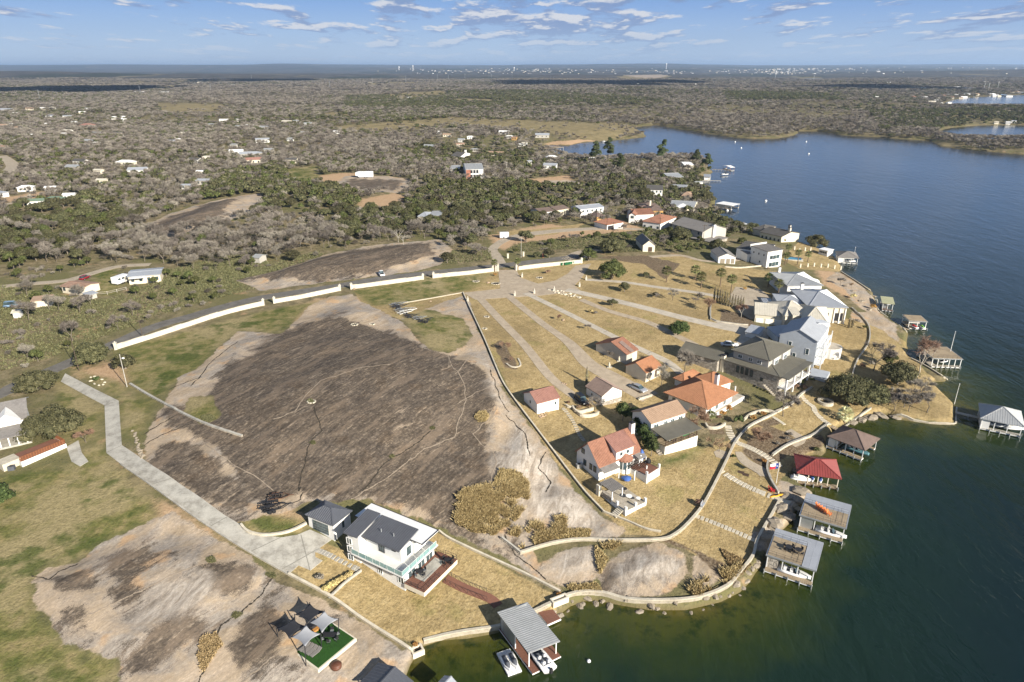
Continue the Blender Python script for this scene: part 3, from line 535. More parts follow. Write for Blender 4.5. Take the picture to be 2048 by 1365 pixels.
for px, w_, m_ in lanes: w_ *= .88; st(strip('driveway', px, w_, m_, 0.055, tw=[w_, w_, w_*1.1] if px[0][0] != 1015 else [2.8, 2.8, 3.0, 4.8, 7.5]))
for j in range(14):     # saw-cut slabs of the third lane
    t = j/13; q = wline(lanes[2][0], 1.0); i = int(t*(len(q)-2)); n_ = normals(q)[i]; a = q[i]-n_*1.45; b = q[i]+n_*1.45
    g = G(); z = Hz(*q[i])+0.068; dd_ = np.array([n_[1], -n_[0]])*0.10
    g.add([(*(a-dd_), z), (*(b-dd_), z), (*(b+dd_), z), (*(a+dd_), z)], [(0, 1, 2, 3)]); st(g.obj('expansion_joint', M_joint2))
st(sheet('driveway', [(1470, 575), (1520, 580), (1545, 600), (1540, 632), (1500, 640), (1475, 625), (1455, 600)], M_gravel, 0.05)); st(sheet('driveway', [(1420, 640), (1470, 650), (1540, 660), (1530, 700), (1470, 690), (1480, 672)], M_conc2, 0.06))
st(strip('driveway', [(1480, 520), (1440, 524), (1400, 522), (1360, 512), (1300, 515)], 3.0, M_paver, 0.05))
for px, w_ in (([(0, 572), (60, 566), (130, 560), (185, 545), (235, 532), (300, 528)], 4), ([(0, 408), (60, 400), (120, 398)], 4), ([(440, 300), (520, 290), (560, 296)], 4), ([(0, 310), (25, 330), (0, 350)], 9), ([(1210, 500), (1160, 505), (1130, 520)], 4), ([(0, 440), (60, 430), (130, 428)], 3)): st(strip('dirt_track', px, w_, M_gravel, 0.06))
# low stone walls: real walls with coping, each a thing
def lowwall(name, label, px, width, height, mt, cap=None, cat='wall', group=None, smooth=True, zfix=None, drop=0.8):
    w = wline(px, 1.0, smooth); n = normals(w); k = len(w); t = thing(name, label, cat, (w[0][0], w[0][1], Hz(*w[0])), 0, group); O = t.location
    def ribbon(nm, wd, lo, hi, m_):
        g = G()
        for i in range(k):
            z = (Hz(*w[i]) if zfix is None else zfix); a = w[i]+n[i]*wd/2; b = w[i]-n[i]*wd/2
            jz = random.uniform(-0.02, 0.02); g.V += [(a[0]-O.x, a[1]-O.y, z+lo-O.z), (b[0]-O.x, b[1]-O.y, z+lo-O.z), (b[0]-O.x, b[1]-O.y, z+hi+jz-O.z), (a[0]-O.x, a[1]-O.y, z+hi+jz-O.z)]
        for i in range(k-1):
            for j in range(4): q = i*4; g.F.append((q+j, q+(j+1) % 4, q+4+(j+1) % 4, q+4+j)); g.M.append(0)
        g.F += [(3, 2, 1, 0), (k*4-4, k*4-3, k*4-2, k*4-1)]; g.M += [0, 0]; return g.obj(nm, m_, t)
    ribbon('wall_body', width, -drop, height, mt); ribbon('coping', width+0.12, height+0.003, height+0.13, cap or M_conc2)
    # vertical joints between the stones, proud blocks
    g = G()
    for i in range(0, k-1, 2):
        for s_ in (-1, 1):
            c_ = w[i]+n[i]*s_*(width/2); h_ = (Hz(*w[i]) if zfix is None else zfix)
            g.box((c_[0]-O.x, c_[1]-O.y, h_+height*random.uniform(.3, .7)-O.z), (random.uniform(.5, .9), 0.10, height*random.uniform(.3, .5)), math.atan2(n[i][1], n[i][0])+math.pi/2)
    s = g.obj('wall_stone', mt, t); s['kind'] = 'stuff'
    keep(w, width/2+0.4); return t
WALLS = [([(1040, 1108), (1100, 1090), (1160, 1082), (1240, 1084), (1320, 1082), (1350, 1071), (1378, 1046), (1407, 1009), (1442, 943), (1467, 890)], .8, .8, M_cream, 'long cream retaining wall curving from the reed bed up through the lawns'),
 ([(1467, 890), (1477, 876), (1499, 854), (1545, 831), (1585, 808), (1600, 792), (1622, 778)], .8, .7, M_lime, 'white stone garden wall climbing past the orange shrubs towards the stone villa'),
 ([(1543, 913), (1575, 892), (1624, 873), (1643, 859), (1655, 850)], .8, .7, M_lime, 'white garden wall running down to the brown hip roofed boathouse'),
 ([(1534, 925), (1532, 942), (1540, 964), (1555, 989)], .6, .8, M_lime, 'short white garden wall behind the flagpole'),
 ([(1557, 1005), (1541, 1034), (1525, 1061), (1511, 1087), (1503, 1116), (1479, 1147), (1450, 1177), (1390, 1200), (1320, 1205), (1250, 1202), (1200, 1189), (1148, 1190), (1105, 1208), (1073, 1223), (1030, 1243), (993, 1257), (907, 1270), (845, 1285)], .85, .9, M_cream, 'long pale seawall following the green bay shore between the docks'),
 ([(824, 1306), (800, 1289), (725, 1242), (659, 1195), (575, 1150)], .7, .7, M_cream, 'straight pale wall between the mown yard and the bare granite, ending at the lake planter'),
 ([(573, 1149), (480, 1095), (388, 1035), (303, 973), (240, 929)], .35, .45, M_conc2, 'low concrete kerb wall along the lower side of the long driveway'),
 ([(876, 1064), (899, 1080), (960, 1109), (1047, 1149), (1118, 1186)], .5, .6, M_cream, 'straight cream wall on the upper side of the white house yard'),
 ([(1002, 1080), (1020, 1094), (1040, 1110)], .5, 1.0, M_conc2, 'short grey wall end stepping down beside the reeds'),
 ([(259, 768), (310, 798), (400, 844), (483, 873)], .9, .5, M_conc2, 'grey concrete ledge wall crossing the dark granite below the light pole'),
 ([(805, 607), (925, 586)], .3, .3, M_cream, 'thin kerb wall at the top edge of the granite by the turnaround'),
 ([(925, 586), (939, 617), (969, 682), (998, 752), (1014, 781), (1039, 816), (1088, 881), (1137, 946), (1166, 983), (1182, 1001), (1206, 1026)], .45, .6, M_cream, 'long cream boundary wall between the lawns and the granite dome'),
 ([(1206, 1026), (1250, 1043), (1290, 1060), (1320, 1066)], .4, .5, M_cream, 'low wall closing the lawn below the terracotta house'),
 ([(659, 1195), (690, 1166), (721, 1143)], .35, .6, M_conc, 'short concrete wall holding the bed of yellow grasses'),
 ([(1790, 835), (1840, 846), (1904, 851), (1909, 838), (1911, 818)], .6, .6, M_cream, 'cream seawall round the tip of the grassy point'),
 ([(1893, 762), (1885, 757), (1863, 743), (1841, 730), (1820, 720)], .5, .5, M_cream, 'pale seawall beside the white roof deck pier'),
 ([(1655, 876), (1676, 862), (1700, 848), (1728, 828), (1740, 820)], .5, .8, M_lime, 'cream stone wall behind the palm at the brown boathouse'),
 ([(1702, 618), (1730, 645), (1738, 665), (1735, 690), (1715, 720), (1705, 745), (1700, 770)], .5, .6, M_lime, 'curved white wall east of the long cream roofed house'),
 ([(1681, 546), (1714, 567), (1740, 585)], .4, .5, M_cream, 'low seawall above the upper pier'),
 ([(1420, 641), (1421, 612), (1422, 640), (1470, 650), (1495, 652)], .3, .5, M_lime, 'white kerb wall round the dark cypress bed'),
 ([(1450, 536), (1480, 538), (1532, 533)], .4, .8, M_lime, 'white wall in front of the modern white villa forecourt'),
 ([(1750, 583), (1755, 612), (1756, 622), (1797, 652), (1813, 668)], .4, .4, M_cream, 'rough ledge wall along the rocky shore between the upper piers')]
for px, w_, h_, m_, lab in WALLS: lowwall('stone_wall', lab, px, w_*.46, h_*.6, m_, M_lime if m_ is M_cream else M_conc)
def steps(px, wd, lab, m_=M_lime, rise=0.02):
    w = wline(px, 0.62); n = normals(w); t = thing('stone_path', lab, 'path', (w[0][0], w[0][1], Hz(*w[0])))
    O = t.location
    for i in range(len(w)):
        g = G(); g.box((0, 0, 0), (0.60+random.uniform(-.12, .06), wd*random.uniform(.8, 1.02), 0.22), 0)
        o = g.obj('stone_slab', m_, t); o.location = (w[i][0]-O.x, w[i][1]-O.y, Hz(*w[i])+rise-O.z); o.rotation_euler = (0, 0, math.atan2(-n[i][0], n[i][1])+random.uniform(-.06, .06))
    keep(w, wd/2+.3)
steps([(1454, 854), (1460, 872), (1471, 886), (1490, 894), (1512, 904), (1535, 918), (1556, 934)], 1.9, 'flagstone path stepping down past the dry creek to the red roofed boathouse')
steps([(1442, 946), (1487, 972), (1536, 993), (1560, 1001), (1575, 1008)], 1.8, 'flagstone path leading to the orange kayak and the upper grey dock')
steps([(1389, 1033), (1420, 1045), (1450, 1057), (1480, 1070), (1510, 1084)], 1.3, 'flagstone path leading to the dock with the black patio tables')
steps([(1601, 793), (1612, 806), (1625, 816), (1629, 826), (1642, 840), (1655, 850)], 1.4, 'flagstone path past the round fire ring')
steps([(1125, 818), (1137, 832), (1148, 850), (1156, 868), (1166, 882)], 1.0, 'slab walk across the lawn to the terracotta roofed house', M_cream)
steps([(632, 1100), (652, 1108), (680, 1122), (712, 1138)], 1.1, 'pale slab walk from the driveway to the white house', M_conc)
steps([(1545, 836), (1556, 843), (1566, 850)], .9, 'short flight of steps above the dry creek')
st(strip('gravel_bed', [(1475, 905), (1490, 925), (1520, 943), (1530, 955)], 3.0, M_gravel, 0.06, tw=[1.5, 3, 3.6, 2.6])); st(strip('gravel_bed', [(1575, 862), (1600, 880), (1580, 890)], 2.4, M_gravel, 0.06))
st(sheet('gravel_bed', [(1426, 905), (1436, 900), (1452, 905), (1458, 915), (1445, 920), (1430, 915)], M_gravel, 0.06))
# granite veins and open joints
M_vein = mat('pale_vein', (0.30, 0.245, 0.185), 0.92, .15, 2); M_crack = mat('crack_soil', (0.045, 0.038, 0.028), 0.98)  # dark soil colour, shared by granite joints, planters and planting rings
for px in ([(545, 838), (587, 823), (610, 790), (640, 761), (712, 737), (780, 728)], [(700, 998), (735, 978), (771, 957), (812, 925), (848, 897), (880, 886), (908, 874)], [(908, 874), (912, 855), (917, 838), (931, 800), (929, 778), (922, 758), (914, 743), (901, 728), (896, 713)], [(908, 749), (925, 730), (944, 713), (965, 700)], [(979, 772), (950, 785), (914, 808)], [(944, 868), (962, 890), (985, 905), (991, 925), (982, 950), (979, 975)], [(944, 868), (985, 830), (1000, 800)], [(545, 981), (520, 960), (460, 925), (400, 880)], [(480, 1365), (560, 1300), (600, 1290)], [(150, 1240), (260, 1190), (340, 1150), (420, 1120)]):
    st(strip('granite_vein', wob(px+[px[-1]], 9, 2.2, 5)[:-(len(px)*0+1)][:max(4, int(sum(math.dist(a, b) for a, b in zip(px[:-1], px[1:]))/9))], .19, M_vein, 0.03, True, clear=None, rough=0.6))
for px in ([(337, 778), (360, 768), (396, 755), (420, 725), (450, 700), (474, 683)], [(380, 772), (400, 752), (398, 765)], [(286, 868), (315, 850), (352, 829)], [(286, 891), (305, 878), (330, 866), (384, 844)], [(627, 814), (636, 840), (643, 862)], [(643, 862), (622, 880), (613, 897), (609, 925), (600, 950), (596, 981)], [(860, 862), (835, 885), (805, 905), (783, 915), (760, 935), (740, 965), (723, 981)], [(60, 1150), (95, 1158), (120, 1140), (160, 1125)], [(395, 1365), (410, 1330), (425, 1290), (440, 1250), (480, 1225), (520, 1190), (545, 1150)], [(1008, 1070), (1030, 1112), (1060, 1132), (1090, 1160)], [(604, 985), (598, 1000), (585, 1005)], [(1090, 905), (1075, 935), (1100, 965), (1090, 985)], [(1010, 830), (1050, 870), (1060, 920)], [(980, 740), (1000, 800), (1020, 830)]):
    st(strip('granite_joint', wob(px+[px[-1]], 7, 1.8, 9)[:max(4, int(sum(math.dist(a, b) for a, b in zip(px[:-1], px[1:]))/7))], .20, M_crack, 0.045, True, clear=None, rough=0.75))
# white boundary wall in five lengths, with piers
M_whitew = mat('painted_block', (0.56, 0.52, 0.44), 0.8, 0.14, 1.2, bump=0.5, bscale=5)
BW = [([(231, 698), (308, 674), (381, 650), (454, 627), (526, 610)], 'white boundary wall, longest length, starting by the dark oaks'), ([(548, 606), (600, 597), (679, 581)], 'white boundary wall length west of the first road gap'), ([(702, 578), (770, 569), (845, 559)], 'white boundary wall length beside the small white pickup'),
 ([(866, 556), (930, 550), (990, 543)], 'white boundary wall length ending at the palm gateway'), ([(1032, 541), (1100, 533), (1162, 527)], 'white boundary wall length with the green wheelie bins')]
for px, lab in BW:
    w = wline(px, 2.6, True); t = thing('boundary_wall', lab, 'wall', (w[0][0], w[0][1], Hz(*w[0])), 0, 'white roadside boundary wall'); O = t.location; keep(w, 1.2)
    for a, b in zip(w[:-1], w[1:]):
        za, zb = Hz(*a), Hz(*b); dx = (b-a); nn = np.array([-dx[1], dx[0]])/np.hypot(*dx)*.17; g = G(); hj = random.uniform(1.34, 1.5)
        V = [(a-nn), (a+nn), (b+nn), (b-nn)]; z_ = [za, za, zb, zb]
        V8 = [(v[0]-O.x, v[1]-O.y, zz-.4-O.z) for v, zz in zip(V, z_)]+[(v[0]-O.x, v[1]-O.y, zz+hj-O.z) for v, zz in zip(V, z_)]
        g.add(V8, [(0, 1, 2, 3), (7, 6, 5, 4), (0, 4, 5, 1), (1, 5, 6, 2), (2, 6, 7, 3), (3, 7, 4, 0)]); g.obj('wall_panel', M_whitew, t)
        g = G(); m_ = (a+b)/2; zm = (za+zb)/2+hj; g.bar((a[0]-O.x, a[1]-O.y, za+hj+.05-O.z), (b[0]-O.x, b[1]-O.y, zb+hj+.05-O.z), .44, .10); g.obj('coping', M_lime, t)
    for e in (w[0], w[-1]):
        g = G(); q = (e[0]-O.x, e[1]-O.y, Hz(*e)-O.z); g.box((q[0], q[1], q[2]+.9), (.75, .75, 2.2), .3); g.box((q[0], q[1], q[2]+2.08), (.95, .95, .16), .3); g.ball((q[0], q[1], q[2]+2.3), .22, 8, 5); g.obj('pier', M_whitew, t)
# ------------------------------------------------ building kit
def K(ox, oy, s): return lambda *p: [(ox+p[i]/s, oy+p[i+1]/s) for i in range(0, len(p), 2)]
c4 = K(480, 940, 4.2667); cA = K(1000, 640, 5.1125); cB = K(1100, 800, 6.8267); cC = K(1300, 520, 4.4457); cD = K(1400, 380, 5.1125); cE = K(1250, 700, 5.1125)
cF = K(1600, 580, 4.565); cG = K(1350, 780, 5.1125); cH = K(1450, 940, 5.1133); cI = K(800, 1080, 4.6545); cJ = K(500, 1120, 4.6545); cK = K(1150, 280, 5.8514)
cL = K(850, 240, 5.8514); cM = K(0, 200, 5.8514); cN = K(350, 200, 5.8514); cO = K(1748, 120, 6.8267); cP = K(0, 430, 3.4133); cQ = K(500, 430, 3.4133); cR = K(1000, 380, 4.096); cS = K(0, 700, 4.096); cT = K(350, 420, 3.7236)
class Fr:
    """rectangular frame on the ground: local x along A-B, local -y towards the camera side"""
    def __init__(s, x, y, z, rz, L, W): s.x, s.y, s.z, s.rz, s.L, s.W = x, y, z, rz, L, W
    def w(s, u, v, h=0.0): c, n = math.cos(s.rz), math.sin(s.rz); return Vector((s.x+u*c-v*n, s.y+u*n+v*c, s.z+h))
    def px(s, u, v, h=0.0): p = s.w(u, v, h); return proj(p.x, p.y, p.z)
def rect3(pts, e, z0=None, inset=0.0):
    A, B, C_ = pts; z = 5.0 if z0 is None else z0
    for _ in range(10):
        q = [Vector((float(v) for v in flat(p[0], p[1], z+e))) for p in (A, B, C_)]
        ab = q[1]-q[0]; d_ = ab.normalized(); nrm = Vector((-d_.y, d_.x)); bc = (q[2]-q[1]); wdt = bc.dot(nrm); c = (q[0]+q[1])/2+nrm*wdt/2
        if z0 is None: z = 0.5*z+0.5*max(Hz(c.x, c.y), 0)
    rz = math.atan2(d_.y, d_.x); yv = Vector((-math.sin(rz), math.cos(rz)))
    if yv.dot(Vector((0.25, 1))) < 0: rz += math.pi
    f = Fr(c.x, c.y, z, rz, ab.length-2*inset, abs(wdt)-2*inset)
    hw = [f.w(sx*(f.L/2+1.5), sy*(f.W/2+1.5)) for sx, sy in ((-1, -1), (1, -1), (1, 1), (-1, 1))]; POLYX.append(np.array([(v.x, v.y) for v in hw]))
    return f
def put(root, name, g, m, f, parent=None, u=0, v=0, h=0, rz=0, kind=None, smooth=False):
    """link geometry given in frame-local coordinates as a part of root"""
    o = g if isinstance(g, bpy.types.Object) else bpy.data.objects.new(name, g if isinstance(g, bpy.types.Mesh) else g.mesh(name, m, smooth))
    if not isinstance(g, bpy.types.Object): link(o, parent or root)
    if parent is None:
        p = f.w(u, v, h)-root.location; o.location = p; o.rotation_euler = (0, 0, f.rz+rz)
    else: o.location = (u, v, h); o.rotation_euler = (0, 0, rz)
    if kind: o['kind'] = kind
    return o
def roof_faces(kind, L, W, e, rise, o=0.4, ridge=None, up='back'):
    a, b = L/2+o, W/2+o
    if kind == 'flat': return [(-a, -b, e), (a, -b, e), (a, b, e), (-a, b, e)], [(0, 1, 2, 3)]
    if kind == 'shed':
        hb, hf = (e+rise, e) if up == 'back' else (e, e+rise)
        if up in ('left', 'right'): l, r = (e+rise, e) if up == 'left' else (e, e+rise); return [(-a, -b, l), (a, -b, r), (a, b, r), (-a, b, l)], [(0, 1, 2, 3)]
        return [(-a, -b, hf), (a, -b, hf), (a, b, hb), (-a, b, hb)], [(0, 1, 2, 3)]
    if kind == 'gable': return [(-a, -b, e), (a, -b, e), (a, b, e), (-a, b, e), (-a, 0, e+rise), (a, 0, e+rise)], [(0, 1, 5, 4), (2, 3, 4, 5)]
    r = max(0.0, a-b) if ridge is None else ridge
    if r < .05: return [(-a, -b, e), (a, -b, e), (a, b, e), (-a, b, e), (0, 0, e+rise)], [(0, 1, 4), (1, 2, 4), (2, 3, 4), (3, 0, 4)]
    if b > a and ridge is None: return [(-a, -b, e), (a, -b, e), (a, b, e), (-a, b, e), (0, -(b-a), e+rise), (0, b-a, e+rise)], [(0, 1, 4), (1, 2, 5, 4), (2, 3, 5), (3, 0, 4, 5)]
    return [(-a, -b, e), (a, -b, e), (a, b, e), (-a, b, e), (-r, 0, e+rise), (r, 0, e+rise)], [(0, 1, 5, 4), (1, 2, 5), (2, 3, 4, 5), (3, 0, 4)]
def ribs(g, vs, fs, sp=0.5, w=0.07, h=0.06, off=0.0, mi=0):
    for f in fs:
        P_ = [Vector(vs[i]) for i in f]; n = (P_[1]-P_[0]).cross(P_[2]-P_[0]).normalized()
        if n.z < 0: n = -n
        up = Vector((0, 0, 1))-n*n.z; up = up.normalized() if up.length > 1e-3 else Vector((0, 1, 0)); al = up.cross(n).normalized()
        q = [((p-P_[0]).dot(al), (p-P_[0]).dot(up)) for p in P_]; lo = min(a for a, b in q); hi = max(a for a, b in q); k = max(1, int((hi-lo)/sp)); st_ = (hi-lo)/k
        for i in range(k+1):
            a = min(max(lo+i*st_, lo+.04), hi-.04); ys_ = []
            for j in range(len(q)):
                (a1, b1), (a2, b2) = q[j], q[(j+1) % len(q)]
                if (a1 <= a) != (a2 <= a): ys_.append(b1+(b2-b1)*(a-a1)/(a2-a1))
            if len(ys_) >= 2 and max(ys_)-min(ys_) > .15:
                p = P_[0]+al*a+up*min(ys_)+n*(h/2-.005+off); r = P_[0]+al*a+up*max(ys_)+n*(h/2-.005+off); v = []
                for Q in (p, r): v += [Q-al*w/2-n*h/2, Q+n*h/2, Q+al*w/2-n*h/2]
                g.add(v, [(0, 1, 4, 3), (1, 2, 5, 4), (2, 1, 0), (3, 4, 5)], mi)
    return g
M_wht = mat('white_stucco', (0.72, 0.71, 0.68), 0.75, 0.05, 0.7, bump=0.15); M_crm = mat('cream_stucco', (0.66, 0.60, 0.48), 0.8, 0.08, 0.6, bump=0.2); M_grys = mat('grey_stucco', (0.42, 0.40, 0.36), 0.8, 0.08)
M_blus = mat('bluegrey_siding', (0.40, 0.43, 0.47), 0.7, 0.07, 1.0); M_oran = mat('ochre_wall', (0.55, 0.33, 0.12), 0.8, 0.1); M_brik = mat('red_brick_wall', (0.36, 0.15, 0.10), 0.85, 0.2, 3)
M_trim = mat('white_trim', (0.78, 0.78, 0.76), 0.5, 0.04); M_dark = mat('dark_metal', (0.03, 0.03, 0.034), 0.45, 0.2); M_wood = mat('weathered_deck_boards', (0.36, 0.285, 0.19), 0.8, 0.2, 1.2, streak=(1, 9, 1), bump=.3)
M_comp = mat('brown_composite_deck', (0.20, 0.095, 0.065), 0.7, 0.14, 1.5, streak=(1, 9, 1)); M_beam = mat('dark_timber', (0.085, 0.055, 0.038), 0.75, 0.2); M_galv = mat('galvanised_steel', (0.50, 0.52, 0.53), 0.35, 0.08, 1, 0.5, 0.6)
R_char = mat('charcoal_metal_roof', (0.115, 0.122, 0.14), 0.42, 0.08, 0.6, .45, 0.25); R_grey = mat('grey_metal_roof', (0.42, 0.43, 0.43), 0.42, 0.08, 0.5, .4, .3); R_blue = mat('pale_blue_metal_roof', (0.42, 0.44, 0.47), 0.42, 0.06, .5, .4, .25)
R_crm = mat('cream_metal_roof', (0.58, 0.54, 0.45), 0.5, 0.07, .6); R_olv = mat('olive_grey_metal_roof', (0.155, 0.145, 0.115), 0.5, 0.1, .5, .4, .15); R_red = mat('red_metal_roof', (0.27, 0.062, 0.055), 0.45, 0.1, .5, .4, .1)
R_brn = mat('brown_shingle_roof', (0.17, 0.125, 0.105), 0.85, 0.16, 2.0, bump=.4); R_ter = mat('terracotta_tile', (0.30, 0.15, 0.10), 0.85, 0.18, 1.8, bump=.5); R_pnk = mat('pink_clay_tile', (0.32, 0.17, 0.135), 0.85, 0.14, 1.8, bump=.5)
R_tan = mat('tan_clay_tile', (0.38, 0.265, 0.185), 0.85, 0.12, 1.8, bump=.5); R_umb = mat('umber_clay_tile', (0.225, 0.165, 0.14), 0.85, 0.15, 1.8, bump=.5); R_orn = mat('orange_clay_tile', (0.38, 0.185, 0.10), 0.85, 0.14, 1.8, bump=.5)
R_shg = mat('grey_shingle_roof', (0.23, 0.215, 0.20), 0.9, 0.16, 2.5, bump=.4); R_drk = mat('dark_shingle_roof', (0.10, 0.095, 0.09), 0.9, 0.2, 2.5); R_wht = mat('white_membrane_roof', (0.78, 0.78, 0.77), 0.6, 0.05, .4)
R_grn = mat('green_metal_roof', (0.16, 0.22, 0.16), 0.5, 0.1); R_rst = mat('rusted_roof', (0.34, 0.22, 0.16), 0.8, 0.3, 1)
def glass_mat():
    m, T = new_mat('window_glass'); c = T.ramp(T.noise(0.6, T.obj(), 3), [(0.35, (0.02, 0.03, 0.035)), (0.7, (0.10, 0.15, 0.16))]); return finish(m, T, c, 0.06, 0.8)
M_glass = glass_mat(); M_gglass = mat('green_balcony_glass', (0.22, 0.36, 0.36), 0.08, 0.1, 1, .8)
def stone_mat():
    m, T = new_mat('rubble_stone_wall'); p = T.obj(); v = T.n('ShaderNodeTexVoronoi', {'Vector': p, 'Scale': 1.5}); e = T.n('ShaderNodeTexVoronoi', {'Vector': p, 'Scale': 1.5}, feature='DISTANCE_TO_EDGE')
    c = T.mix(T.noise(5, p, 3), T.ramp(v.outputs[1], [(0.1, (0.20, 0.165, 0.13)), (0.5, (0.42, 0.37, 0.30)), (0.9, (0.60, 0.54, 0.45))]), (0.35, 0.32, 0.28))
    c = T.mix(T.ss(e.outputs[0], 0.07, 0.02), c, (0.24, 0.22, 0.19)); return finish(m, T, c, 0.9, 0.15, 0, T.bump(T.ss(e.outputs[0], 0, 0.12), 0.8, 0.06))
M_stone = stone_mat()
_wc = {}
def window(root, f, side, u, z, w=1.0, h=1.2, fm=None, name='window', split=1, proud=0.04, L=None, W=None, off=0.0):
    """side 0 front(-y) 1 right(+x) 2 back 3 left ; u along the side, z sill height"""
    fm = fm or M_trim; key = (round(w, 2), round(h, 2), fm.name, split)
    if key not in _wc:
        g = G(); t = min(.09, w*.12)
        for cx, cz, sx, sz in ((0, t/2, w, t), (0, h-t/2, w, t), (-w/2+t/2, h/2, t, h-2*t), (w/2-t/2, h/2, t, h-2*t)): g.box((cx, 0, cz), (sx, .10, sz))
        for k in range(1, split): g.box((-w/2+w*k/split, 0, h/2), (t*.7, .08, h-2*t))
        p = G(); p.box((0, .02, h/2), (w-1.6*t, .04, h-1.6*t)); _wc[key] = (g.mesh(name, fm), p.mesh('pane', M_glass))
    L = f.L if L is None else L; W = f.W if W is None else W
    x, y, r = {0: (u, -W/2-proud-off, 0), 1: (L/2+proud+off, u, math.pi/2), 2: (-u, W/2+proud+off, math.pi), 3: (-L/2-proud-off, -u, -math.pi/2)}[side]
    o = bpy.data.objects.new(name, _wc[key][0]); link(o, root); o.location = f.w(x, y, z)-root.location; o.rotation_euler = (0, 0, f.rz+r)
    q = bpy.data.objects.new('pane', _wc[key][1]); link(q, o); return o
def door(root, f, side, u, w=1.0, h=2.1, m=None, name='door', z=0.0, panels=0):
    x, y, r = {0: (u, -f.W/2-.03, 0), 1: (f.L/2+.03, u, math.pi/2), 2: (-u, f.W/2+.03, math.pi), 3: (-f.L/2-.03, -u, -math.pi/2)}[side]
    g = G(); g.box((0, 0, h/2), (w, .08, h)); o = g.obj(name, m or M_beam, root); o.location = f.w(x, y, z)-root.location; o.rotation_euler = (0, 0, f.rz+r)
    if panels:
        for i in range(4):
            g = G(); g.box((0, -.06, h*(i+.5)/4), (w-.12, .05, h/4-.08)); k = g.obj('door_panel', m or M_trim, o)
    return o
def wing(root, pts, e, kind='gable', rise=1.5, wm=None, rm=None, o=0.4, z0=None, sp=None, win=(), base=-1.2, thick=0.16, ridge=None, up='back', trim=True, f=None, wallname='wall', wall=True, rh=.06, rw=.08):
    f = f or rect3(pts, e, z0, inset=o); L, W = f.L, f.W; vs, fs = roof_faces(kind, L, W, e, rise, o, ridge, up)
    if root is None: return f
    if wall:
        g = G(); b, a = W/2, L/2; sl = rise/(W/2+o) if kind == 'gable' else 0
        if kind == 'gable':
            top = e+sl*o-thick-.02; pk = e+rise-thick-.03
            V = [(s*a, y, z) for s in (-1, 1) for y, z in ((-b, base), (b, base), (b, top), (0, pk), (-b, top))]
            g.add(V, [(4, 3, 2, 1, 0), (5, 6, 7, 8, 9), (0, 1, 6, 5), (1, 2, 7, 6), (2, 3, 8, 7), (3, 4, 9, 8), (4, 0, 5, 9)])
        elif kind == 'shed':
            z = {(-1, -1): e, (1, -1): e, (1, 1): e, (-1, 1): e}; tot = W+2*o if up in ('back', 'front') else L+2*o
            def zt(x, y): t = {'back': (y+W/2+o), 'front': (W/2+o-y), 'left': (L/2+o-x), 'right': (x+L/2+o)}[up]/tot; return e+rise*t-thick-.02
            c_ = [(-a, -b), (a, -b), (a, b), (-a, b)]; g.add([(x, y, base) for x, y in c_]+[(x, y, zt(x, y)) for x, y in c_], [(3, 2, 1, 0), (4, 5, 6, 7), (0, 1, 5, 4), (1, 2, 6, 5), (2, 3, 7, 6), (3, 0, 4, 7)])
        else: g.box((0, 0, (base+e-thick-.01)/2), (L, W, e-thick-.01-base))
        put(root, wallname, g, wm or M_wht, f)
    g = G(); g.slab(vs, fs, thick); r = put(root, 'roof', g, rm or R_grey, f)
    if sp:
        g = G(); ribs(g, vs, fs, sp, rw, rh); s = g.obj('roof_seam' if rh < .07 else 'tile_row', rm or R_grey, r); s['kind'] = 'stuff'
    if kind in ('hip', 'gable') and trim:
        g = G(); n = len(vs)
        if n >= 5:
            ed = [(4, 5)] if n == 6 else []
            if kind == 'hip': ed += [(0, 4), (3, 4)]+([(1, 5), (2, 5)] if n == 6 else [(1, 4), (2, 4)])
            if kind == 'hip' and n == 6 and vs[4][0] == 0: ed = [(4, 5), (0, 4), (1, 4), (2, 5), (3, 5)]
            for i, j in ed: g.bar(Vector(vs[i])+Vector((0, 0, .03)), Vector(vs[j])+Vector((0, 0, .03)), .22, .10)
            g.obj('ridge_cap', rm or R_grey, r)
    for wn in win: window(root, f, *wn[:3], *(wn[3:5] if len(wn) > 3 else (1.0, 1.2)), split=wn[5] if len(wn) > 5 else 1)
    return f
def chimney(root, f, u, v, h0, h1, w=.8, d=.8, m=None):
    g = G(); g.box((0, 0, (h0+h1)/2), (w, d, h1-h0)); c = put(root, 'chimney', g, m or M_wht, f, None, u, v); g = G(); g.box((0, 0, h1+.06), (w+.14, d+.14, .12)); g.box((0, 0, h1+.2), (w*.5, d*.5, .18)); g.obj('chimney_cap', M_dark, c)
def railing(root, f, pts, h=1.0, m=None, sp=1.2, bars=2, name='railing', r=.03, parent=None):
    g = G()
    for (a, b) in zip(pts[:-1], pts[1:]):
        a = Vector(a); b = Vector(b); L = (b-a).length; k = max(1, int(L/sp))
        for i in range(k+1): p = a.lerp(b, i/k); g.bar(p, p+Vector((0, 0, h)), r*1.6)
        for j in range(bars): z = Vector((0, 0, h*(1-j/bars))); g.bar(a+z, b+z, r*1.4)
    return put(root, name, g, m or M_dark, f)
def house(name, label, pts, e, cat='house', group=None, z0=None, **k):
    f = rect3(pts, e, z0, inset=k.get('o', .4)); t = thing(name, label, cat, (f.x, f.y, f.z), 0, group)
    wing(t, None, e, f=f, **k); return t, f
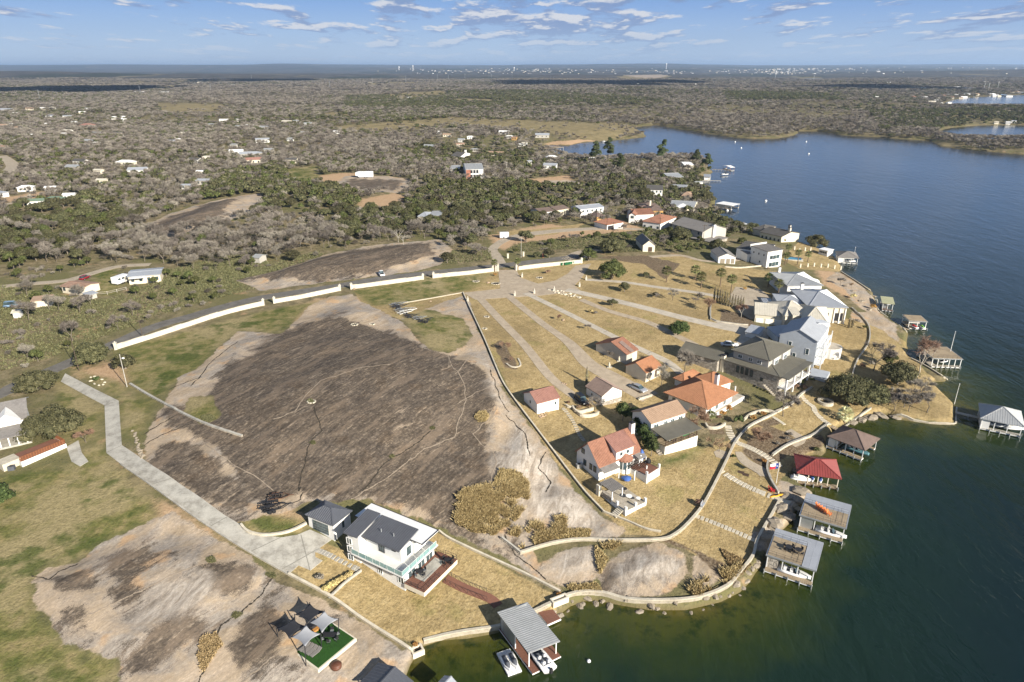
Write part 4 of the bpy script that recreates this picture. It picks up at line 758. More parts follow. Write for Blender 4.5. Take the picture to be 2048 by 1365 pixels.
# ------------------------------------------------ the modern white house and its garage
P3 = lambda k, *v: k(*v)
gt, gf = house('garage', 'white detached garage with charcoal hip roof at the end of the concrete driveway', c4(545, 378, 785, 475, 990, 360), 2.9, 'garage', kind='hip', rise=1.25, wm=M_wht, rm=R_char, sp=.42, o=.35)
d_ = door(gt, gf, 0, .0, gf.L*.62, 2.2, M_grys, 'garage_door')
for i in range(4):
    for j in range(4): g = G(); w_ = gf.L*.62/4; g.box((-gf.L*.31+w_*(i+.5), -.06, 2.2*(j+.5)/4), (w_-.10, .05, .46)); g.obj('door_panel', M_glass, d_)
window(gt, gf, 1, .2, .5, .8, 1.7); chimney
# main body
zb = 2.7; f0 = rect3(c4(940, 712, 1375, 917, 1680, 637), zb+.1, None); wh = thing('modern_house', 'two storey modern white house with charcoal shed roofs and a wrap balcony', 'house', (f0.x, f0.y, f0.z))
L, W_ = f0.L, f0.W; g = G(); g.box((-.0, .35, zb/2-.6), (L-1.2, W_-1.6, zb+1.2)); put(wh, 'lower_wall', g, M_wht, f0)
g = G(); g.box((0, 0, zb+.02), (L, W_, .26)); put(wh, 'balcony_slab', g, M_wht, f0)
g = G(); g.box((0, 0, zb-.17), (L+.06, W_+.06, .10)); put(wh, 'slab_fascia', g, M_dark, f0)
for a, b in (((-L/2+.08, -W_/2+.08), (L/2-.08, -W_/2+.08)), ((L/2-.08, -W_/2+.08), (L/2-.08, W_/2-.4))):
    n = 6 if a[1] == b[1] else 4
    for i in range(n):
        A_ = Vector((*a, 0)).lerp(Vector((*b, 0)), i/n); B_ = Vector((*a, 0)).lerp(Vector((*b, 0)), (i+1)/n-.01); g = G(); g.bar(A_+Vector((0, 0, zb+.65)), B_+Vector((0, 0, zb+.65)), .03, .85); put(wh, 'balcony_glass', g, M_gglass, f0)
railing(wh, f0, [(-L/2+.08, -W_/2+.08, zb+.15), (L/2-.08, -W_/2+.08, zb+.15), (L/2-.08, W_/2-.4, zb+.15)], 1.0, M_trim, 1.6, 1)
# upper storey
fu = Fr(*f0.w(-.6, 1.0, 0)[:2], f0.z, f0.rz, L-3.6, W_-3.4); g = G(); g.box((0, 0, zb+1.5), (fu.L, fu.W, 2.9)); put(wh, 'upper_wall', g, M_wht, fu)
ra = rect3(c4(1025, 562, 1345, 697, 1490, 530), 6.0, f0.z); g = G(); vs, fs = roof_faces('shed', ra.L, ra.W, 6.0, .9, 0, up='back'); g.slab(vs, fs, .2); r_ = put(wh, 'roof', g, R_char, ra); g = G(); ribs(g, vs, fs, .42); o_ = g.obj('roof_seam', R_char, r_); o_['kind'] = 'stuff'
rb_ = rect3(c4(872, 532, 988, 577, 1165, 390), 6.6, f0.z); g = G(); vs, fs = roof_faces('shed', rb_.L, rb_.W, 6.6, .8, 0, up='back'); g.slab(vs, fs, .2); r_ = put(wh, 'roof', g, R_char, rb_); g = G(); ribs(g, vs, fs, .42); o_ = g.obj('roof_seam', R_char, r_); o_['kind'] = 'stuff'
g = G(); g.box((0, .2, 3.0), (rb_.L-.6, rb_.W-.9, 7.0)); put(wh, 'stair_tower', g, M_wht, rb_)
fl = rect3(c4(1440, 600, 1545, 640, 1680, 522), 6.1, f0.z); fr_ = rect3(c4(1110, 287, 1680, 520, 1545, 640), 6.3, f0.z); g = G(); g.box((0, .15, 6.2), (fr_.L, fr_.W, .22)); o_ = put(wh, 'roof', g, R_wht, fr_); g = G(); g.box((0, -fr_.W/2+.03, 6.33), (fr_.L, .12, .12)); g.box((0, fr_.W/2+.2, 6.33), (fr_.L, .12, .12)); g.box((fr_.L/2, .1, 6.33), (.12, fr_.W, .12)); put(wh, 'parapet', g, M_dark, fr_)
g = G(); g.box((-1.0, 0, 4.3), (fr_.L-2.6, fr_.W-1.4, 3.4)); put(wh, 'upper_wall', g, M_wht, fr_)
for u, z, w, h in ((-fu.L*.05, zb+.6, 1.3, 2.0), (fu.L*.30, zb+1.9, .9, .5)): window(wh, fu, 0, u, z, w, h, M_dark, split=2)
for u, z, w, h in ((-1.2, zb+.4, 1.4, 2.0), (1.0, zb+1.6, .9, .6)): window(wh, fu, 1, u, z, w, h, M_trim)
lowf = Fr(*f0.w(0, .35, 0)[:2], f0.z, f0.rz, L-1.2, W_-1.6)
for u, w, h, z in ((-L*.02, 1.0, 2.1, .1), (L*.38, 1.3, 2.2, .1)): window(wh, lowf, 0, u, z, w, h, M_trim, split=2)
for u in (-2.2, 0.4, 2.6): window(wh, lowf, 1, u, .1, 1.9, 2.2, M_trim, split=2)
for k in range(3): window(wh, rb_, 0, -.3, 1.2+1.7*k, 1.2, 1.3, M_trim, split=2)
for (u, v) in ((-1.5, -.5), (1.2, -.4)): g = G(); g.tube([(0, 0, 6.3), (0, 0, 7.0)], .09, 8); put(wh, 'vent_pipe', g, M_galv, ra, None, u, v)
# patio deck
fd = rect3(cI(30, 405, 215, 490, 510, 175), .75, f0.z); dk = thing('patio_deck', 'brown composite patio deck with pale slab and black rails below the white house', 'deck', (fd.x, fd.y, fd.z)); g = G(); g.box((0, 0, .25), (fd.L, fd.W, .9)); put(dk, 'deck_base', g, M_crm, fd)
n_ = int(fd.W/.32)
for i in range(n_): g = G(); g.box((0, -fd.W/2+(i+.5)*fd.W/n_, .73), (fd.L+.06, fd.W/n_-.03, .06)); put(dk, 'deck_board', g, M_comp, fd)
g = G(); g.box((-fd.L*.12, fd.W*.02, .80), (fd.L*.5, fd.W*.62, .05)); put(dk, 'patio_slab', g, M_conc, fd)
a_, b_ = fd.L/2-.05, fd.W/2-.05; railing(dk, fd, [(-a_, -b_, .76), (a_, -b_, .76), (a_, -b_*.1, .76)], .95); railing(dk, fd, [(a_, b_*.35, .76), (a_, b_, .76), (-a_*.2, b_, .76)], .95)
for i, (a, b) in enumerate((((380, 365), (425, 400)), ((392, 352), (437, 388)), ((404, 338), (449, 375)), ((416, 324), (461, 362)))):
    pass
walk = strip('boardwalk', [c4(1745, 930)[0], c4(1900, 1010)[0], cI(820, 545)[0], cI(905, 620)[0]], 1.75, M_comp, .12); tag(walk, 'brown boardwalk running from the patio deck steps to the metal roofed boathouse', 'walkway')
wl = wline([c4(1745, 930)[0], c4(1900, 1010)[0], cI(820, 545)[0]], 2.0); nn = normals(wl)
for s_ in (-1, 1):
    g = G(); pr_ = None
    for q, n2 in zip(wl, nn):
        a = Vector((q[0]+n2[0]*s_*.85, q[1]+n2[1]*s_*.85, Hz(*q)+.15)); g.bar(a, a+Vector((0, 0, .9)), .05)
        if pr_ is not None: g.bar(pr_+Vector((0, 0, .9)), a+Vector((0, 0, .9)), .04)
        pr_ = a
    tag(g.obj('handrail', M_dark), f'thin black handrail on the {"upper" if s_ > 0 else "lower"} side of the brown boardwalk', 'handrail')
# ------------------------------------------------ four small garages along the lawns
t, f = house('garage', 'small white garage with pink clay tile roof beside the granite dome', cA(612, 797, 370, 860, 232, 745), 2.7, 'garage', kind='gable', rise=1.7, wm=M_wht, rm=R_pnk, sp=.36, rw=.2, rh=.1, o=.25); window(t, f, 0, f.L*.33, 1.0, .6, 1.0); door(t, f, 0, f.L*.43, .8, 2.0, M_crm); window(t, f, 3, 0, 1.2, .8, 1.0)
t, f = house('garage', 'white garage with umber clay tile roof beside the tall thin cypress', cA(865, 682, 1035, 787, 1255, 723), 2.7, 'garage', kind='gable', rise=1.9, wm=M_wht, rm=R_umb, sp=.36, rw=.2, rh=.1, o=.25); door(t, f, 1, -f.W*.30, .9, 2.0, M_trim); window(t, f, 0, -.8, 1.0, .8, .9); g = G(); g.box((f.L/2+.03, 0, .25), (.1, f.W, 1.3)); put(t, 'stone_base', g, M_stone, f)
t, f = house('garage', 'upper garage with orange tile roof and a dark red dormer, grey walls', cA(1412, 305, 1292, 360, 985, 240), 2.7, 'garage', kind='gable', rise=2.3, wm=M_grys, rm=R_ter, sp=.36, rw=.2, rh=.1, o=.25); g = G(); g.slab([(-.9, -f.W/2-.2, 2.95), (.7, -f.W/2-.2, 2.95), (.7, -f.W*.12, 4.75), (-.9, -f.W*.12, 4.75)], [(0, 1, 2, 3)], .2); put(t, 'dormer_roof', g, R_umb, f); door(t, f, 0, f.L*.2, 1.0, 2.0, M_crm); g = G(); g.box((f.L*.2, -f.W/2-.06, 1.2), (f.L*.5, .08, 2.0)); put(t, 'garage_door', g, M_crm, f)
t, f = house('garage', 'lower garage with bright orange tile roof behind the silver car', cA(1652, 472, 1490, 550, 1297, 457), 2.7, 'garage', kind='gable', rise=2.0, wm=M_crm, rm=R_orn, sp=.36, rw=.2, rh=.1, o=.25); window(t, f, 0, -1, 1, .9, 1); door(t, f, 0, 1.2, .9, 2.0)
# ------------------------------------------------ tan roofed two storey house with dark porch
t, f = house('lake_house', 'two storey white house with tan tile roof and long dark porch canopy', cE(630, 642, 262, 762, 28, 640), 5.6, kind='gable', rise=1.7, wm=M_wht, rm=R_tan, sp=.36, rw=.2, rh=.1, o=.3, base=-2)
for u, w in ((-f.L*.36, 1.5), (-f.L*.08, 1.2), (f.L*.12, 1.2), (f.L*.36, 1.4)): window(t, f, 0, u, 3.7, w, 1.3, split=2)
for u in (-f.W*.25, f.W*.2): window(t, f, 3, u, 3.4, 1.2, 1.3, M_dark)
pf = Fr(*f.w(0, -f.W/2-2.9, 0)[:2], f.z, f.rz, f.L-.4, 5.2); g = G(); g.box((0, .4, .1), (pf.L, pf.W-.8, 3.2)); put(t, 'porch_base', g, M_wht, pf)
g = G(); g.slab([(-pf.L/2-.4, -pf.W/2, 3.9), (pf.L/2+.2, -pf.W/2, 3.9), (pf.L/2+.2, pf.W/2+.2, 4.35), (-pf.L/2-.4, pf.W/2+.2, 4.35)], [(0, 1, 2, 3)], .14); put(t, 'porch_canopy', g, R_olv, pf)
for i in range(5): g = G(); g.box((0, 0, 2.8), (.16, .16, 2.3)); put(t, 'porch_post', g, M_beam, pf, None, -pf.L/2+.3+i*(pf.L-.6)/4, -pf.W/2+.95)
railing(t, pf, [(-pf.L/2+.1, -pf.W/2+.9, 1.7), (pf.L/2-.1, -pf.W/2+.9, 1.7)], .9, M_beam, 1.0, 3); g = G(); g.box((0, .4, 1.72), (pf.L, pf.W-.9, .06)); put(t, 'porch_floor', g, M_wood, pf)
for i in range(9): g = G(); g.box((0, 0, 0), (1.1, .34, .3)); put(t, 'step', g, M_stone, pf, None, -pf.L/2-.75, pf.W*.3-i*.5, 1.3-i*.26)
PORCH = (t, pf)
# ------------------------------------------------ terracotta house
t, f = house('lake_house', 'white house with terracotta tile roof, round bay and blue patio tarps', cB(1245, 700, 657, 932, 328, 706), 2.9, kind='gable', rise=4.0, wm=M_wht, rm=R_ter, sp=.36, rw=.2, rh=.1, o=.3, base=-2); TERR = (t, f)
bw = f.L*.42; bu = f.L*.10; g = G(); g.add([(bu-bw/2, -f.W/2-.15, -1), (bu+bw/2, -f.W/2-.15, -1), (bu+bw/2, 0, 4), (bu-bw/2, 0, 4), (bu-bw/2, -f.W/2-.15, 5.0), (bu+bw/2, -f.W/2-.15, 5.0), (bu+bw/2, 0, 6.3), (bu-bw/2, 0, 6.3)], [(0, 1, 5, 4), (1, 2, 6, 5), (3, 0, 4, 7), (4, 5, 6, 7)]); put(t, 'upper_bay', g, M_wht, f)
vs = [(bu-bw/2-.3, -f.W/2-.45, 5.12), (bu+bw/2+.3, -f.W/2-.45, 5.12), (bu+bw/2+.3, .02, 6.98), (bu-bw/2-.3, .02, 6.98)]; g = G(); g.slab(vs, [(0, 1, 2, 3)], .16); r_ = put(t, 'bay_roof', g, R_pnk, f); g = G(); ribs(g, vs, [(0, 1, 2, 3)], .36, .2, .1); o_ = g.obj('tile_row', R_pnk, r_); o_['kind'] = 'stuff'
for u in (-.8, .6): window(t, f, 0, bu+u*1.3, 3.6, .9, 1.0, off=.15)
g = G(); n8 = [(1.45*math.cos(a), 1.45*math.sin(a)) for a in [math.pi*(1+i/5) for i in range(6)]]; g.prism(n8, -1, 2.6); put(t, 'round_bay', g, M_wht, f, None, bu+.2, -f.W/2)
g = G(); nn8 = [(1.8*math.cos(a), 1.8*math.sin(a)) for a in [math.pi*(1+i/8) for i in range(9)]]; vs = [(x, y, 2.62) for x, y in nn8]+[(0, 0, 3.9)]; fs = [(i, i+1, 9) for i in range(8)]; g.slab(vs, fs, .12); ribs(g, vs, fs, .4, .12, .1); put(t, 'round_bay_roof', g, R_ter, f, None, bu+.2, -f.W/2)
for i in range(5):
    a = math.pi*(1+(i+.5)/5); g = G(); g.box((0, 0, 1.4), (.62, .1, 1.7)); w_ = put(t, 'window', g, M_glass, f, None, bu+.2+1.40*math.cos(a), -f.W/2+1.40*math.sin(a), 0, a+math.pi/2)
for u, z, w, h in ((-f.W*.22, 3.5, 1.0, 1.2), (f.W*.15, .9, .8, 1.4), (-f.W*.12, .9, .9, 1.4), (f.W*.33, 1.0, .9, 1.4)): window(t, f, 3, u, z, w, h, M_dark)
for u0, u1 in ((-f.L/2-.1, -f.L*.14), (f.L*.33, f.L/2+.3)):
    g = G(); g.slab([(u0, -f.W/2-1.9, 2.35), (u1, -f.W/2-1.9, 2.35), (u1, -f.W/2+.1, 2.85), (u0, -f.W/2+.1, 2.85)], [(0, 1, 2, 3)], .12); put(t, 'awning', g, R_shg, f)
    for u in (u0+.15, u1-.15): g = G(); g.box((0, 0, 1.0), (.14, .14, 2.7)); put(t, 'porch_post', g, M_trim, f, None, u, -f.W/2-1.8)
chimney(t, f, f.L/2+.1, -.6, -.5, 8.3, 1.0, .9)
# terraces of the terracotta house
tf = rect3(cB(1310, 1040, 1485, 930, 1290, 800), 1.7, None); tt = thing('terrace', 'brown deck terrace on white walls beside the terracotta house, covered with blue tarps', 'terrace', (tf.x, tf.y, tf.z)); g = G(); g.box((0, 0, .2), (tf.L, tf.W, 2.8)); put(tt, 'terrace_wall', g, M_wht, tf); g = G(); g.box((0, 0, 1.64), (tf.L-.3, tf.W-.3, .08)); put(tt, 'terrace_floor', g, M_comp, tf)
for sx in (-1, 1): g = G(); g.box((0, 0, 1.2), (.4, .4, 2.8)); put(tt, 'pier', g, M_wht, tf, None, sx*(tf.L/2-.1), -tf.W/2+.1)
railing(tt, tf, [(tf.L/2-.1, -tf.W/2+.3, 1.66), (tf.L/2-.1, tf.W/2-.1, 1.66)], 1.0, M_dark, 1.0)
af = rect3(cB(660, 1135, 838, 1262, 1003, 1185), 2.9, None); ap = thing('pergola', 'grey slatted canopy over the outdoor kitchen below the terracotta house', 'pergola', (af.x, af.y, af.z)); n_ = 9
for i in range(n_): g = G(); g.box((0, 0, 2.9), (af.L, af.W/n_-.06, .10)); put(ap, 'canopy_panel', g, R_shg, af, None, 0, -af.W/2+(i+.5)*af.W/n_)
for sx in (-1, 1):
    for sy in (-1, 1): g = G(); g.box((0, 0, 1.2), (.16, .16, 3.3)); put(ap, 'post', g, M_trim, af, None, sx*(af.L/2-.3), sy*(af.W/2-.3))
g = G(); g.box((0, 0, .6), (af.L*.8, .7, 1.0)); put(ap, 'counter', g, M_stone, af, None, 0, -af.W/2+.6); g = G(); g.box((0, 0, 1.1), (.9, .7, 2.8)); put(ap, 'stone_pillar', g, M_crm, af, None, -af.L/2+.1, -af.W/2-.1)
sf_ = Fr(*af.w(2.0, 1.4)[:2], af.z, af.rz, 9, 7); g = G(); g.box((0, 0, -.2), (7.4, 5.6, 1.2)); put(ap, 'terrace_base', g, M_wht, sf_)
for i in range(6):
    for j in range(5): g = G(); g.box((0, 0, .43), (1.17, 1.05, .08)); put(ap, 'floor_slab', g, M_conc2 if (i+j) % 3 else M_cream, sf_, None, -3.05+i*1.22, -2.2+j*1.1)
for u, v in ((3.5, -2.6), (3.5, 0), (1.2, -2.7), (3.5, 2.6)): g = G(); g.box((0, 0, .7), (.45, .45, 1.3)); put(ap, 'terrace_pier', g, M_wht, sf_, None, u, v)
for i in range(6): g = G(); g.box((0, 0, .3-i*.17), (1.5, .34, .18)); put(ap, 'step', g, M_lime, sf_, None, 2.4, -2.9-i*.33)
for u, v, w_, c_ in ((1.0, 0.6, 1.1, 'white'), (-1.4, 1.6, .9, 'dark'), (2.6, 1.6, .8, 'white')): q_ = sf_.w(u, v, .48); t_ = thing('patio_table', f'{c_} round patio table on the terrace of the terracotta roofed house, {"nearest the steps" if u == 1.0 else "by the wall" if u < 0 else "by the right pier"}', 'table', tuple(q_)); g = G(); g.tube([(0, 0, .68), (0, 0, .74)], w_*.6, 14); g.obj('tabletop', M_trim if c_ == 'white' else M_dark, t_); g = G(); g.tube([(0, 0, 0), (0, 0, .7)], .06, 6); g.obj('leg', M_dark, t_)
sl = Fr(*P(1270, 950)[:2], Hz(*P(1270, 950)[:2]), f.rz, 4, 3); sp2 = thing('pergola', 'dark open slat pergola between the round bay and the brown deck', 'pergola', (sl.x, sl.y, sl.z))
for i in range(9): g = G(); g.box((0, 0, 2.4), (.10, 3.0, .16)); put(sp2, 'slat', g, M_beam, sl, None, -1.8+i*.45, 0)
for sx in (-1, 1):
    for sy in (-1, 1): g = G(); g.box((0, 0, 1.1), (.2, .2, 2.4)); put(sp2, 'post', g, M_trim, sl, None, sx*1.7, sy*1.3)
# ------------------------------------------------ orange hip roofed house
t, f = house('lake_house', 'low white villa with a broad orange tile hip roof and white chimney', cE(387, 437, 838, 617, 1145, 440), 3.1, kind='hip', rise=3.3, wm=M_wht, rm=R_orn, sp=.38, rw=.22, rh=.1, o=1.0, base=-2.5)
wing(t, cE(880, 395, 1103, 327, 885, 228), 3.0, 'hip', 2.2, M_wht, R_orn, o=.5, z0=f.z, sp=.38, rw=.22, rh=.1, base=-2); wing(t, cE(600, 340, 790, 262, 655, 222), 2.9, 'hip', 1.6, M_wht, R_orn, o=.4, z0=f.z, sp=.38, rw=.22, rh=.1, base=-1)
chimney(t, f, f.L*.12, f.W*.40, 2, 7.2, .9, .9)
for u in (-.35, -.1, .2): window(t, f, 1, u*f.W, .8, 1.3, 1.7, split=2)
for u in (-.35, .35): window(t, f, 0, u*f.L, 1.0, 1.2, 1.3)
tf = rect3(cE(930, 640, 1210, 470, 1130, 400), 1.0, f.z-.4); g = G(); g.box((0, 0, -.2), (tf.L, 4.0, 2.0)); put(t, 'terrace_wall', g, M_wht, tf); g = G(); g.box((0, 0, .84), (tf.L-.5, 3.5, .08)); put(t, 'terrace_floor', g, M_conc2, tf)
for i in range(4): g = G(); g.box((0, 0, 1.8), (.3, .3, 2.4)); put(t, 'porch_column', g, M_trim, tf, None, -tf.L*.45+i*tf.L*.3, .6)
# ------------------------------------------------ big stone house, olive metal roofs
t, f = house('stone_villa', 'large stone villa with olive grey metal hip roofs and a columned porch', cC(622, 885, 1150, 1048, 1302, 872), 4.6, 'villa', kind='hip', rise=1.6, wm=M_stone, rm=R_olv, sp=.5, o=.6, base=-3.5)
fu = wing(t, cC(715, 802, 1062, 906, 1238, 765), 7.4, 'hip', 2.3, M_grys, R_olv, o=.6, z0=f.z, sp=.5, base=4)
fw = wing(t, cC(252, 807, 602, 905, 652, 820), 4.4, 'gable', 1.6, M_stone, R_olv, o=.4, z0=f.z, sp=.5, base=-3, up='back')
for i in range(4): window(t, f, 0, -f.L*.22+i*1.35, 1.9, .85, 2.0, M_dark)
for u, z in ((.12, -1.2), (.30, -1.4), (.22, 1.6), (-.05, 2.2)): window(t, f, 0, u*f.L, z, .8, 1.0, M_dark)
for u in (-.3, .0, .25): window(t, fu, 0, u*fu.L, 5.4, 1.3, 1.1, split=2)
for u in (-.25, .15): 
    g = G(); g.box((0, 0, 5.9), (.9, 2.6, 2.3)); put(t, 'dormer', g, M_wht, fu, None, fu.L/2+.2, u*fu.W); window(t, fu, 1, u*fu.W, 5.3, 2.0, 1.3, split=3, off=.65)
chimney(t, f, -f.L/2-.2, -f.W/2+.3, -3, 5.6, 1.0, 1.2, M_crm)
for i in range(4):
    g = G(); g.box((0, 0, 0.5), (.45, .45, 7.6)); put(t, 'porch_column', g, M_trim, f, None, f.L/2+2.2, -f.W/2+.2+i*f.W*.32)
g = G(); g.box((f.L/2+1.3, 0, 4.45), (3.2, f.W+.6, .22)); put(t, 'porch_roof', g, R_olv, f); g = G(); g.box((f.L/2+1.3, 0, 1.2), (2.6, f.W, .25)); put(t, 'balcony_floor', g, M_trim, f); railing(t, f, [(f.L/2+2.4, -f.W/2, 1.3), (f.L/2+2.4, f.W/2, 1.3)], 1, M_dark)
g = G(); g.box((f.L/2+1.6, -.5, -2.2), (4.6, f.W+1.5, .4)); put(t, 'terrace', g, M_conc, f)
for (k, m_) in ((0, M_dark),): 
    for i in range(10): g = G(); g.box((0, 0, 0), (.5, 1.0, .2)); put(t, 'step', g, M_conc2, f, None, f.L*.30+i*.5, -f.W/2-.8, 1.0-i*.32)
# ------------------------------------------------ blue grey gabled house
t, f = house('lake_house', 'tall blue grey gabled house with pale metal roof and stacked white balconies', cC(1582, 607, 1492, 737, 1120, 692), 7.6, kind='gable', rise=2.6, wm=M_blus, rm=R_blue, sp=.5, o=.3, base=-3)
wing(t, cC(1030, 600, 1130, 690, 1228, 600), 3.4, 'shed', .6, M_wht, R_blue, o=.3, z0=f.z, sp=.5); wing(t, cC(838, 642, 962, 668, 982, 610), 3.0, 'shed', .5, M_wht, R_blue, o=.2, z0=f.z, sp=.5); wing(t, cC(1290, 610, 1380, 640, 1400, 500), 8.0, 'gable', 1.2, M_wht, R_blue, o=.2, z0=f.z, sp=.5, base=3)
bs = 3 if f.w(1, 0).y < f.w(0, 0).y else 3
gs = 3 if f.w(-1, 0).y < f.w(1, 0).y else 1
for u, z, w, h in ((-f.W*.2, 4.2, 1.0, 1.9), (f.W*.28, 3.0, 1.0, 1.9), (-f.W*.05, 1.2, 1.0, 1.6), (f.W*.1, -1.2, 1.4, 2.0)): window(t, f, gs, u, z, w, h, M_trim)
sd2 = -1 if f.w(0, -1).x > f.w(0, 1).x else 1; o_s = sd2*(f.W/2+.9)
for k in range(3):
    g = G(); g.box((0, o_s, .2+k*2.6), (f.L*.9, 1.8, .2)); put(t, 'balcony_floor', g, M_trim, f); railing(t, f, [(-f.L*.45, o_s+sd2*.85, .3+k*2.6), (f.L*.45, o_s+sd2*.85, .3+k*2.6)], .95, M_trim, 1.0, 3)
for i in range(4): g = G(); g.box((0, 0, 2.4), (.24, .24, 9.6)); put(t, 'balcony_post', g, M_trim, f, None, -f.L*.44+i*f.L*.29, o_s+sd2*.85)
g = G(); g.box((0, 0, -1.8), (5.5, 5.0, 3.0)); fz = Fr(*P(1640, 745)[:2], Hz(*P(1640, 745)[:2])+1.0, f.rz, 5, 5); put(t, 'pool_terrace', g, M_blus, fz, None, -3, 0)
# round bastion between the houses
bq = P(1657, 712); bt = thing('retaining_tower', 'curved white retaining wall with a railed ramp east of the blue grey house', 'wall', tuple(bq)); g = G(); g.prism([(3.2*math.cos(a), 3.2*math.sin(a)) for a in [i*math.pi/8 for i in range(16)]], -1.2, 3.0); o_ = g.obj('tower_wall', M_wht, bt); g = G(); g.prism([(2.9*math.cos(a), 2.9*math.sin(a)) for a in [i*math.pi/8 for i in range(16)]], 3.0, 3.06); g.obj('tower_top', M_conc2, bt)
g = G()
for s_ in (-.55, .55): g.bar((s_-1.5, 0.5, 3.3), (s_-4.5, 7.0, 3.5), .1, .9)
g.bar((-1.5, .5, 3.0), (-4.5, 7, 3.2), 1.2, .15); g.obj('ramp', M_wood, bt)
# ------------------------------------------------ cream roofed house and its pale blue roofed neighbour
t, f = house('lake_house', 'sprawling house with cream standing seam roofs, three garage doors in front', cC(1195, 505, 1452, 500, 1425, 372), 4.6, kind='hip', rise=2.8, wm=M_crm, rm=R_crm, sp=.5, o=.4, base=-1.5)
g_ = wing(t, cC(925, 487, 1195, 512, 1190, 400), 3.6, 'gable', 1.9, M_crm, R_crm, o=.3, z0=f.z, sp=.5)
for i in range(3): door(t, g_, 0, -g_.L*.33+i*g_.L*.33, g_.L*.26, 2.2, M_trim, 'garage_door', panels=1)
wing(t, cC(1345, 572, 1600, 600, 1622, 432), 5.0, 'hip', 2.8, M_crm, R_crm, o=.4, z0=f.z, sp=.5, base=-2); window(t, f, 0, -1, .8, 1.2, 1.9); window(t, f, 0, 1.6, .8, 1.4, 1.9)
wing(t, cC(1265, 500, 1345, 500, 1330, 400), 5.2, 'gable', 1.0, M_crm, R_crm, o=.2, z0=f.z, sp=.5, base=0, trim=False)
t, f = house('lake_house', 'cream walled house under a broad pale blue metal hip roof with open porch', cC(1405, 425, 1762, 432, 1732, 272), 5.2, kind='hip', rise=2.4, wm=M_crm, rm=R_blue, sp=.5, o=.6, base=-2.5)
wing(t, cC(1135, 392, 1400, 405, 1385, 318), 4.2, 'hip', 1.3, M_wht, R_blue, o=.3, z0=f.z, sp=.5); wing(t, cC(1005, 388, 1090, 392, 1100, 350), 3.0, 'flat', 0, M_wht, R_blue, o=.2, z0=f.z, sp=.5); chimney(t, f, -f.L*.3, f.W*.35, 4, 8.4, 1, .9)
for u in (.02, -.2, -.36): window(t, f, 0, u*f.L, 1.4, .9, 1.6, M_dark)
g = G(); g.box((f.L*.33, -f.W/2-.04, 1.6), (f.L*.24, .1, 2.8)); put(t, 'porch_opening', g, M_dark, f)
for i in range(3): g = G(); g.box((0, 0, 1.2), (.3, .3, 7.0)); put(t, 'porch_column', g, M_trim, f, None, f.L*.2+i*f.L*.15, -f.W/2-.2)
# ------------------------------------------------ grey roofed barn house with vault
t, f = house('barn_house', 'white house with wide grey hip roof and a white barrel vaulted wing', cD(886, 987, 1262, 985, 1246, 843), 5.4, kind='hip', rise=1.8, wm=M_wht, rm=R_grey, sp=.5, o=.5, base=-2)
wing(t, cD(1030, 1062, 1188, 1062, 1200, 1005), 4.2, 'flat', 0, M_wht, R_blue, o=.3, z0=f.z, sp=.5); chimney(t, f, -f.L*.3, f.W*.4, 4, 8.0, .9, .8)
for u in (-.05, .1, .25): window(t, f, 0, u*f.L, 2.6, 1.2, 1.4, M_dark)
vf = rect3(cD(765, 930, 900, 980, 985, 850), 3.6, f.z); g = G(); n_ = 10; r = vf.W/2
pts_ = [(-r*math.cos(math.pi*i/n_), 3.0+1.9*math.sin(math.pi*i/n_)) for i in range(n_+1)]; V = [(sx*vf.L/2, y, z) for sx in (-1, 1) for y, z in [(-r, -1)]+pts_+[(r, -1)]]; m2 = len(V)//2
g.add(V, [tuple(range(m2-1, -1, -1)), tuple(range(m2, 2*m2))]+[(i, i+1, m2+i+1, m2+i) for i in range(m2-1)]); put(t, 'vaulted_wing', g, M_wht, vf)
# ------------------------------------------------ modern white villa, its garage, pool and pool house
t, f = house('modern_villa', 'modern white villa with grey shed roofs above a palm lined pool', cD(692, 640, 852, 615, 782, 545), 7.2, 'villa', kind='shed', rise=.5, wm=M_wht, rm=R_shg, sp=.5, o=.3, base=-3)
wing(t, cD(372, 600, 690, 640, 640, 548), 5.4, 'flat', 0, M_wht, R_drk, o=.1, z0=f.z, base=-1); f2 = wing(t, cD(480, 662, 628, 650, 545, 598), 4.2, 'shed', .9, M_wht, R_shg, o=.2, z0=f.z, sp=.5); g = G(); g.box((0, f.W/2+.1, 7.6), (f.L+1.0, .3, 1.4)); put(t, 'parapet', g, M_wht, f)
for u in (-.2, .25): window(t, f2, 0, u*f2.L, .2, 1.2, 2.6, M_dark)
for u, z in ((-.3, 4.8), (0, 4.8), (.3, 4.8), (.1, 1.5)): window(t, f, 3, u*f.W, z, .6, .8, M_dark)
window(t, f, 0, 0, 3.4, f.L*.7, 1.8, M_trim, split=3); window(t, f, 0, 0, .2, f.L*.7, 2.0, M_trim, split=3)
t, f = house('garage', 'white three bay garage with grey gable roof beside the modern villa', cD(100, 620, 182, 692, 347, 672), 3.0, 'garage', kind='gable', rise=1.6, wm=M_wht, rm=R_shg, o=.3)
s_ = 1 if f.w(1, 0).y < f.w(-1, 0).y else 3
for u, w in ((-f.W*.25, 1.9), (f.W*.08, 1.6), (f.W*.35, 1.4)): door(t, f, s_, u, w, 2.1, mat('taupe_door', (.28, .24, .18)), 'garage_door', panels=1)
po = P(*cD(925, 712)[0]); pl = thing('swimming_pool', 'small blue swimming pool between the palms behind the modern villa', 'pool', tuple(po)); g = G(); g.box((0, 0, 0), (10, 5.5, .5), -.3); g.obj('pool_coping', M_lime, pl); g = G(); g.box((0, 0, .25), (8.5, 4.2, .06), -.3); g.obj('pool_water', mat('pool_blue', (.08, .28, .42), .05, .05), pl)
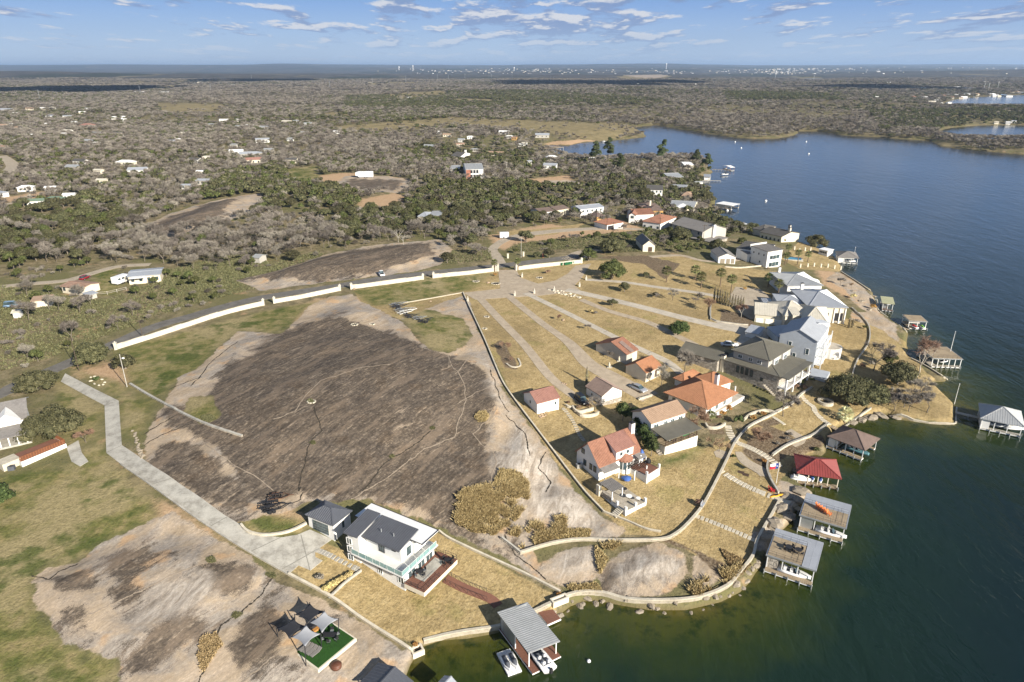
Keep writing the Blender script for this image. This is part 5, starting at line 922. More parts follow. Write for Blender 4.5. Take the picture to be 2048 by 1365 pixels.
t, f = house('pool_house', 'small flat roofed white pool house at the water edge under a live oak', cD(1205, 610, 1305, 632, 1365, 615), 2.8, 'pool house', kind='flat', rise=0, wm=M_wht, rm=R_wht, o=.25, base=-1.5)
for i in range(4): window(t, f, 0, -f.L*.33+i*f.L*.2, 1.2, .7, .8, M_dark)
for i, (x, y) in enumerate(((960, 620), (1010, 640), (1068, 630), (1124, 630), (1230, 800), (1300, 800), (1368, 815), (1432, 825), (1160, 790), (1095, 795), (1020, 800))):
    q = P(*cD(x, y)[0]); g = G(); g.box((0, 0, .6), (.5, .5, 1.8)); g.box((0, 0, 1.55), (.62, .62, .12)); o_ = g.obj('fence_pier', M_crm); o_.location = q
    tag(o_, ['white square pier of the garden fence near the pool house', 'white square pier of the long shore fence in front of the modern villa'][i > 3], 'pier', 'white fence piers at the modern villa')
# ------------------------------------------------ houses further up the shore and in the scrub
def H(name, lab, pts, e, wins=0, cat='house', **k):
    t, f = house(name, lab, pts, e, cat, **k)
    for i in range(wins): window(t, f, 0, -f.L*.38+i*f.L*.76/max(1, wins-1), .9 if e < 4 else e-1.9, 1.0, 1.2, M_dark)
    return t, f
t, f = H('lake_house', 'long dark roofed house on the shore with a tall cream chimney', cD(600, 432, 835, 485, 872, 412), 3.8, 5, kind='gable', rise=1.6, wm=M_crm, rm=R_drk, o=.5, base=-2); wing(t, cD(528, 400, 640, 420, 740, 372), 3.6, 'hip', 1.4, M_crm, R_drk, z0=f.z, base=-2); chimney(t, f, f.L*.42, 0, 2, 7, 1.2, 1.0, M_crm); chimney(t, f, f.L*.1, f.W*.4, 2, 7, 1.2, 1.0, M_grys)
t, f = H('long_house', 'long white two storey building with pale metal roof', cK(342, 787, 58, 817, 8, 772), 4.8, 5, kind='gable', rise=1.0, wm=M_wht, rm=R_blue, o=.3); [window(t, f, 0, -f.L*.1+i*3, .6, 1, 1.2, M_dark) for i in range(4)]
t, f = H('house', 'white house with dark brown roof and raised deck left of the long white building', cL(1352, 1085, 1520, 1065, 1468, 1015), 3.4, 2, kind='gable', rise=1.0, wm=M_wht, rm=R_brn); wing(t, cL(1530, 1060, 1690, 1035, 1640, 990), 3.0, 'gable', 1.0, M_crm, R_brn, z0=f.z); g = G(); g.box((0, -5, -.2), (9, 4, .3)); put(t, 'deck', g, M_wood, f)
t, f = H('garage', 'orange tiled garage with black car in front', cK(372, 1000, 575, 965, 480, 915), 2.9, 0, 'garage', kind='hip', rise=1.8, wm=M_wht, rm=R_ter, sp=.5, rw=.2, rh=.1); g = G(); g.box((-f.L*.27, -f.W/2-.04, 1.1), (f.L*.36, .1, 2.1)); put(t, 'garage_opening', g, M_dark, f)
H('garage', 'brown roofed ochre walled garage behind the orange tiled garage', cK(250, 905, 372, 892, 320, 850), 2.8, 0, 'garage', kind='hip', rise=1.2, wm=M_oran, rm=R_brn)
t, f = H('villa', 'white villa with stepped orange tile roofs and a tower gable', cK(780, 955, 1000, 985, 945, 875), 3.9, 3, 'villa', kind='hip', rise=2.6, wm=M_wht, rm=R_ter, sp=.5, rw=.2, rh=.1, base=-1.5); wing(t, cK(690, 880, 930, 870, 900, 815), 4.6, 'gable', 1.8, M_wht, R_ter, z0=f.z, sp=.5, rw=.2, rh=.1); f2 = wing(t, cK(740, 840, 715, 890, 625, 875), 5.0, 'gable', 1.4, M_wht, R_ter, z0=f.z); [window(t, f2, s, 0, 3.3, 1.6, 1.4, M_dark, split=2) for s in (0, 1, 3)]
t, f = H('villa', 'ochre villa with brown tile roofs behind the orange roofed villa', cK(860, 832, 1040, 830, 960, 782), 3.4, 3, 'villa', kind='hip', rise=1.6, wm=M_oran, rm=R_brn); wing(t, cK(770, 790, 1000, 785, 960, 745), 3.2, 'hip', 1.5, M_oran, R_brn, z0=f.z); chimney(t, f, -f.L*.1, f.W*.5, 2, 7, .9, .9, M_crm)
t, f = H('lake_house', 'white walled house with wide white metal roofs near the water', cK(1095, 775, 1392, 795, 1345, 722), 3.2, 4, kind='gable', rise=1.6, wm=M_crm, rm=R_grey, sp=.6); wing(t, cK(1180, 800, 1390, 800, 1330, 750), 3.0, 'hip', 1.2, M_crm, R_wht, z0=f.z)
t, f = H('house', 'white two storey house with dark roof and balcony behind the oaks', cK(835, 585, 1030, 590, 945, 545), 5.6, 4, kind='gable', rise=1.8, wm=M_wht, rm=R_drk)
t, f = H('lake_house', 'large grey house with steep shed roofs and a tall white chimney', cK(1115, 985, 1490, 1085, 1592, 990), 4.8, 4, kind='gable', rise=2.6, wm=M_grys, rm=R_shg, o=.5, base=-2); chimney(t, f, f.L/2+.2, -1, -1, 7.6, 1.4, 1.4); wing(t, cK(1335, 1150, 1590, 1205, 1640, 1120), 2.9, 'flat', 0, M_stone, R_shg, z0=f.z-1.5); 
t, f = H('garage', 'small cream stone garage with steep grey gable roof', cK(700, 1155, 785, 1242, 920, 1215), 2.9, 0, 'garage', kind='gable', rise=2.4, wm=M_crm, rm=R_shg); s_ = 1 if f.w(1, 0).y < f.w(-1, 0).y else 3; door(t, f, s_, .6, 1.8, 2.1, M_beam, 'garage_door')
H('lake_house', 'low house with wide white roof beside the swimming jetties', cK(1095, 445, 1272, 440, 1262, 388), 3.2, 3, kind='gable', rise=1.6, wm=M_crm, rm=R_grey)
H('lake_house', 'pale roofed house half hidden in bare trees on the wooded point', cK(1275, 300, 1390, 300, 1380, 262), 3.0, 3, kind='gable', rise=1.2, wm=M_crm, rm=R_wht)
H('boat_shed', 'long grey roofed shed by the jetties', cK(1115, 560, 1300, 570, 1290, 530), 3.0, 0, 'shed', kind='gable', rise=.9, wm=M_grys, rm=R_grey)
H('house', 'beige roofed house under oaks near the round tree', cK(1240, 660, 1370, 665, 1340, 612), 3.0, 2, kind='hip', rise=1.3, wm=M_crm, rm=R_tan)
t, f = H('brick_house', 'two storey red brick and white house with metal roof and four balcony bays', cL(470, 578, 686, 574, 672, 512), 6.6, 0, kind='gable', rise=2.0, wm=M_wht, rm=R_grey, sp=.6); g = G(); g.box((-f.L*.36, -f.W/2-.05, 3.0), (f.L*.26, .12, 6.2)); put(t, 'brick_front', g, M_brik, f)
for i in range(3):
    for z in (.4, 3.6): g = G(); g.box((0, 0, 0), (f.L*.13, .14, 2.2)); put(t, 'balcony_bay', g, M_dark, f, None, -f.L*.18+i*f.L*.17, -f.W/2-.06, z+1.2)
for i in range(3): window(t, f, 0, f.L*.28+i*1.7, .8, 1, 1.6, M_dark)
H('shed', 'long grey metal shed left of the brick house', cL(288, 575, 402, 575, 405, 530), 3.0, 0, 'shed', kind='gable', rise=1.2, wm=M_grys, rm=R_grey)
t, f = H('house', 'white dark trimmed two storey house with tall white chimney in the woods', cL(300, 420, 420, 425, 400, 385), 5, 3, kind='gable', rise=2, wm=M_wht, rm=R_drk); chimney(t, f, f.L/2, 0, 0, 9, 1.6, 1.2)
t, f = H('cabin', 'small white cabin with pale roofs in the green oaks', cT(1802, 48, 1872, 50, 1862, 14), 3.0, 2, 'cabin', kind='hip', rise=1.2, wm=M_wht, rm=R_blue); wing(t, cT(1900, 42, 1980, 42, 1975, 14), 2.8, 'shed', .6, M_crm, R_grey, z0=f.z)
t, f = H('trailer_home', 'long mobile home with pale metal roof beside the green yard', cP(860, 420, 1095, 400, 1085, 355), 3.0, 4, 'trailer home', kind='gable', rise=.5, wm=M_crm, rm=R_blue, sp=.8); g = G(); g.box((-f.L*.2, -f.W/2-1.2, 2.7), (f.L*.45, 2.6, .1)); put(t, 'awning', g, R_wht, f)
H('shed', 'rusty roofed shed in bare trees left of the mobile home', cP(400, 480, 550, 500, 545, 440), 2.6, 1, 'shed', kind='gable', rise=.7, wm=M_crm, rm=R_rst)
H('shed', 'low cream shed with flat roof under bare trees', cP(200, 585, 345, 570, 330, 545), 2.4, 0, 'shed', kind='shed', rise=.3, wm=M_crm, rm=R_tan)
H('shed', 'tiny white shed with round top beside a dark bush', cP(65, 665, 130, 660, 125, 640), 1.9, 0, 'shed', kind='gable', rise=.5, wm=M_wht, rm=R_crm)
H('shed', 'small grey lean-to by the wire fence', cP(590, 545, 665, 525, 650, 510), 1.8, 0, 'shed', kind='shed', rise=.4, wm=M_grys, rm=R_blue)
H('shed', 'silver shed among bare trees near the upper granite sheet', cT(565, 350, 625, 355, 620, 325), 2.4, 0, 'shed', kind='gable', rise=.7, wm=M_grys, rm=R_grey)
# white farmhouse at the left edge
t, f = house('farmhouse', 'white farmhouse with grey shingle roof and gabled porch at the left edge', cS(-260, 780, 245, 670, 215, 600), 2.6, kind='shed', rise=.7, wm=M_wht, rm=R_shg, o=.3, base=-1.5, wall=False)
g = G(); g.box((0, f.W/2+2.6, 1.5), (f.L-.6, 5.4, 5.6)); put(t, 'wall', g, M_wht, f); vs = [(-f.L/2-.3, f.W/2-.4, 4.3), (f.L/2, f.W/2-.4, 4.3), (f.L/2, f.W/2+6.0, 6.6), (-f.L/2-.3, f.W/2+6.0, 6.6)]; g = G(); g.slab(vs, [(0, 1, 2, 3)], .16); put(t, 'roof', g, R_shg, f)
g = G(); g.slab([(-f.L/2-.3, f.W/2+6.0, 6.6), (f.L/2, f.W/2+6.0, 6.6), (f.L/2, f.W/2+10, 5.0), (-f.L/2-.3, f.W/2+10, 5.0)], [(0, 1, 2, 3)], .16); put(t, 'rear_roof', g, R_blue, f)
gu = f.L*.12; g = G(); g.add([(gu-2.6, f.W/2-.55, 4.35), (gu+2.6, f.W/2-.55, 4.35), (gu, f.W/2-.55, 6.1), (gu-2.6, f.W/2+1, 4.4), (gu+2.6, f.W/2+1, 4.4), (gu, f.W/2+4, 6.1)], [(0, 1, 2), (5, 4, 3), (0, 2, 5, 3), (1, 4, 5, 2)]); put(t, 'gable', g, M_wht, f)
for i in range(4): window(t, f, 0, -f.L*.1+i*1.9, 3.1, .8, .9, M_dark, off=-f.W-.05)
for i in range(6): g = G(); g.box((0, 0, 1.0), (.22, .22, 3.2)); put(t, 'porch_column', g, M_trim, f, None, -f.L*.35+i*f.L*.155, -f.W/2+.2)
g = G(); g.box((0, 0, .1), (f.L, f.W, .5)); put(t, 'porch_floor', g, M_conc, f)
for i in range(4): door(t, Fr(f.x, f.y, f.z, f.rz, f.L, -f.W+.1), 0, -f.L*.25+i*2.6, 1.1, 2.0, mat('chestnut_door', (.30, .13, .05)))
df = rect3(cS(150, 895, 520, 745, 480, 700), 1.4, None); g = G(); g.box((0, 0, -.3), (df.L, df.W+1.0, 2.7)); put(t, 'deck_wall', g, M_wht, df)
nb_ = 14
for i in range(nb_): g = G(); g.box((0, -(df.W+1)/2+(i+.5)*(df.W+1)/nb_, 1.10), (df.L-.3, (df.W+1)/nb_-.03, .08)); put(t, 'deck_board', g, M_comp, df)
railing(t, df, [(-df.L/2, -(df.W+1)/2+.1, 1.1), (df.L/2-.1, -(df.W+1)/2+.1, 1.1), (df.L/2-.1, (df.W+1)/2, 1.1)], 1.0, mat('red_cedar', (.28, .11, .05)), .5, 5, r=.05)
sf2 = rect3(cS(0, 930, 150, 870, 120, 840), 1.6, None); g = G(); g.box((0, 0, 0), (sf2.L, 3.0, 3.0)); put(t, 'stone_base', g, M_lime, sf2)
# small far houses, each with walls, roof and windows
ROOFS = dict(w=(R_wht, 'white'), b=(R_blue, 'pale blue'), g=(R_grey, 'grey'), d=(R_drk, 'dark'), t=(R_tan, 'tan'), n=(R_grn, 'green'), r=(R_rst, 'rust brown'), p=(R_pnk, 'pink'), o=(R_ter, 'orange'), c=(R_crm, 'cream'))
WALLM = dict(w=(M_wht, 'white'), c=(M_crm, 'cream'), g=(M_grys, 'grey'), o=(M_oran, 'ochre'))
FAR = []
for k, s in ((cM, '70,110,160,bw 185,152,70,ww 345,95,75,tc 500,92,50,wc 610,88,70,cw 600,185,110,bw 790,190,90,gw 965,142,70,wc 1040,100,70,gw 1335,205,55,ww 1440,195,40,ww 1455,230,45,ww 40,300,100,tc 120,280,60,ww 195,322,70,tc 335,312,50,cc 560,280,55,ww 602,260,40,ww 870,260,60,ww 1030,300,160,pc 795,370,110,cw 750,405,75,ww 370,415,70,ww 150,445,60,gw 1140,400,120,gw 1385,398,150,dw 1030,490,140,gg 1130,512,80,ww 2005,495,110,bw 1480,745,200,wc 1620,840,200,bw 310,1045,160,ww 30,1110,90,bw 430,1215,170,nw 655,1178,180,nw 820,1142,80,ww 1200,968,100,cc 950,730,170,dw 880,800,180,gg 50,560,110,rc 1160,850,60,cc 600,1050,60,ww'),
 (cN, '90,400,95,cc 40,470,60,ww 70,300,50,ww 440,295,85,gw 575,245,95,ww 720,235,50,ww 755,320,95,gw 880,312,95,wc 1050,325,110,gw 1310,260,110,cc 1420,255,90,gw 1560,288,90,gw 1890,382,65,ww 1025,480,150,bw 690,540,60,gg 1350,465,60,gw 720,615,150,ww 860,650,190,bb 955,640,110,bg 920,722,180,pc 1100,600,100,gg 1370,722,130,dc 235,715,140,dw 370,690,60,cc 310,862,60,wc 150,1025,120,bw 340,972,150,bg 1510,395,80,gw'),
 (cL, '160,150,60,ww 260,185,95,tc 490,135,55,dg 925,155,115,ww 985,205,80,ww 1045,225,60,ro 425,248,75,bw 530,212,80,ww 410,300,95,rc 60,330,140,gc 580,360,85,gg 830,412,170,tc 1200,512,80,bg 1370,195,160,bg 1120,305,60,ww 1465,560,150,bw 1480,462,130,ww 1960,480,90,ww 1160,290,50,cw')):
    for it in s.split(' '):
        x, y, w, c = it.split(','); (px, py), = k(float(x), float(y)); FAR.append((px, py, float(w)/5.8514, c))
for it in '30,520,45,ww 140,512,60,cc 190,552,30,ww 325,562,40,ww 520,522,75,oc 680,528,85,ww 780,590,90,cc 840,570,60,ww 900,600,60,dw 1015,602,60,ww 870,540,50,cc 940,505,80,oc 1000,490,50,ww 1050,525,60,oc 1110,495,70,ww 1180,530,50,oc 1220,522,80,ww 1260,478,90,gw 1380,482,80,tc 1600,480,90,ww 1650,500,80,ww 1700,505,50,cc 1830,505,90,gw 570,320,35,ww 370,355,30,ww 660,402,100,ww 940,402,95,ww 1130,388,120,ww 1260,402,150,gg 1900,450,150,tc 2000,462,80,bb 1540,312,60,cc 1500,308,40,ww 40,345,40,ww 195,320,50,ww 125,190,30,ww 60,165,50,ww 650,138,60,ww 1820,872,50,ww 1890,866,60,bw 1660,870,40,cc'.split(' '):
    x, y, w, c = it.split(','); (px, py), = cO(float(x), float(y)); FAR.append((px, py, float(w)/6.8267, c))
FAR += [(185, 163, 12, 'ww'), (280, 183, 30, 'ww'), (330, 184, 24, 'wc'), (465, 168, 8, 'ww'), (400, 163, 10, 'cc'), (820, 196, 14, 'ww'), (740, 163, 8, 'dc'), (1395, 372, 14, 'gw'), (1015, 165, 8, 'cc')]
seen = {}
for i, (px, py, wp, c) in enumerate(FAR):
    q = P(px, py+2); dep = q.y*cp+(CAMZ-q.z)*sp_; L = max(wp*dep/FPX, 6) ; L = min(L, 34); Wd = L*random.uniform(.45, .6) if L < 18 else 9; e = random.uniform(2.6, 3.2); rm, rn = ROOFS[c[0]]; wm, wn = WALLM.get(c[1], WALLM['g'])
    rz = random.uniform(-.35, .35); reg = 'in the far left woods' if px < 350 else 'above the green oaks' if px < 720 else 'near the sandy cove' if px < 1300 and py > 230 else 'beyond the lake' if px > 1600 and py > 185 else 'near the horizon'
    lab = f'{"long" if L > 20 else "small"} {wn} house with {rn} roof {reg}'
    t = thing('house', lab, 'house', tuple(q), rz, 'small houses scattered through the woods')
    f = Fr(q.x, q.y, q.z, rz, L, Wd); POLYX.append(np.array([(f.w(a*(L/2+2), b*(Wd/2+3)).x, f.w(a*(L/2+2), b*(Wd/2+3)).y) for a, b in ((-1, -1.8), (1, -1.8), (1, 1), (-1, 1))]))
    t.rotation_euler = (0, 0, 0); wing(t, None, e, random.choice(('gable', 'gable', 'hip')), Wd*.22, wm, rm, f=f, trim=False)
    if q.y < 1300:
        for k in range(3): window(t, f, 0, -L*.3+k*L*.3, .9, 1.1, 1.2, M_dark)
# far town on the horizon: too small and too many to count
g = G()
for i in range(420):
    px = random.choice((random.gauss(1010, 90), random.uniform(820, 1330), random.gauss(1560, 40), random.uniform(1330, 1640), random.uniform(1500, 2040))); py = random.uniform(138, 148) if px < 1330 else random.uniform(136, 150)
    q = P(px, py); s = q.y/FPX; w = random.uniform(.8, 3.6)*s; h = random.uniform(.5, 1.2)*s; g.box((q.x, q.y, q.z+h/2), (w, w*.6, h), random.uniform(-.5, .5), random.choice((0, 1, 1, 2, 3, 3, 3)))
for px, h in ((826, 7), (1332, 9), (798, 5), (1028, 5)): q = P(px, 140); s = q.y/FPX; g.tube([q, q+Vector((0, 0, h*s))], [.5*s, .5*s], 8); g.ball((q.x, q.y, q.z+h*s), 1.3*s, 8, 5)
tag(g.obj('distant_town', [M_wht, M_crm, R_grey, M_grys]), kind='stuff', label='pale buildings of the distant town spread along the horizon')
# ------------------------------------------------ plants
R = np.random.RandomState(11)
def leaf_mat(name, c0, c1, c2, rough=0.75):
    m, T = new_mat(name); g = T.n('ShaderNodeNewGeometry'); oi = T.n('ShaderNodeObjectInfo').outputs['Random']; n = T.noise(0.9, T.obj(), 3)
    f = T.m('ADD', T.m('MULTIPLY', g.outputs['Random Per Island'], .55), T.m('MULTIPLY', n, .5)); c = T.ramp(f, [(.2, c0), (.5, c1), (.85, c2)])
    hv = T.n('ShaderNodeHueSaturation', {'Color': c, 'Hue': T.m('ADD', .485, T.m('MULTIPLY', oi, .03)), 'Value': T.m('ADD', .75, T.m('MULTIPLY', oi, .5)), 'Saturation': .95}).outputs[0]
    p = T.n('ShaderNodeBsdfPrincipled', {'Base Color': hv, 'Roughness': rough}); p.inputs['Specular IOR Level'].default_value = .2
    T.n('ShaderNodeOutputMaterial', {'Surface': p.outputs[0]}); return m
L_oak = leaf_mat('live_oak_leaves', (.034, .037, .017), (.072, .072, .032), (.14, .13, .062)); L_ced = leaf_mat('cedar_leaves', (.036, .046, .013), (.070, .080, .023), (.118, .125, .042)); L_dk = leaf_mat('dark_hedge_leaves', (.02, .033, .010), (.048, .068, .018), (.10, .125, .04))
L_bare = leaf_mat('bare_twigs', (.125, .108, .088), (.20, .175, .145), (.29, .258, .215)); L_brn = leaf_mat('russet_twigs', (.15, .09, .055), (.24, .15, .09), (.34, .23, .15)); L_pine = leaf_mat('pine_needles', (.025, .036, .014), (.055, .072, .028), (.10, .115, .05))
L_palm = leaf_mat('palm_fronds', (.05, .065, .018), (.12, .135, .045), (.24, .22, .09)); L_reed = leaf_mat('dry_reeds', (.22, .165, .065), (.42, .32, .14), (.56, .45, .23)); L_oran = leaf_mat('amber_foliage', (.20, .10, .02), (.36, .19, .04), (.48, .29, .09))
L_cact = leaf_mat('prickly_scrub', (.06, .066, .03), (.125, .13, .055), (.22, .205, .10)); M_bark = mat('grey_bark', (.20, .17, .135), .95, .25, 4, bump=.6); M_pbark = mat('pale_bark', (.52, .48, .41), .9, .2, 4); M_ptrunk = mat('palm_trunk', (.17, .125, .085), .95, .25, 6)
def leaves(cs, rs, n, s, flat_=.8, up=.25, seed=0, jit=.25):
    """quads scattered over the shells of lobes"""
    r_ = np.random.RandomState(seed); cs = np.array(cs, float); rs = np.array(rs, float); w = rs**2/np.sum(rs**2); k = r_.choice(len(cs), n, p=w); d_ = r_.normal(size=(n, 3)); d_[:, 2] = np.abs(d_[:, 2])*1.0-up*r_.uniform(0, 1.2, n); d_ /= np.linalg.norm(d_, axis=1)[:, None]
    c = cs[k]+d_*rs[k][:, None]*(1-jit*r_.uniform(0, 1, n)**2)[:, None]*np.array([1, 1, flat_]); nn_ = d_+r_.normal(size=(n, 3))*.55; nn_ /= np.linalg.norm(nn_, axis=1)[:, None]
    a = np.cross(nn_, r_.normal(size=(n, 3))); a /= np.linalg.norm(a, axis=1)[:, None]; b = np.cross(nn_, a); sz = (s*r_.uniform(.6, 1.35, n))[:, None]
    V = np.stack([c-a*sz*.5, c+b*sz*.42, c+a*sz*.5, c-b*sz*.42], 1).reshape(-1, 3); return V, np.arange(4*n).reshape(n, 4)
def lobes(R_, H_, n, seed, rr=(.30, .48), base=.35):
    r_ = random.Random(seed); out = []; rad = []
    for i in range(n):
        a = 2*math.pi*(i*.382+r_.uniform(-.05, .05)); q = math.sqrt((i+.5)/n)*(1-rr[0])*r_.uniform(.85, 1.1); z = H_*(base+(1-base-.15)*math.sqrt(max(0, 1-(q/.86)**2))*r_.uniform(.6, 1.0)); out.append((R_*q*math.cos(a), R_*q*math.sin(a), z)); rad.append(R_*r_.uniform(*rr))
    return out, rad
def crown_mesh(name, R_, H_, nl, n, s, m_, seed, core=True, extra=None, flat_=.8, **k):
    cs, rs = lobes(R_, H_, nl, seed, **k); V, F = leaves(cs, rs, n, s, flat_, seed=seed); Vs = [V]; Fs = [F]
    if core:
        g = G(); random.seed(seed)
        for c, r in zip(cs, rs): g.ball(c, (r*.62, r*.62, r*.62*flat_), 6, 4, jit=.2)
        V2 = np.array(g.V); F2 = np.array([f if len(f) == 4 else f+(f[2],) for f in g.F]); Fs.append(F2+len(V)); Vs.append(V2)
    return np_mesh(name, np.concatenate(Vs), np.concatenate(Fs), m_), cs, rs
def trunk_mesh(name, cs, H_, r, m_, seed, nb=7):
    g = G(); r_ = random.Random(seed); fork = (r_.uniform(-.15, .15), r_.uniform(-.15, .15), H_*.28); g.tube([(0, 0, -.4), (0, 0, H_*.12), fork], [r*1.25, r, r*.85], 6)
    for c in list(cs)[:nb]: mid = (Vector(fork)+Vector(c))*.5+Vector((r_.uniform(-.2, .2), r_.uniform(-.2, .2), -.1)); g.tube([fork, mid, c], [r*.55, r*.33, r*.12], 5)
    return g.mesh(name, m_)
def bare_geo(H_, seed, depth=4, spread=.62, nt=420, tw=.045, tl=.75, r0=.16, wide=1.0):
    r_ = random.Random(seed); seg = []; ends = []
    def br(p, d_, L, r, k):
        q = p+d_*L; mid = (p+q)/2+Vector((r_.uniform(-1, 1), r_.uniform(-1, 1), 0))*L*.07; seg.append((p, mid, r, r*.85)); seg.append((mid, q, r*.85, r*.66))
        if k <= 1: ends.append((mid, d_, L)); ends.append((q, d_, L))
        if k == 0: return
        for i in range(r_.choice((2, 3, 3)) if k > 1 else 3):
            ax = Vector((r_.uniform(-1, 1), r_.uniform(-1, 1), r_.uniform(-.25, .35))).normalized(); nd = (d_+ax*spread*r_.uniform(.8, 1.4)); nd.x *= wide; nd.y *= wide; br(q, nd.normalized(), L*r_.uniform(.62, .84), r*.62, k-1)
    br(Vector((0, 0, -.3)), Vector((r_.uniform(-.12, .12), r_.uniform(-.12, .12), 1)).normalized(), H_*.30, r0, depth); V = []; F = []
    for p, q, a, b in seg:
        d_ = (q-p).normalized(); u = d_.orthogonal().normalized(); w = d_.cross(u); o = len(V)
        for P_, rr in ((p, a), (q, b)):
            for k in range(3): t = 2*math.pi*k/3; V.append(tuple(P_+(u*math.cos(t)+w*math.sin(t))*rr))
        F += [(o+k, o+(k+1) % 3, o+3+(k+1) % 3, o+3+k) for k in range(3)]
    nseg = len(F)
    for i in range(nt):
        p, d_, L = r_.choice(ends); dd = (d_*.7+Vector((r_.gauss(0, 1), r_.gauss(0, 1), r_.gauss(0, .8)))*.75).normalized(); q = p+dd*tl*r_.uniform(.5, 1.3); s = dd.orthogonal().normalized()*tw*.5; o = len(V)
        V += [tuple(p-s), tuple(p+s), tuple(q+s*.4), tuple(q-s*.4)]; F.append((o, o+1, o+2, o+3))
    return np.array(V), np.array(F), nseg
def two(name, V, F, nseg, mats):
    me = np_mesh(name, V, F, mats); ix = np.zeros(len(F), np.int32); ix[nseg:] = 1; me.polygons.foreach_set('material_index', ix); return me
OAK = []; CED = []; BAR = []; SHR = []
for i in range(5):
    me, cs, rs = crown_mesh('crown', 3.2, 4.6, 15, 1700, .34, L_oak, 20+i, base=.2); OAK.append((me, trunk_mesh('trunk', cs[::2], 4.6, .22, M_bark, i)))
for i in range(4):
    me, cs, rs = crown_mesh('crown', 2.3, 4.4, 11, 1100, .26, L_ced, 50+i, rr=(.32, .5), base=.16, flat_=1.15); CED.append((me, trunk_mesh('trunk', cs[:5], 3.6, .14, M_bark, i, 4)))
for i in range(5):
    V, F, ns = bare_geo(6.6, 70+i, nt=1700, tw=.06, tl=.85); BAR.append((np_mesh('crown', V, F[ns//9*1:], L_bare) if 0 else two('crown', V[:], F[:], ns, [M_bark, L_bare]), None))
for i in range(4):
    V, F, ns = bare_geo(2.9, 90+i, depth=4, spread=1.1, nt=1100, tw=.045, tl=.55, r0=.05, wide=1.25); SHR.append((two('shrub', V, F, ns, [L_bare, L_bare]), None))
# single-mesh light versions for the distance
def light(kind, i):
    if kind == 'oak': cs, rs = lobes(3.2, 4.6, 8, 200+i, base=.2); V, F = leaves(cs, rs, 150, .95, .8, seed=i); mt = L_oak
    elif kind == 'cedar': cs, rs = lobes(2.3, 4.4, 6, 230+i, base=.16); V, F = leaves(cs, rs, 110, .8, 1.1, seed=i); mt = L_ced
    if kind in ('oak', 'cedar'):
        g = G(); [g.ball(c, (r*.8, r*.8, r*.72), 5, 3, jit=.1) for c, r in zip(cs, rs)]; V2 = np.array(g.V); F2 = np.array(g.F); return np_mesh(kind+'_far', np.concatenate([V, V2]), np.concatenate([F, F2+len(V)]), mt)
    V, F, ns = bare_geo(5.6 if kind == 'bare' else 2.7, 260+i, depth=3, spread=.8, nt=330, tw=.15, tl=1.15, r0=.13, wide=1.1); return two(kind+'_far', V, F, ns, [M_bark, L_bare])
LOW = {k: [light(k, i) for i in range(3)] for k in ('oak', 'cedar', 'bare', 'shrub')}
LABK = dict(oak=('live_oak', 'live oak', 'tree'), cedar=('cedar_tree', 'cedar', 'tree'), bare=('bare_tree', 'leafless grey tree', 'tree'), shrub=('bare_shrub', 'leafless grey shrub', 'shrub'))
SETS = dict(oak=OAK, cedar=CED, bare=BAR, shrub=SHR)
def plant(kind, x, y, s, label, group=None, z=None, parts=True, sz=None, mats=None):
    nm, wd, cat = LABK[kind]; z = Hz(x, y) if z is None else z; rz = random.uniform(0, 6.28); me, tk = random.choice(SETS[kind]) if parts else (random.choice(LOW[kind]), None)
    if tk is None: o = bpy.data.objects.new(nm, me); link(o); o.location = (x, y, z); o.rotation_euler = (0, 0, rz); o.scale = (s, s, (sz or s)); return tag(o, label, cat, group)
    o = thing(nm, label, cat, (x, y, z), rz, group); o.scale = (s, s, (sz or s)); a = bpy.data.objects.new('trunk', tk); link(a, o); b = bpy.data.objects.new('crown', me); link(b, o); return o
SCRUB = wpoly([(-900, 1150), (-300, 905), (0, 778), (117, 724), (234, 670), (381, 618), (513, 584), (676, 558), (851, 533), (985, 520), (1100, 508), (1180, 503), (1250, 512), (1390, 508), (1425, 498), (1480, 468), (1590, 484), (1620, 300), (3300, 300), (3300, 131), (-900, 131)])
GREENP = [wpoly(p) for p in ([(360, 400), (470, 350), (560, 328), (650, 340), (690, 372), (740, 420), (800, 440), (830, 400), (850, 368), (1000, 362), (1200, 376), (1330, 372), (1420, 330), (1430, 410), (1200, 400), (1160, 420), (1120, 440), (1000, 448), (860, 462), (700, 480), (520, 430)],
 [(0, 440), (60, 400), (170, 392), (300, 440), (260, 475), (100, 520), (-200, 600)], [(690, 194), (1000, 182), (1330, 200), (1300, 216), (690, 216)], [(1730, 225), (2400, 215), (2400, 300), (1900, 262), (1760, 268)], [(1450, 185), (1650, 190), (1700, 205), (1450, 205)], [(780, 300), (950, 275), (1080, 290), (1050, 340), (850, 320)], [(1190, 490), (1400, 430), (1560, 478), (1420, 520), (1230, 520)])]
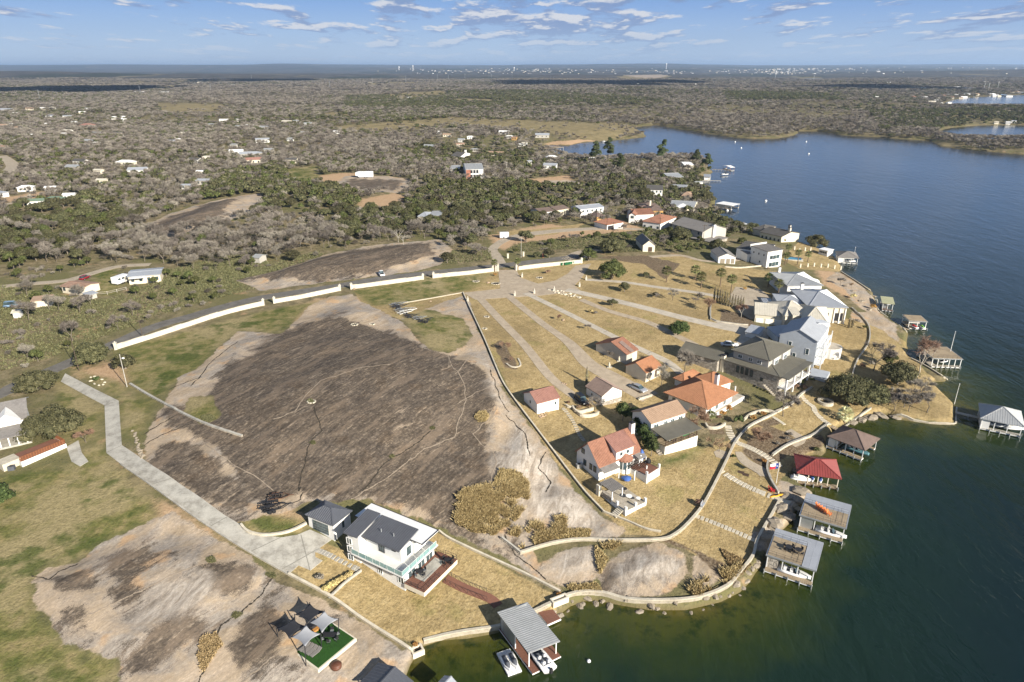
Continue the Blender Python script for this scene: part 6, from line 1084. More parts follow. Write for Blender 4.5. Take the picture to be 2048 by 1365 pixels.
def density_ok(x, y):
    s = samp(SD, x, y); ok = (s > 2.2)
    for A_, m_ in ((A_rock, -1), (A_tan, 0), (A_green, 0), (A_dirt, .5), (A_mul, -.5)): ok &= samp(A_, x, y) < m_
    ok &= sdf(x, y, SCRUB) > 0
    for w in POLYX:
        c = w.mean(0); r = np.hypot(*(w-c).T).max()+1; near = (np.hypot(x-c[0], y-c[1]) < r)
        if near.any(): idx = np.nonzero(near & ok)[0]; ok[idx] &= sdf(x[idx], y[idx], w) < 1.0
    E = np.array(EXC)
    for a in E[np.hypot(E[:, 0], E[:, 1]) < 900]:
        near = (np.abs(x-a[0]) < 8) & (np.abs(y-a[1]) < 8) & ok; idx = np.nonzero(near)[0]
        if len(idx):
            dx, dy = a[2]-a[0], a[3]-a[1]; t = np.clip(((x[idx]-a[0])*dx+(y[idx]-a[1])*dy)/(dx*dx+dy*dy+1e-9), 0, 1); ok[idx] &= np.hypot(x[idx]-a[0]-t*dx, y[idx]-a[1]-t*dy) > a[4]+1.2
    return ok
def scatter(y0, y1, cell, umax=1.0):
    ys_ = np.arange(y0, y1, cell); X_ = []; Y_ = []
    for yy in ys_: xx = np.arange(-umax*yy-20, umax*yy+20, cell); X_.append(xx+R.uniform(-.48, .48, len(xx))*cell); Y_.append(yy+R.uniform(-.48, .48, len(xx))*cell)
    return np.concatenate(X_), np.concatenate(Y_)
x, y = scatter(110, 620, 4.7); ok = density_ok(x, y); x, y = x[ok], y[ok]
dn = vnoise(x, y, 38, 31)*.5+vnoise(x, y, 14, 32)*.35; gr = np.full(len(x), .17)
for w in GREENP: gr = np.where(sdf(x, y, w) > 0, .80, gr)
pxs, pys = proj(x, y, 8.0); low = (pys > 545) | ((pxs > 1000) & (pys > 455))     # open scrub by the road: few real trees
op = np.where(low, R.uniform(size=len(x)) < .38, R.uniform(size=len(x)) < np.clip(.92+dn, .4, 1)); x, y, gr, low, dn, pxs, pys = [a[op] for a in (x, y, gr, low, dn, pxs, pys)]
u = R.uniform(size=len(x)); gr = np.clip(gr+vnoise(x, y, 30, 33)*.25, .04, .95); kd = np.where(u < gr, np.where(R.uniform(size=len(x)) < .62, 0, 1), np.where(R.uniform(size=len(x)) < np.where(low, .12, .66), 2, 3)); kd = np.where(low & (kd == 0), 1, kd); inb = sdf(x, y, wpoly([(225, 450), (330, 432), (560, 425), (700, 470), (640, 498), (480, 540), (330, 530), (240, 505)])) > 0; kd = np.where(inb & (R.uniform(size=len(x)) < .88), 2, kd)
vis = (pxs > -40) & (pxs < 2090); order = np.argsort(np.where(vis, y, y+5000)); cnt = [0]*4; KN = ['oak', 'cedar', 'bare', 'shrub']; restp = {k: [] for k in KN}
def area(px, py):
    ev = 'left' if px < 500 else 'middle' if px < 1000 else 'right'
    if py > 545: return 'in the open scrub beyond the white boundary wall'
    if py > 470: return {'left': 'in the scrub around the mobile home', 'middle': 'in the thicket behind the upper granite sheet', 'right': 'in the scrub by the gravel track'}[ev]
    if py > 390: return {'left': 'on the wooded slope above the mobile home', 'middle': 'in the wood below the orange clearing', 'right': 'among the lakeside houses'}[ev]
    return {'left': 'in the wood of scattered cottages', 'middle': 'in the wood near the white camper', 'right': 'in the wood beside the brick house'}[ev]
lim = dict(oak=290, cedar=220, bare=295, shrub=290)
for i in order:
    k = KN[kd[i]]; s = R.uniform(.72, 1.22)*(.75 if low[i] and k != 'bare' else 1); cnt[kd[i]] += 1
    if cnt[kd[i]] <= lim[k] and vis[i]:
        nm, wd, cat = LABK[k]; nearp = y[i] < 330
        plant(k, x[i], y[i], s, f'{wd} {area(pxs[i], pys[i])}', f'{wd}s {area(pxs[i], pys[i])}', parts=True)
    else: restp[k].append((x[i], y[i], s))
# the rest of the woodland: one object per colour of wood
for (ya, yb, cell, sc) in ((620, 1150, 6.2, 1.3), (1150, 2100, 9.0, 1.8), (2100, 4300, 15.5, 2.8)):
    x, y = scatter(ya, yb, cell, .86); ok = density_ok(x, y) | ((R.uniform(size=len(x)) < .10) & (samp(A_tan, x, y) > 0) & (samp(SD, x, y) > 6)); x, y = x[ok], y[ok]; dn = vnoise(x, y, 110, 41)*.8+vnoise(x, y, 30, 42)*.3+vnoise(x, y*2.2, 420, 45)*.5
    gr = np.full(len(x), .11)
    for w in GREENP: gr = np.where(sdf(x, y, w) > 0, .72, gr)
    gr = np.clip(gr+vnoise(x, y, 160, 43)*.25+.36*vnoise(x, y, 520, 44), .02, .95); op = R.uniform(size=len(x)) < np.clip(.86+dn, .25, 1); x, y, gr = x[op], y[op], gr[op]; u = R.uniform(size=len(x))
    for i in range(len(x)): k = 'oak' if u[i] < gr[i]*.75 else 'cedar' if u[i] < gr[i] else 'bare'; restp[k].append((x[i], y[i], sc*R.uniform(.7, 1.3)))
def forest(name, label, kinds):
    pts = []; ix = []; sc = []
    for j, k in enumerate(kinds):
        for (a, b, s) in restp[k]: pts.append((a, b)); ix.append(j*3+R.randint(3)); sc.append(s)
    P_ = np.array(pts); z = samp(HH, P_[:, 0], P_[:, 1]); V = np.column_stack([P_, z]); me = bpy.data.meshes.new(name); me.vertices.add(len(V)); me.vertices.foreach_set('co', V.astype(np.float32).ravel())
    for nm, ty, dt in (('sc', 'FLOAT', np.array(sc, np.float32)), ('ix', 'INT', np.array(ix, np.int32)), ('rz', 'FLOAT', R.uniform(0, 6.28, len(V)).astype(np.float32))): me.attributes.new(nm, ty, 'POINT').data.foreach_set('value', dt)
    o = link(bpy.data.objects.new(name, me)); tag(o, label, kind='stuff'); ng = bpy.data.node_groups.new(name, 'GeometryNodeTree'); ng.interface.new_socket('Geometry', in_out='INPUT', socket_type='NodeSocketGeometry'); ng.interface.new_socket('Geometry', in_out='OUTPUT', socket_type='NodeSocketGeometry')
    N = ng.nodes; Lk = ng.links; gi = N.new('NodeGroupInput'); go = N.new('NodeGroupOutput'); iop = N.new('GeometryNodeInstanceOnPoints'); gti = N.new('GeometryNodeJoinGeometry'); protos = []
    for k in kinds:
        for me_ in LOW[k]: protos.append(me_)
    for me_ in protos[::-1]:
        po = bpy.data.objects.new('proto', me_); inf = N.new('GeometryNodeObjectInfo'); inf.inputs['Object'].default_value = po; inf.inputs['As Instance'].default_value = True; Lk.new(inf.outputs['Geometry'], gti.inputs[0])
    def at(nm, ty='FLOAT'): a = N.new('GeometryNodeInputNamedAttribute'); a.data_type = ty; a.inputs[0].default_value = nm; return a.outputs['Attribute']
    cx_ = N.new('ShaderNodeCombineXYZ'); Lk.new(at('rz'), cx_.inputs[2]); cs_ = N.new('ShaderNodeCombineXYZ'); sa = at('sc'); [Lk.new(sa, cs_.inputs[q]) for q in range(2)]; pw = N.new('ShaderNodeMath'); pw.operation = 'POWER'; Lk.new(sa, pw.inputs[0]); pw.inputs[1].default_value = .25; Lk.new(pw.outputs[0], cs_.inputs[2])
    Lk.new(gi.outputs[0], iop.inputs['Points']); Lk.new(gti.outputs[0], iop.inputs['Instance']); iop.inputs['Pick Instance'].default_value = True; Lk.new(at('ix', 'INT'), iop.inputs['Instance Index']); Lk.new(cx_.outputs[0], iop.inputs['Rotation']); Lk.new(cs_.outputs[0], iop.inputs['Scale']); Lk.new(iop.outputs[0], go.inputs[0])
    mo = o.modifiers.new('trees', 'NODES'); mo.node_group = ng; return len(V)
nA = forest('leafless_woodland', 'grey leafless woodland stretching to the far hills', ['bare', 'shrub']); nB = forest('evergreen_woodland', 'dark evergreen oaks and cedars mixed through the far woodland', ['oak', 'cedar']); print('FOREST', nA, nB, cnt)
# ------------------------------------------------ boats and docks
M_hull = mat('white_gelcoat', (.78, .78, .77), .25, .04, 1, .5); M_cov = mat('grey_boat_cover', (.10, .11, .13), .8, .15); M_bcov = mat('blue_tarp', (.06, .13, .38), .6, .15, 2); M_redp = mat('red_plastic', (.42, .03, .03), .4, .1); M_orp = mat('orange_plastic', (.72, .22, .07), .5, .08); M_blk = mat('black_rubber', (.02, .02, .022), .7)
def loft(g, secs, mi=0, cap=True):
    """secs: list of rings of equal length"""
    n = len(secs[0]); V = [p for s in secs for p in s]; F = [(i*n+k, i*n+(k+1) % n, (i+1)*n+(k+1) % n, (i+1)*n+k) for i in range(len(secs)-1) for k in range(n)]
    if cap: F += [tuple(range(n-1, -1, -1)), tuple((len(secs)-1)*n+k for k in range(n))]
    return g.add(V, F, mi)
def hull(g, L, W, H_, deck=True):
    S_ = []
    for t in (0, .25, .5, .7, .85, .95, 1):
        x = (t-.5)*L; w = W/2*(1-max(0, (t-.45)/.55)**2.2*.93); d = H_*(.15*(t > .6)*(t-.6)*2); S_.append([(x, -w, H_+d), (x, -w*.95, H_*.5), (x, -w*.45, .12*H_+H_*.5*max(0, t-.7)), (x, 0, H_*.7*max(0, t-.75)), (x, w*.45, .12*H_+H_*.5*max(0, t-.7)), (x, w*.95, H_*.5), (x, w, H_+d), (x, w*.8, H_+d+.02), (x, 0, H_+d+.05), (x, -w*.8, H_+d+.02)])
    return loft(g, S_)
def boat(lab, q, rz, L=6.0, W=2.2, col=None, cover=None, group=None):
    t = thing('motorboat', lab, 'boat', tuple(q), rz, group); g = G(); hull(g, L, W, .75); g.obj('hull', col or M_hull, t, True)
    g = G(); g.box((-.1*L, 0, .8), (L*.5, W*.62, .1)); g.obj('cockpit_floor', M_cov if cover is None else cover, t)
    for sx in (-.28, -.08):
        for sy in (-1, 1): g = G(); g.box((sx*L, sy*W*.2, .98), (.5, .45, .3)); g.box((sx*L-.22, sy*W*.2, 1.2), (.1, .45, .45)); g.obj('seat', M_trim, t)
    g = G(); g.add([(L*.1, -W*.36, .85), (L*.1, W*.36, .85), (L*.02, W*.3, 1.3), (L*.02, -W*.3, 1.3)], [(0, 1, 2, 3)]); g.obj('windscreen', M_glass, t); g = G(); g.box((-L*.53, 0, .6), (.35, .4, .9)); g.obj('outboard_motor', M_blk, t)
    if cover: g = G(); S_ = [[(x, -w, .82), (x, -w*.6, .82+h), (x, 0, .82+h*1.3), (x, w*.6, .82+h), (x, w, .82)] for x, w, h in ((-L*.46, W*.48, .1), (-L*.1, W*.5, .5), (L*.15, W*.46, .4), (L*.42, W*.12, .08))]; loft(g, S_, cap=True); g.obj('boat_cover', cover, t, True)
    return t
def jetski(lab, q, rz, m_=None, group=None, covered=False):
    t = thing('jet_ski', lab, 'jet ski', tuple(q), rz, group); g = G(); hull(g, 3.1, 1.15, .45); g.obj('hull', M_hull, t, True)
    g = G(); loft(g, [[(x, -w, .42), (x, -w*.7, .42+h), (x, w*.7, .42+h), (x, w, .42)] for x, w, h in ((-1.3, .3, .15), (-.6, .32, .42), (.15, .34, .40), (.5, .42, .55), (1.25, .12, .18))]); g.obj('saddle' if not covered else 'cover', m_ or M_cov, t, True)
    g = G(); g.bar((.42, -.38, 1.02), (.42, .38, 1.02), .05); g.bar((.5, 0, .8), (.42, 0, 1.02), .07); g.obj('handlebar', M_blk, t); return t
def boards(root, f, x0, x1, y0, y1, z, m_, bw=.34, name='deck_board', th=.07):
    """planks laid across the shorter way, each its own piece"""
    L, W = x1-x0, y1-y0; n = max(1, int(max(L, W)/bw)); along = L > W; me = G(); me.box((0, 0, 0), ((L/n-.03) if along else L, W if along else (W/n-.03), th)); mm = me.mesh(name, m_)
    for i in range(n):
        o = bpy.data.objects.new(name, mm); link(o, root); u, v = ((x0+(i+.5)*L/n, (y0+y1)/2) if along else ((x0+x1)/2, y0+(i+.5)*W/n)); o.location = f.w(u, v, z+random.uniform(-.006, .006))-root.location; o.rotation_euler = (0, 0, f.rz)
def dock(lab, pts, e, roof='hip', rise=1.6, rm=None, dm=None, pm=None, room=None, back='left', posts=4, sp=.5, z=.55, fascia=M_trim, ex=.5, group=None, topdeck=None, f=None, name='boathouse', cat='boathouse', rail=True):
    f = f or rect3(pts, e, 0.0, .35); t = thing(name, lab, cat, (f.x, f.y, 0), 0, group); f.z = 0; L, W = f.L, f.W; dm = dm or M_wood; pm = pm or M_trim; fw = min(1.4, W*.22)
    g = G(); sg = -1 if back == 'left' else 1; bx = (-L/2, -L/2+1.8) if sg < 0 else (L/2-1.8, L/2)
    boards(t, f, -L/2, L/2, -W/2-ex, -W/2-ex+fw, z, dm); boards(t, f, -L/2, L/2, W/2-fw*.7, W/2, z, dm); boards(t, f, bx[0], bx[1], -W/2-ex+fw+.05, W/2-fw*.7-.05, z, dm)
    g = G(); g.box((0, -W/2-ex+fw/2, z-.16), (L, fw-.05, .22)); g.box((0, W/2-fw*.35, z-.16), (L, fw*.7-.05, .22)); g.box(((bx[0]+bx[1])/2, 0, z-.16), (1.75, W-.8, .22)); put(t, 'dock_frame', g, fascia, f)
    for i in range(posts):
        for y in (-W/2, W/2-.12):
            g = G(); g.box((0, 0, (e-.2-1.6)/2), (.16, .16, e-.2+1.6)); put(t, 'post', g, pm, f, None, -L/2+.12+i*(L-.24)/(posts-1), y)
    for i in range(posts+1): g = G(); g.tube([(0, 0, -1.8), (0, 0, z+.35)], .13, 7); put(t, 'pile', g, M_galv, f, None, -L/2+i*L/posts, -W/2-ex-.1)
    if room: x0, x1, y0, y1, hm, m_ = room; g = G(); g.box(((x0+x1)/2*L, (y0+y1)/2*W, z+hm/2), ((x1-x0)*L, (y1-y0)*W, hm)); put(t, 'storage_room', g, m_, f)
    if topdeck:
        (dx0, dx1, dy0, dy1), mr = topdeck; g = G(); g.box((0, 0, e-.18), (L+.5, W+.5, .24)); put(t, 'upper_frame', g, M_galv, f); boards(t, f, dx0*L, dx1*L, dy0*W, dy1*W, e, M_wood, .4)
        A_ = []; 
        if dy1 < .5: A_.append((-L/2-.2, L/2+.2, dy1*W+.05, W/2+.25))
        if dx1 < .5: A_.append((dx1*L+.05, L/2+.2, -W/2-.25, dy1*W))
        for (x0, x1, y0, y1) in A_:
            vs = [(x0, y0, e+.06), (x1, y0, e+.06), (x1, y1, e+.10), (x0, y1, e+.10)]; g = G(); g.slab(vs, [(0, 1, 2, 3)], .12); r_ = put(t, 'metal_roof', g, mr, f); g = G(); ribs(g, vs, [(0, 1, 2, 3)], 1.0, .06, .03); o_ = g.obj('roof_seam', mr, r_); o_['kind'] = 'stuff'
        if rail: railing(t, f, [(dx0*L, dy0*W, e), (dx1*L, dy0*W, e), (dx1*L, dy1*W, e), (dx0*L, dy1*W, e)], .95, M_dark, 1.3, 2, r=.02)
    else: wing(t, None, e, roof, rise, None, rm, .4, f=f, sp=sp, wall=False)
    return t, f
tA, fA = dock('boathouse with corrugated silver roof at the end of the brown boardwalk', cI(1185, 1085, 1480, 945, 1195, 570), 3.1, 'shed', .5, R_grey, M_comp, M_trim, None, posts=3, ex=.1) if 0 else (None, None)
fa = rect3(cI(1185, 1085, 1480, 945, 1195, 570), 3.3, 0.0, .3); tA = thing('boathouse', 'boathouse with a corrugated silver roof, nearest to the bottom edge beside the jet skis', 'boathouse', (fa.x, fa.y, 0)); L, W = fa.L, fa.W
hx = fa.L > fa.W; a_, b_ = L/2+.3, W/2+.3
lf = -1 if fa.w(-1, 0).x < fa.w(1, 0).x else 1
if abs(fa.w(1, 0).x-fa.w(-1, 0).x) > abs(fa.w(0, 1).x-fa.w(0, -1).x): vs = [(-a_, -b_, 3.9), (a_, -b_, 3.3), (a_, b_, 3.3), (-a_, b_, 3.9)]
else: vs = [(-a_, -b_, 3.3), (a_, -b_, 3.3), (a_, b_, 3.9), (-a_, b_, 3.9)]
g = G(); g.slab(vs, [(0, 1, 2, 3)], .14); r_ = put(tA, 'roof', g, R_grey, fa)
P_ = [Vector(v) for v in vs]
for i in range(24):
    g = G(); s = (i+.5)/24; g.bar(P_[0].lerp(P_[3], s)+Vector((0, 0, .03)), P_[1].lerp(P_[2], s)+Vector((0, 0, .015)), .10, .035); g.obj('roof_rib', R_grey, r_)
g = G(); g.box((-L*.5+.1, W*.22, 1.9), (.14, W*.5, 3.6)); g.box((0, W*.5-.1, 1.9), (L*.96, .14, 3.4)); put(tA, 'wall', g, M_galv, fa)
for sx in (-1, 1):
    for k in range(3): g = G(); g.box((0, 0, 1.0), (.15, .15, 4.4)); put(tA, 'post', g, M_trim, fa, None, sx*(L/2-.1), -W/2+.2+k*W*.45)
boards(tA, fa, -L/2-.1, -L/2+1.2, -W/2-1.2, W*.5, .55, M_comp, .5); boards(tA, fa, L/2-1.7, L/2+.3, -W/2-.6, W*.5, .55, M_comp, .5); boards(tA, fa, -L/2+1.3, L/2-1.8, W*.1, W/2, .55, M_comp, .5)
g = G(); g.box((-L/2+.55, -.6, .38), (1.36, W+1.26, .2)); g.box((L/2-.7, -.3, .38), (2.06, W+.66, .2)); put(tA, 'dock_frame', g, M_trim, fa)
boat('white motorboat with dark outboard under the silver roofed boathouse', (*fa.w(-.15, -W*.42)[:2], .35), fa.rz+math.pi/2, 6.0, 2.3)
s1 = rect3(cI(1365, 788, 1485, 735, 1395, 618), .7, 0.0); td = thing('swim_platform', 'brown square swim platform right of the silver roofed boathouse', 'platform', (s1.x, s1.y, 0)); boards(td, s1, -s1.L/2, s1.L/2, -s1.W/2, s1.W/2, .7, M_comp); g = G(); g.box((0, 0, .5), (s1.L+.12, s1.W+.12, .3)); put(td, 'platform_frame', g, M_trim, s1)
s2 = rect3(cI(995, 1262, 1125, 1215, 1015, 1010), .35, 0.0); td = thing('floating_dock', 'white plastic float carrying two covered jet skis', 'float', (s2.x, s2.y, 0)); 
for i in range(3):
    for j in range(4): g = G(); g.box((0, 0, .14), (s2.L/3-.05, s2.W/4-.05, .42)); put(td, 'float_block', g, M_hull, s2, None, -s2.L/2+(i+.5)*s2.L/3, -s2.W/2+(j+.5)*s2.W/4)
for sx, lb in ((-.25, 'left'), (.25, 'right')): jetski(f'jet ski under a grey cover, {lb} of the two on the white float', s2.w(sx*s2.L, -.3, .33), s2.rz-math.pi/2, M_cov, 'jet skis on the float', True)
T1, F1 = dock('dock with L shaped pale blue roof and black patio tables on its deck', cH(400, 872, 930, 1046, 1000, 752), 3.3, dm=M_wood, room=(-.5, -.26, -.5, -.05, 2.6, M_stone), posts=4, ex=1.2, topdeck=((-.5, .22, -.5, .22), R_blue), back='left')
T2, F2 = dock('dock with pale blue roof and orange deck chairs, second from the seawall corner', cH(742, 465, 1240, 612, 1300, 372), 3.3, dm=M_wood, room=(-.5, -.2, -.5, -.1, 2.4, M_galv), posts=4, ex=1.2, topdeck=((-.5, .5, -.5, .08), R_blue), back='left')
T3, F3 = dock('boathouse with red metal hip roof over two blue covered jet skis', cG(1240, 852, 1693, 918, 1662, 722), 3.0, 'hip', 1.7, R_red, M_wood, M_crm, None, posts=5, ex=.5, fascia=M_beam)
T4, F4 = dock('boathouse with brown shingle hip roof beside the fan palm', cG(1550, 480, 1935, 628, 2045, 492), 3.1, 'hip', 2.1, R_brn, M_wood, M_trim, (-.5, -.32, -.5, -.1, 2.4, M_wht), posts=5, ex=.6, sp=None)
T5, F5 = dock('boathouse with grey metal hip roof at the right edge, reached by a footbridge', cF(1640, 1182, 2045, 1264, 2125, 1140), 3.2, 'hip', 2.3, R_grey, M_conc, M_trim, (-.5, -.28, -.5, -.1, 2.4, M_wht), posts=4, ex=.3)
T6, F6 = dock('dock with broad pale roof deck, white posts and a tall flagpole', cF(1200, 632, 1490, 642, 1392, 527), 3.3, dm=M_conc2, posts=6, ex=.3, topdeck=((-.5, .5, -.5, .5), R_crm))
T7, F7 = dock('small dock with weathered top deck sheltering red and green jet skis', cF(985, 290, 1168, 300, 1095, 240), 2.9, dm=M_wood, posts=3, ex=1.4, topdeck=((-.5, .5, -.5, .5), R_crm), rail=False)
T8, F8 = dock('old dock with yellowish green canopy and a brown lower deck', cF(745, 125, 860, 138, 925, 85), 3.0, 'flat', 0, mat('faded_green_canopy', (.42, .42, .26)), mat('old_brown_boards', (.16, .10, .07), .8, .2), M_trim, (-.5, -.1, -.4, .2, 2.2, M_galv), posts=3, ex=1.5, sp=None)
T9, F9 = dock('boathouse with grey hip roof by the pool house lawn', cD(1405, 692, 1622, 708, 1667, 655), 3.2, 'hip', 1.7, R_shg, M_conc, M_trim, (-.5, -.2, -.5, .3, 2.5, M_wht), posts=4, ex=.2, sp=None)
TA_, FA_ = dock('boathouse with flat white roof and red framework', cK(1800, 985, 1965, 1015, 2005, 985), 2.9, 'flat', 0, R_wht, M_comp, mat('red_paint', (.4, .06, .05)), None, posts=3, ex=.4, sp=None)
TB_, FB_ = dock('cream boathouse with long flat roof off the small sandy point', cK(1640, 748, 1835, 778, 1862, 745), 2.9, 'flat', 0, R_wht, M_wood, M_crm, (-.5, .1, -.5, .4, 2.3, M_crm), posts=4, ex=.5, sp=None)
TC_, FC_ = dock('outermost small dock with white roof on a long pier', cK(1815, 330, 1870, 328, 1825, 303), 3.0, 'gable', .7, R_wht, M_wood, M_brik, None, posts=2, ex=.3, sp=None)
TD_, FD_ = dock('pale blue roofed boathouse on the middle jetty', cK(1505, 435, 1590, 438, 1600, 408), 3.2, 'flat', 0, R_blue, M_conc, M_trim, (-.45, .45, -.45, .45, 2.5, M_wht), posts=2, ex=.3, sp=None)
TE_, FE_ = dock('white two level boat dock in the quiet cove', cL(1345, 335, 1455, 345, 1450, 305), 4.2, dm=M_conc, posts=4, ex=.3, topdeck=((-.5, .5, -.5, .5), R_wht), rail=False)
TF_, FF_ = dock('boathouse with dark and pale gable roof cut by the bottom edge', cJ(1000, 1150, 1185, 957, 1500, 1142), 3.3, 'gable', 1.0, R_char, M_wood, M_trim, None, posts=3)
TG_, FG_ = dock('smaller pale blue roofed shelter cut by the bottom edge', cJ(1690, 1190, 1800, 1078, 1950, 1140), 2.8, 'gable', .7, R_blue, M_wood, M_trim, None, posts=2)
for lab, px, w_ in (('footbridge from the grassy point to the grey roofed boathouse', cF(1415, 1128, 1640, 1180), 1.2), ('stepped gangway down to the orange chair dock', cH(625, 320, 760, 420), 1.3), ('gangway down to the patio table dock', cH(330, 740, 430, 800), 1.3), ('pale gangway to the roof deck dock with the tall flagpole', cF(850, 555, 1010, 600), 1.3), ('timber walkway to the old green canopy dock', cF(430, 5, 690, 70), 1.4), ('gangway to the small weathered dock', cF(860, 335, 985, 372), 1.2), ('long thin pier to the outermost small dock', cK(1600, 352, 1830, 362), 1.2), ('jetty past the pale blue roofed boathouse', cK(1460, 482, 1700, 486), 1.5), ('long dark jetty with a boat lift', cK(1290, 515, 1590, 552), 1.3), ('short pale jetty below the dark one', cK(1330, 548, 1490, 570), 1.2), ('gangway behind the red roofed boathouse', cG(1075, 790, 1230, 830), 1.6), ('gangway to the brown roofed boathouse', cG(1590, 380, 1680, 430), 1.4)):
    (x0, y0), (x1, y1) = px; a = Vector((*[float(v) for v in flat(x0, y0, 1.0)], 1.05)); b = Vector((*[float(v) for v in flat(x1, y1, .7)], .72)); t = thing('pier', lab, 'pier', tuple((a+b)/2)); n = max(3, int((b-a).length/.9)); dd = (b-a)/n; rz = math.atan2(dd.y, dd.x)
    for i in range(n): g = G(); g.box((0, 0, 0), (dd.length-.05, w_, .14)); o = g.obj('deck_board', M_conc2 if 'pale' in lab or 'foot' in lab else M_wood, t); o.location = a+dd*(i+.5)-t.location; o.rotation_euler = (0, 0, rz)
    for i in range(0, n+1, 3):
        for s_ in (-1, 1): g = G(); g.tube([(0, 0, -3), (0, 0, .1)], .1, 6); o = g.obj('pile', M_galv, t); p = a+dd*i; o.location = Vector((p.x-math.sin(rz)*s_*w_*.45, p.y+math.cos(rz)*s_*w_*.45, p.z))-t.location
for sx, lb in ((-.12, 'left'), (.08, 'right')): jetski(f'jet ski under a bright blue cover, {lb} one below the red roof', F3.w(sx*F3.L, -F3.W*.28, .7), F3.rz+math.pi/2+math.pi, M_bcov, 'jet skis with blue covers', True)
boat('long white covered boat hull on the left side of the red roofed boathouse', F3.w(-F3.L*.42, -F3.W*.45, .65), F3.rz, 4.2, 1.3, cover=M_trim)
boat('grey and white speedboat in the dock with orange chairs', F2.w(F2.L*.22, -F2.W*.42, .3), F2.rz, 5.6, 2.0); boat('white speedboat in the dock with black patio tables', F1.w(F1.L*.10, -F1.W*.42, .3), F1.rz, 5.6, 2.0)
boat('teal and white speedboat in the brown roofed boathouse', F4.w(F4.L*.20, -F4.W*.12, .3), F4.rz, 5.6, 2.1, mat('teal_gelcoat', (.10, .22, .25), .3)); boat('blue grey covered boat in the grey roofed boathouse', F5.w(F5.L*.05, -F5.W*.1, .3), F5.rz, 5.6, 2.1, cover=mat('slate_cover', (.14, .17, .22), .8)); boat('white covered boat at the right end of the grey roofed boathouse', F5.w(F5.L*.38, -F5.W*.1, .3), F5.rz+.3, 4.6, 1.9, cover=M_trim)
jetski('red jet ski on the small weathered dock', F7.w(-F7.L*.2, -F7.W*.6, .65), F7.rz+2, M_redp); jetski('green and white jet ski on the small weathered dock', F7.w(F7.L*.25, -F7.W*.6, .65), F7.rz+1.7, mat('lime_plastic', (.2, .42, .08), .4)); jetski('jet ski with black seat under the roof deck dock', F6.w(F6.L*.15, -F6.W*.1, .4), F6.rz+.3, M_blk)
boat('white boat in the boathouse by the pool house lawn', F9.w(F9.L*.15, -F9.W*.2, .3), F9.rz, 5, 2); boat('white pontoon boat moored by the far beach', (*[float(v) for v in flat(*cK(350, 25)[0], .2)], .1), .1, 8, 3); boat('white boat on the lift beside the long pier', (*[float(v) for v in flat(*cK(1750, 415)[0], .5)], .4), .3, 7, 2.6)
for (x, y, lab) in ((*cI(1747, 1120)[0], 'white ball buoy floating in the green bay'), (1470, 285, 'white buoy furthest left on the lake'), (1482, 297, 'white buoy just right of the leftmost one'), (1612, 285, 'white buoy near the wooded headland'), (1617, 309, 'white buoy in the middle of the lake'), (1531, 403, 'small white buoy off the round tree'), (1454, 422, 'small white buoy by the cream boathouse')):
    bx, by = [float(v) for v in flat(x, y, .3)]; g = G(); s = .32 if by < 200 else .9; g.ball((0, 0, 0), s, 12, 8); t = thing('buoy', lab, 'buoy', (bx, by, .05)); g.obj('float_ball', M_hull, t, True); g = G(); g.tube([(0, 0, s*.8), (0, 0, s*1.5)], s*.15, 6); g.obj('mooring_ring', M_galv, t)
# ------------------------------------------------ single plants of the gardens
def oak(px, py, s, lab, kind='oak', sz=None): q = P(px, py); return plant(kind, q.x, q.y, s, lab, z=q.z, sz=sz)
def bigoak(px, py, r, h, lab, seed, m_=L_oak, n=6000):
    q = P(px, py); me, cs, rs = crown_mesh('crown', r, h, 34, n, .34, m_, seed, rr=(.22, .36), base=.06); t = thing('live_oak', lab, 'tree', tuple(q)); link(bpy.data.objects.new('crown', me), t); link(bpy.data.objects.new('trunk', trunk_mesh('trunk', cs[::3], h, .34, M_bark, seed, 9)), t); return t
bigoak(*cS(450, 700)[0], 6.4, 6.6, 'largest live oak, spreading over the white farmhouse deck', 301, n=9000); bigoak(*cS(310, 310)[0], 4.9, 5.0, 'wide live oak between the road and the driveway entrance', 302); bigoak(*cP(640, 1010)[0], 4.9, 6.2, 'dark live oak at the end of the white boundary wall', 303); bigoak(*cP(850, 1045)[0], 3.1, 4.4, 'smaller live oak in front of the pale light pole', 304, n=2000)
bigoak(*cR(915, 730)[0], 5.6, 8.0, 'tall live oak right of the wheelie bins', 305, L_ced); bigoak(*cR(720, 580)[0], 4.0, 5.6, 'round live oak behind the end of the white wall', 306, L_ced, 2200); bigoak(*cR(910, 520)[0], 6.2, 7.0, 'broad live oak left of the cream stone garage', 307); bigoak(*cR(1470, 415)[0], 5.8, 6.6, 'live oak in front of the large grey house', 308)
bigoak(*cD(1180, 590)[0], 6.2, 6.2, 'round live oak by the water behind the pool house', 309); bigoak(*cF(410, 1020)[0], 6.6, 7.4, 'dark live oak nearest the stone fire ring', 310, L_oak, 9000); bigoak(*cF(600, 1050)[0], 5.6, 6.6, 'live oak on the point, right of the darkest one', 311, L_oak); bigoak(*cF(880, 870)[0], 5.8, 6.4, 'live oak in the middle of the grassy point', 312, L_oak); bigoak(*cF(795, 715)[0], 2.6, 6.6, 'slim leaning evergreen on the point lawn', 313, L_ced, 1500)
bigoak(*cK(1510, 745)[0], 6.5, 7.2, 'big round oak on the sandy point by the cream boathouse', 314); bigoak(*cK(1140, 680)[0], 5.4, 6.5, 'live oak right of the two storey white house', 315); bigoak(*cK(640, 740)[0], 6.0, 7.0, 'broad live oak beside the long white building', 316); bigoak(*cK(800, 700)[0], 6.2, 8.2, 'tall live oak left of the white two storey house', 317)
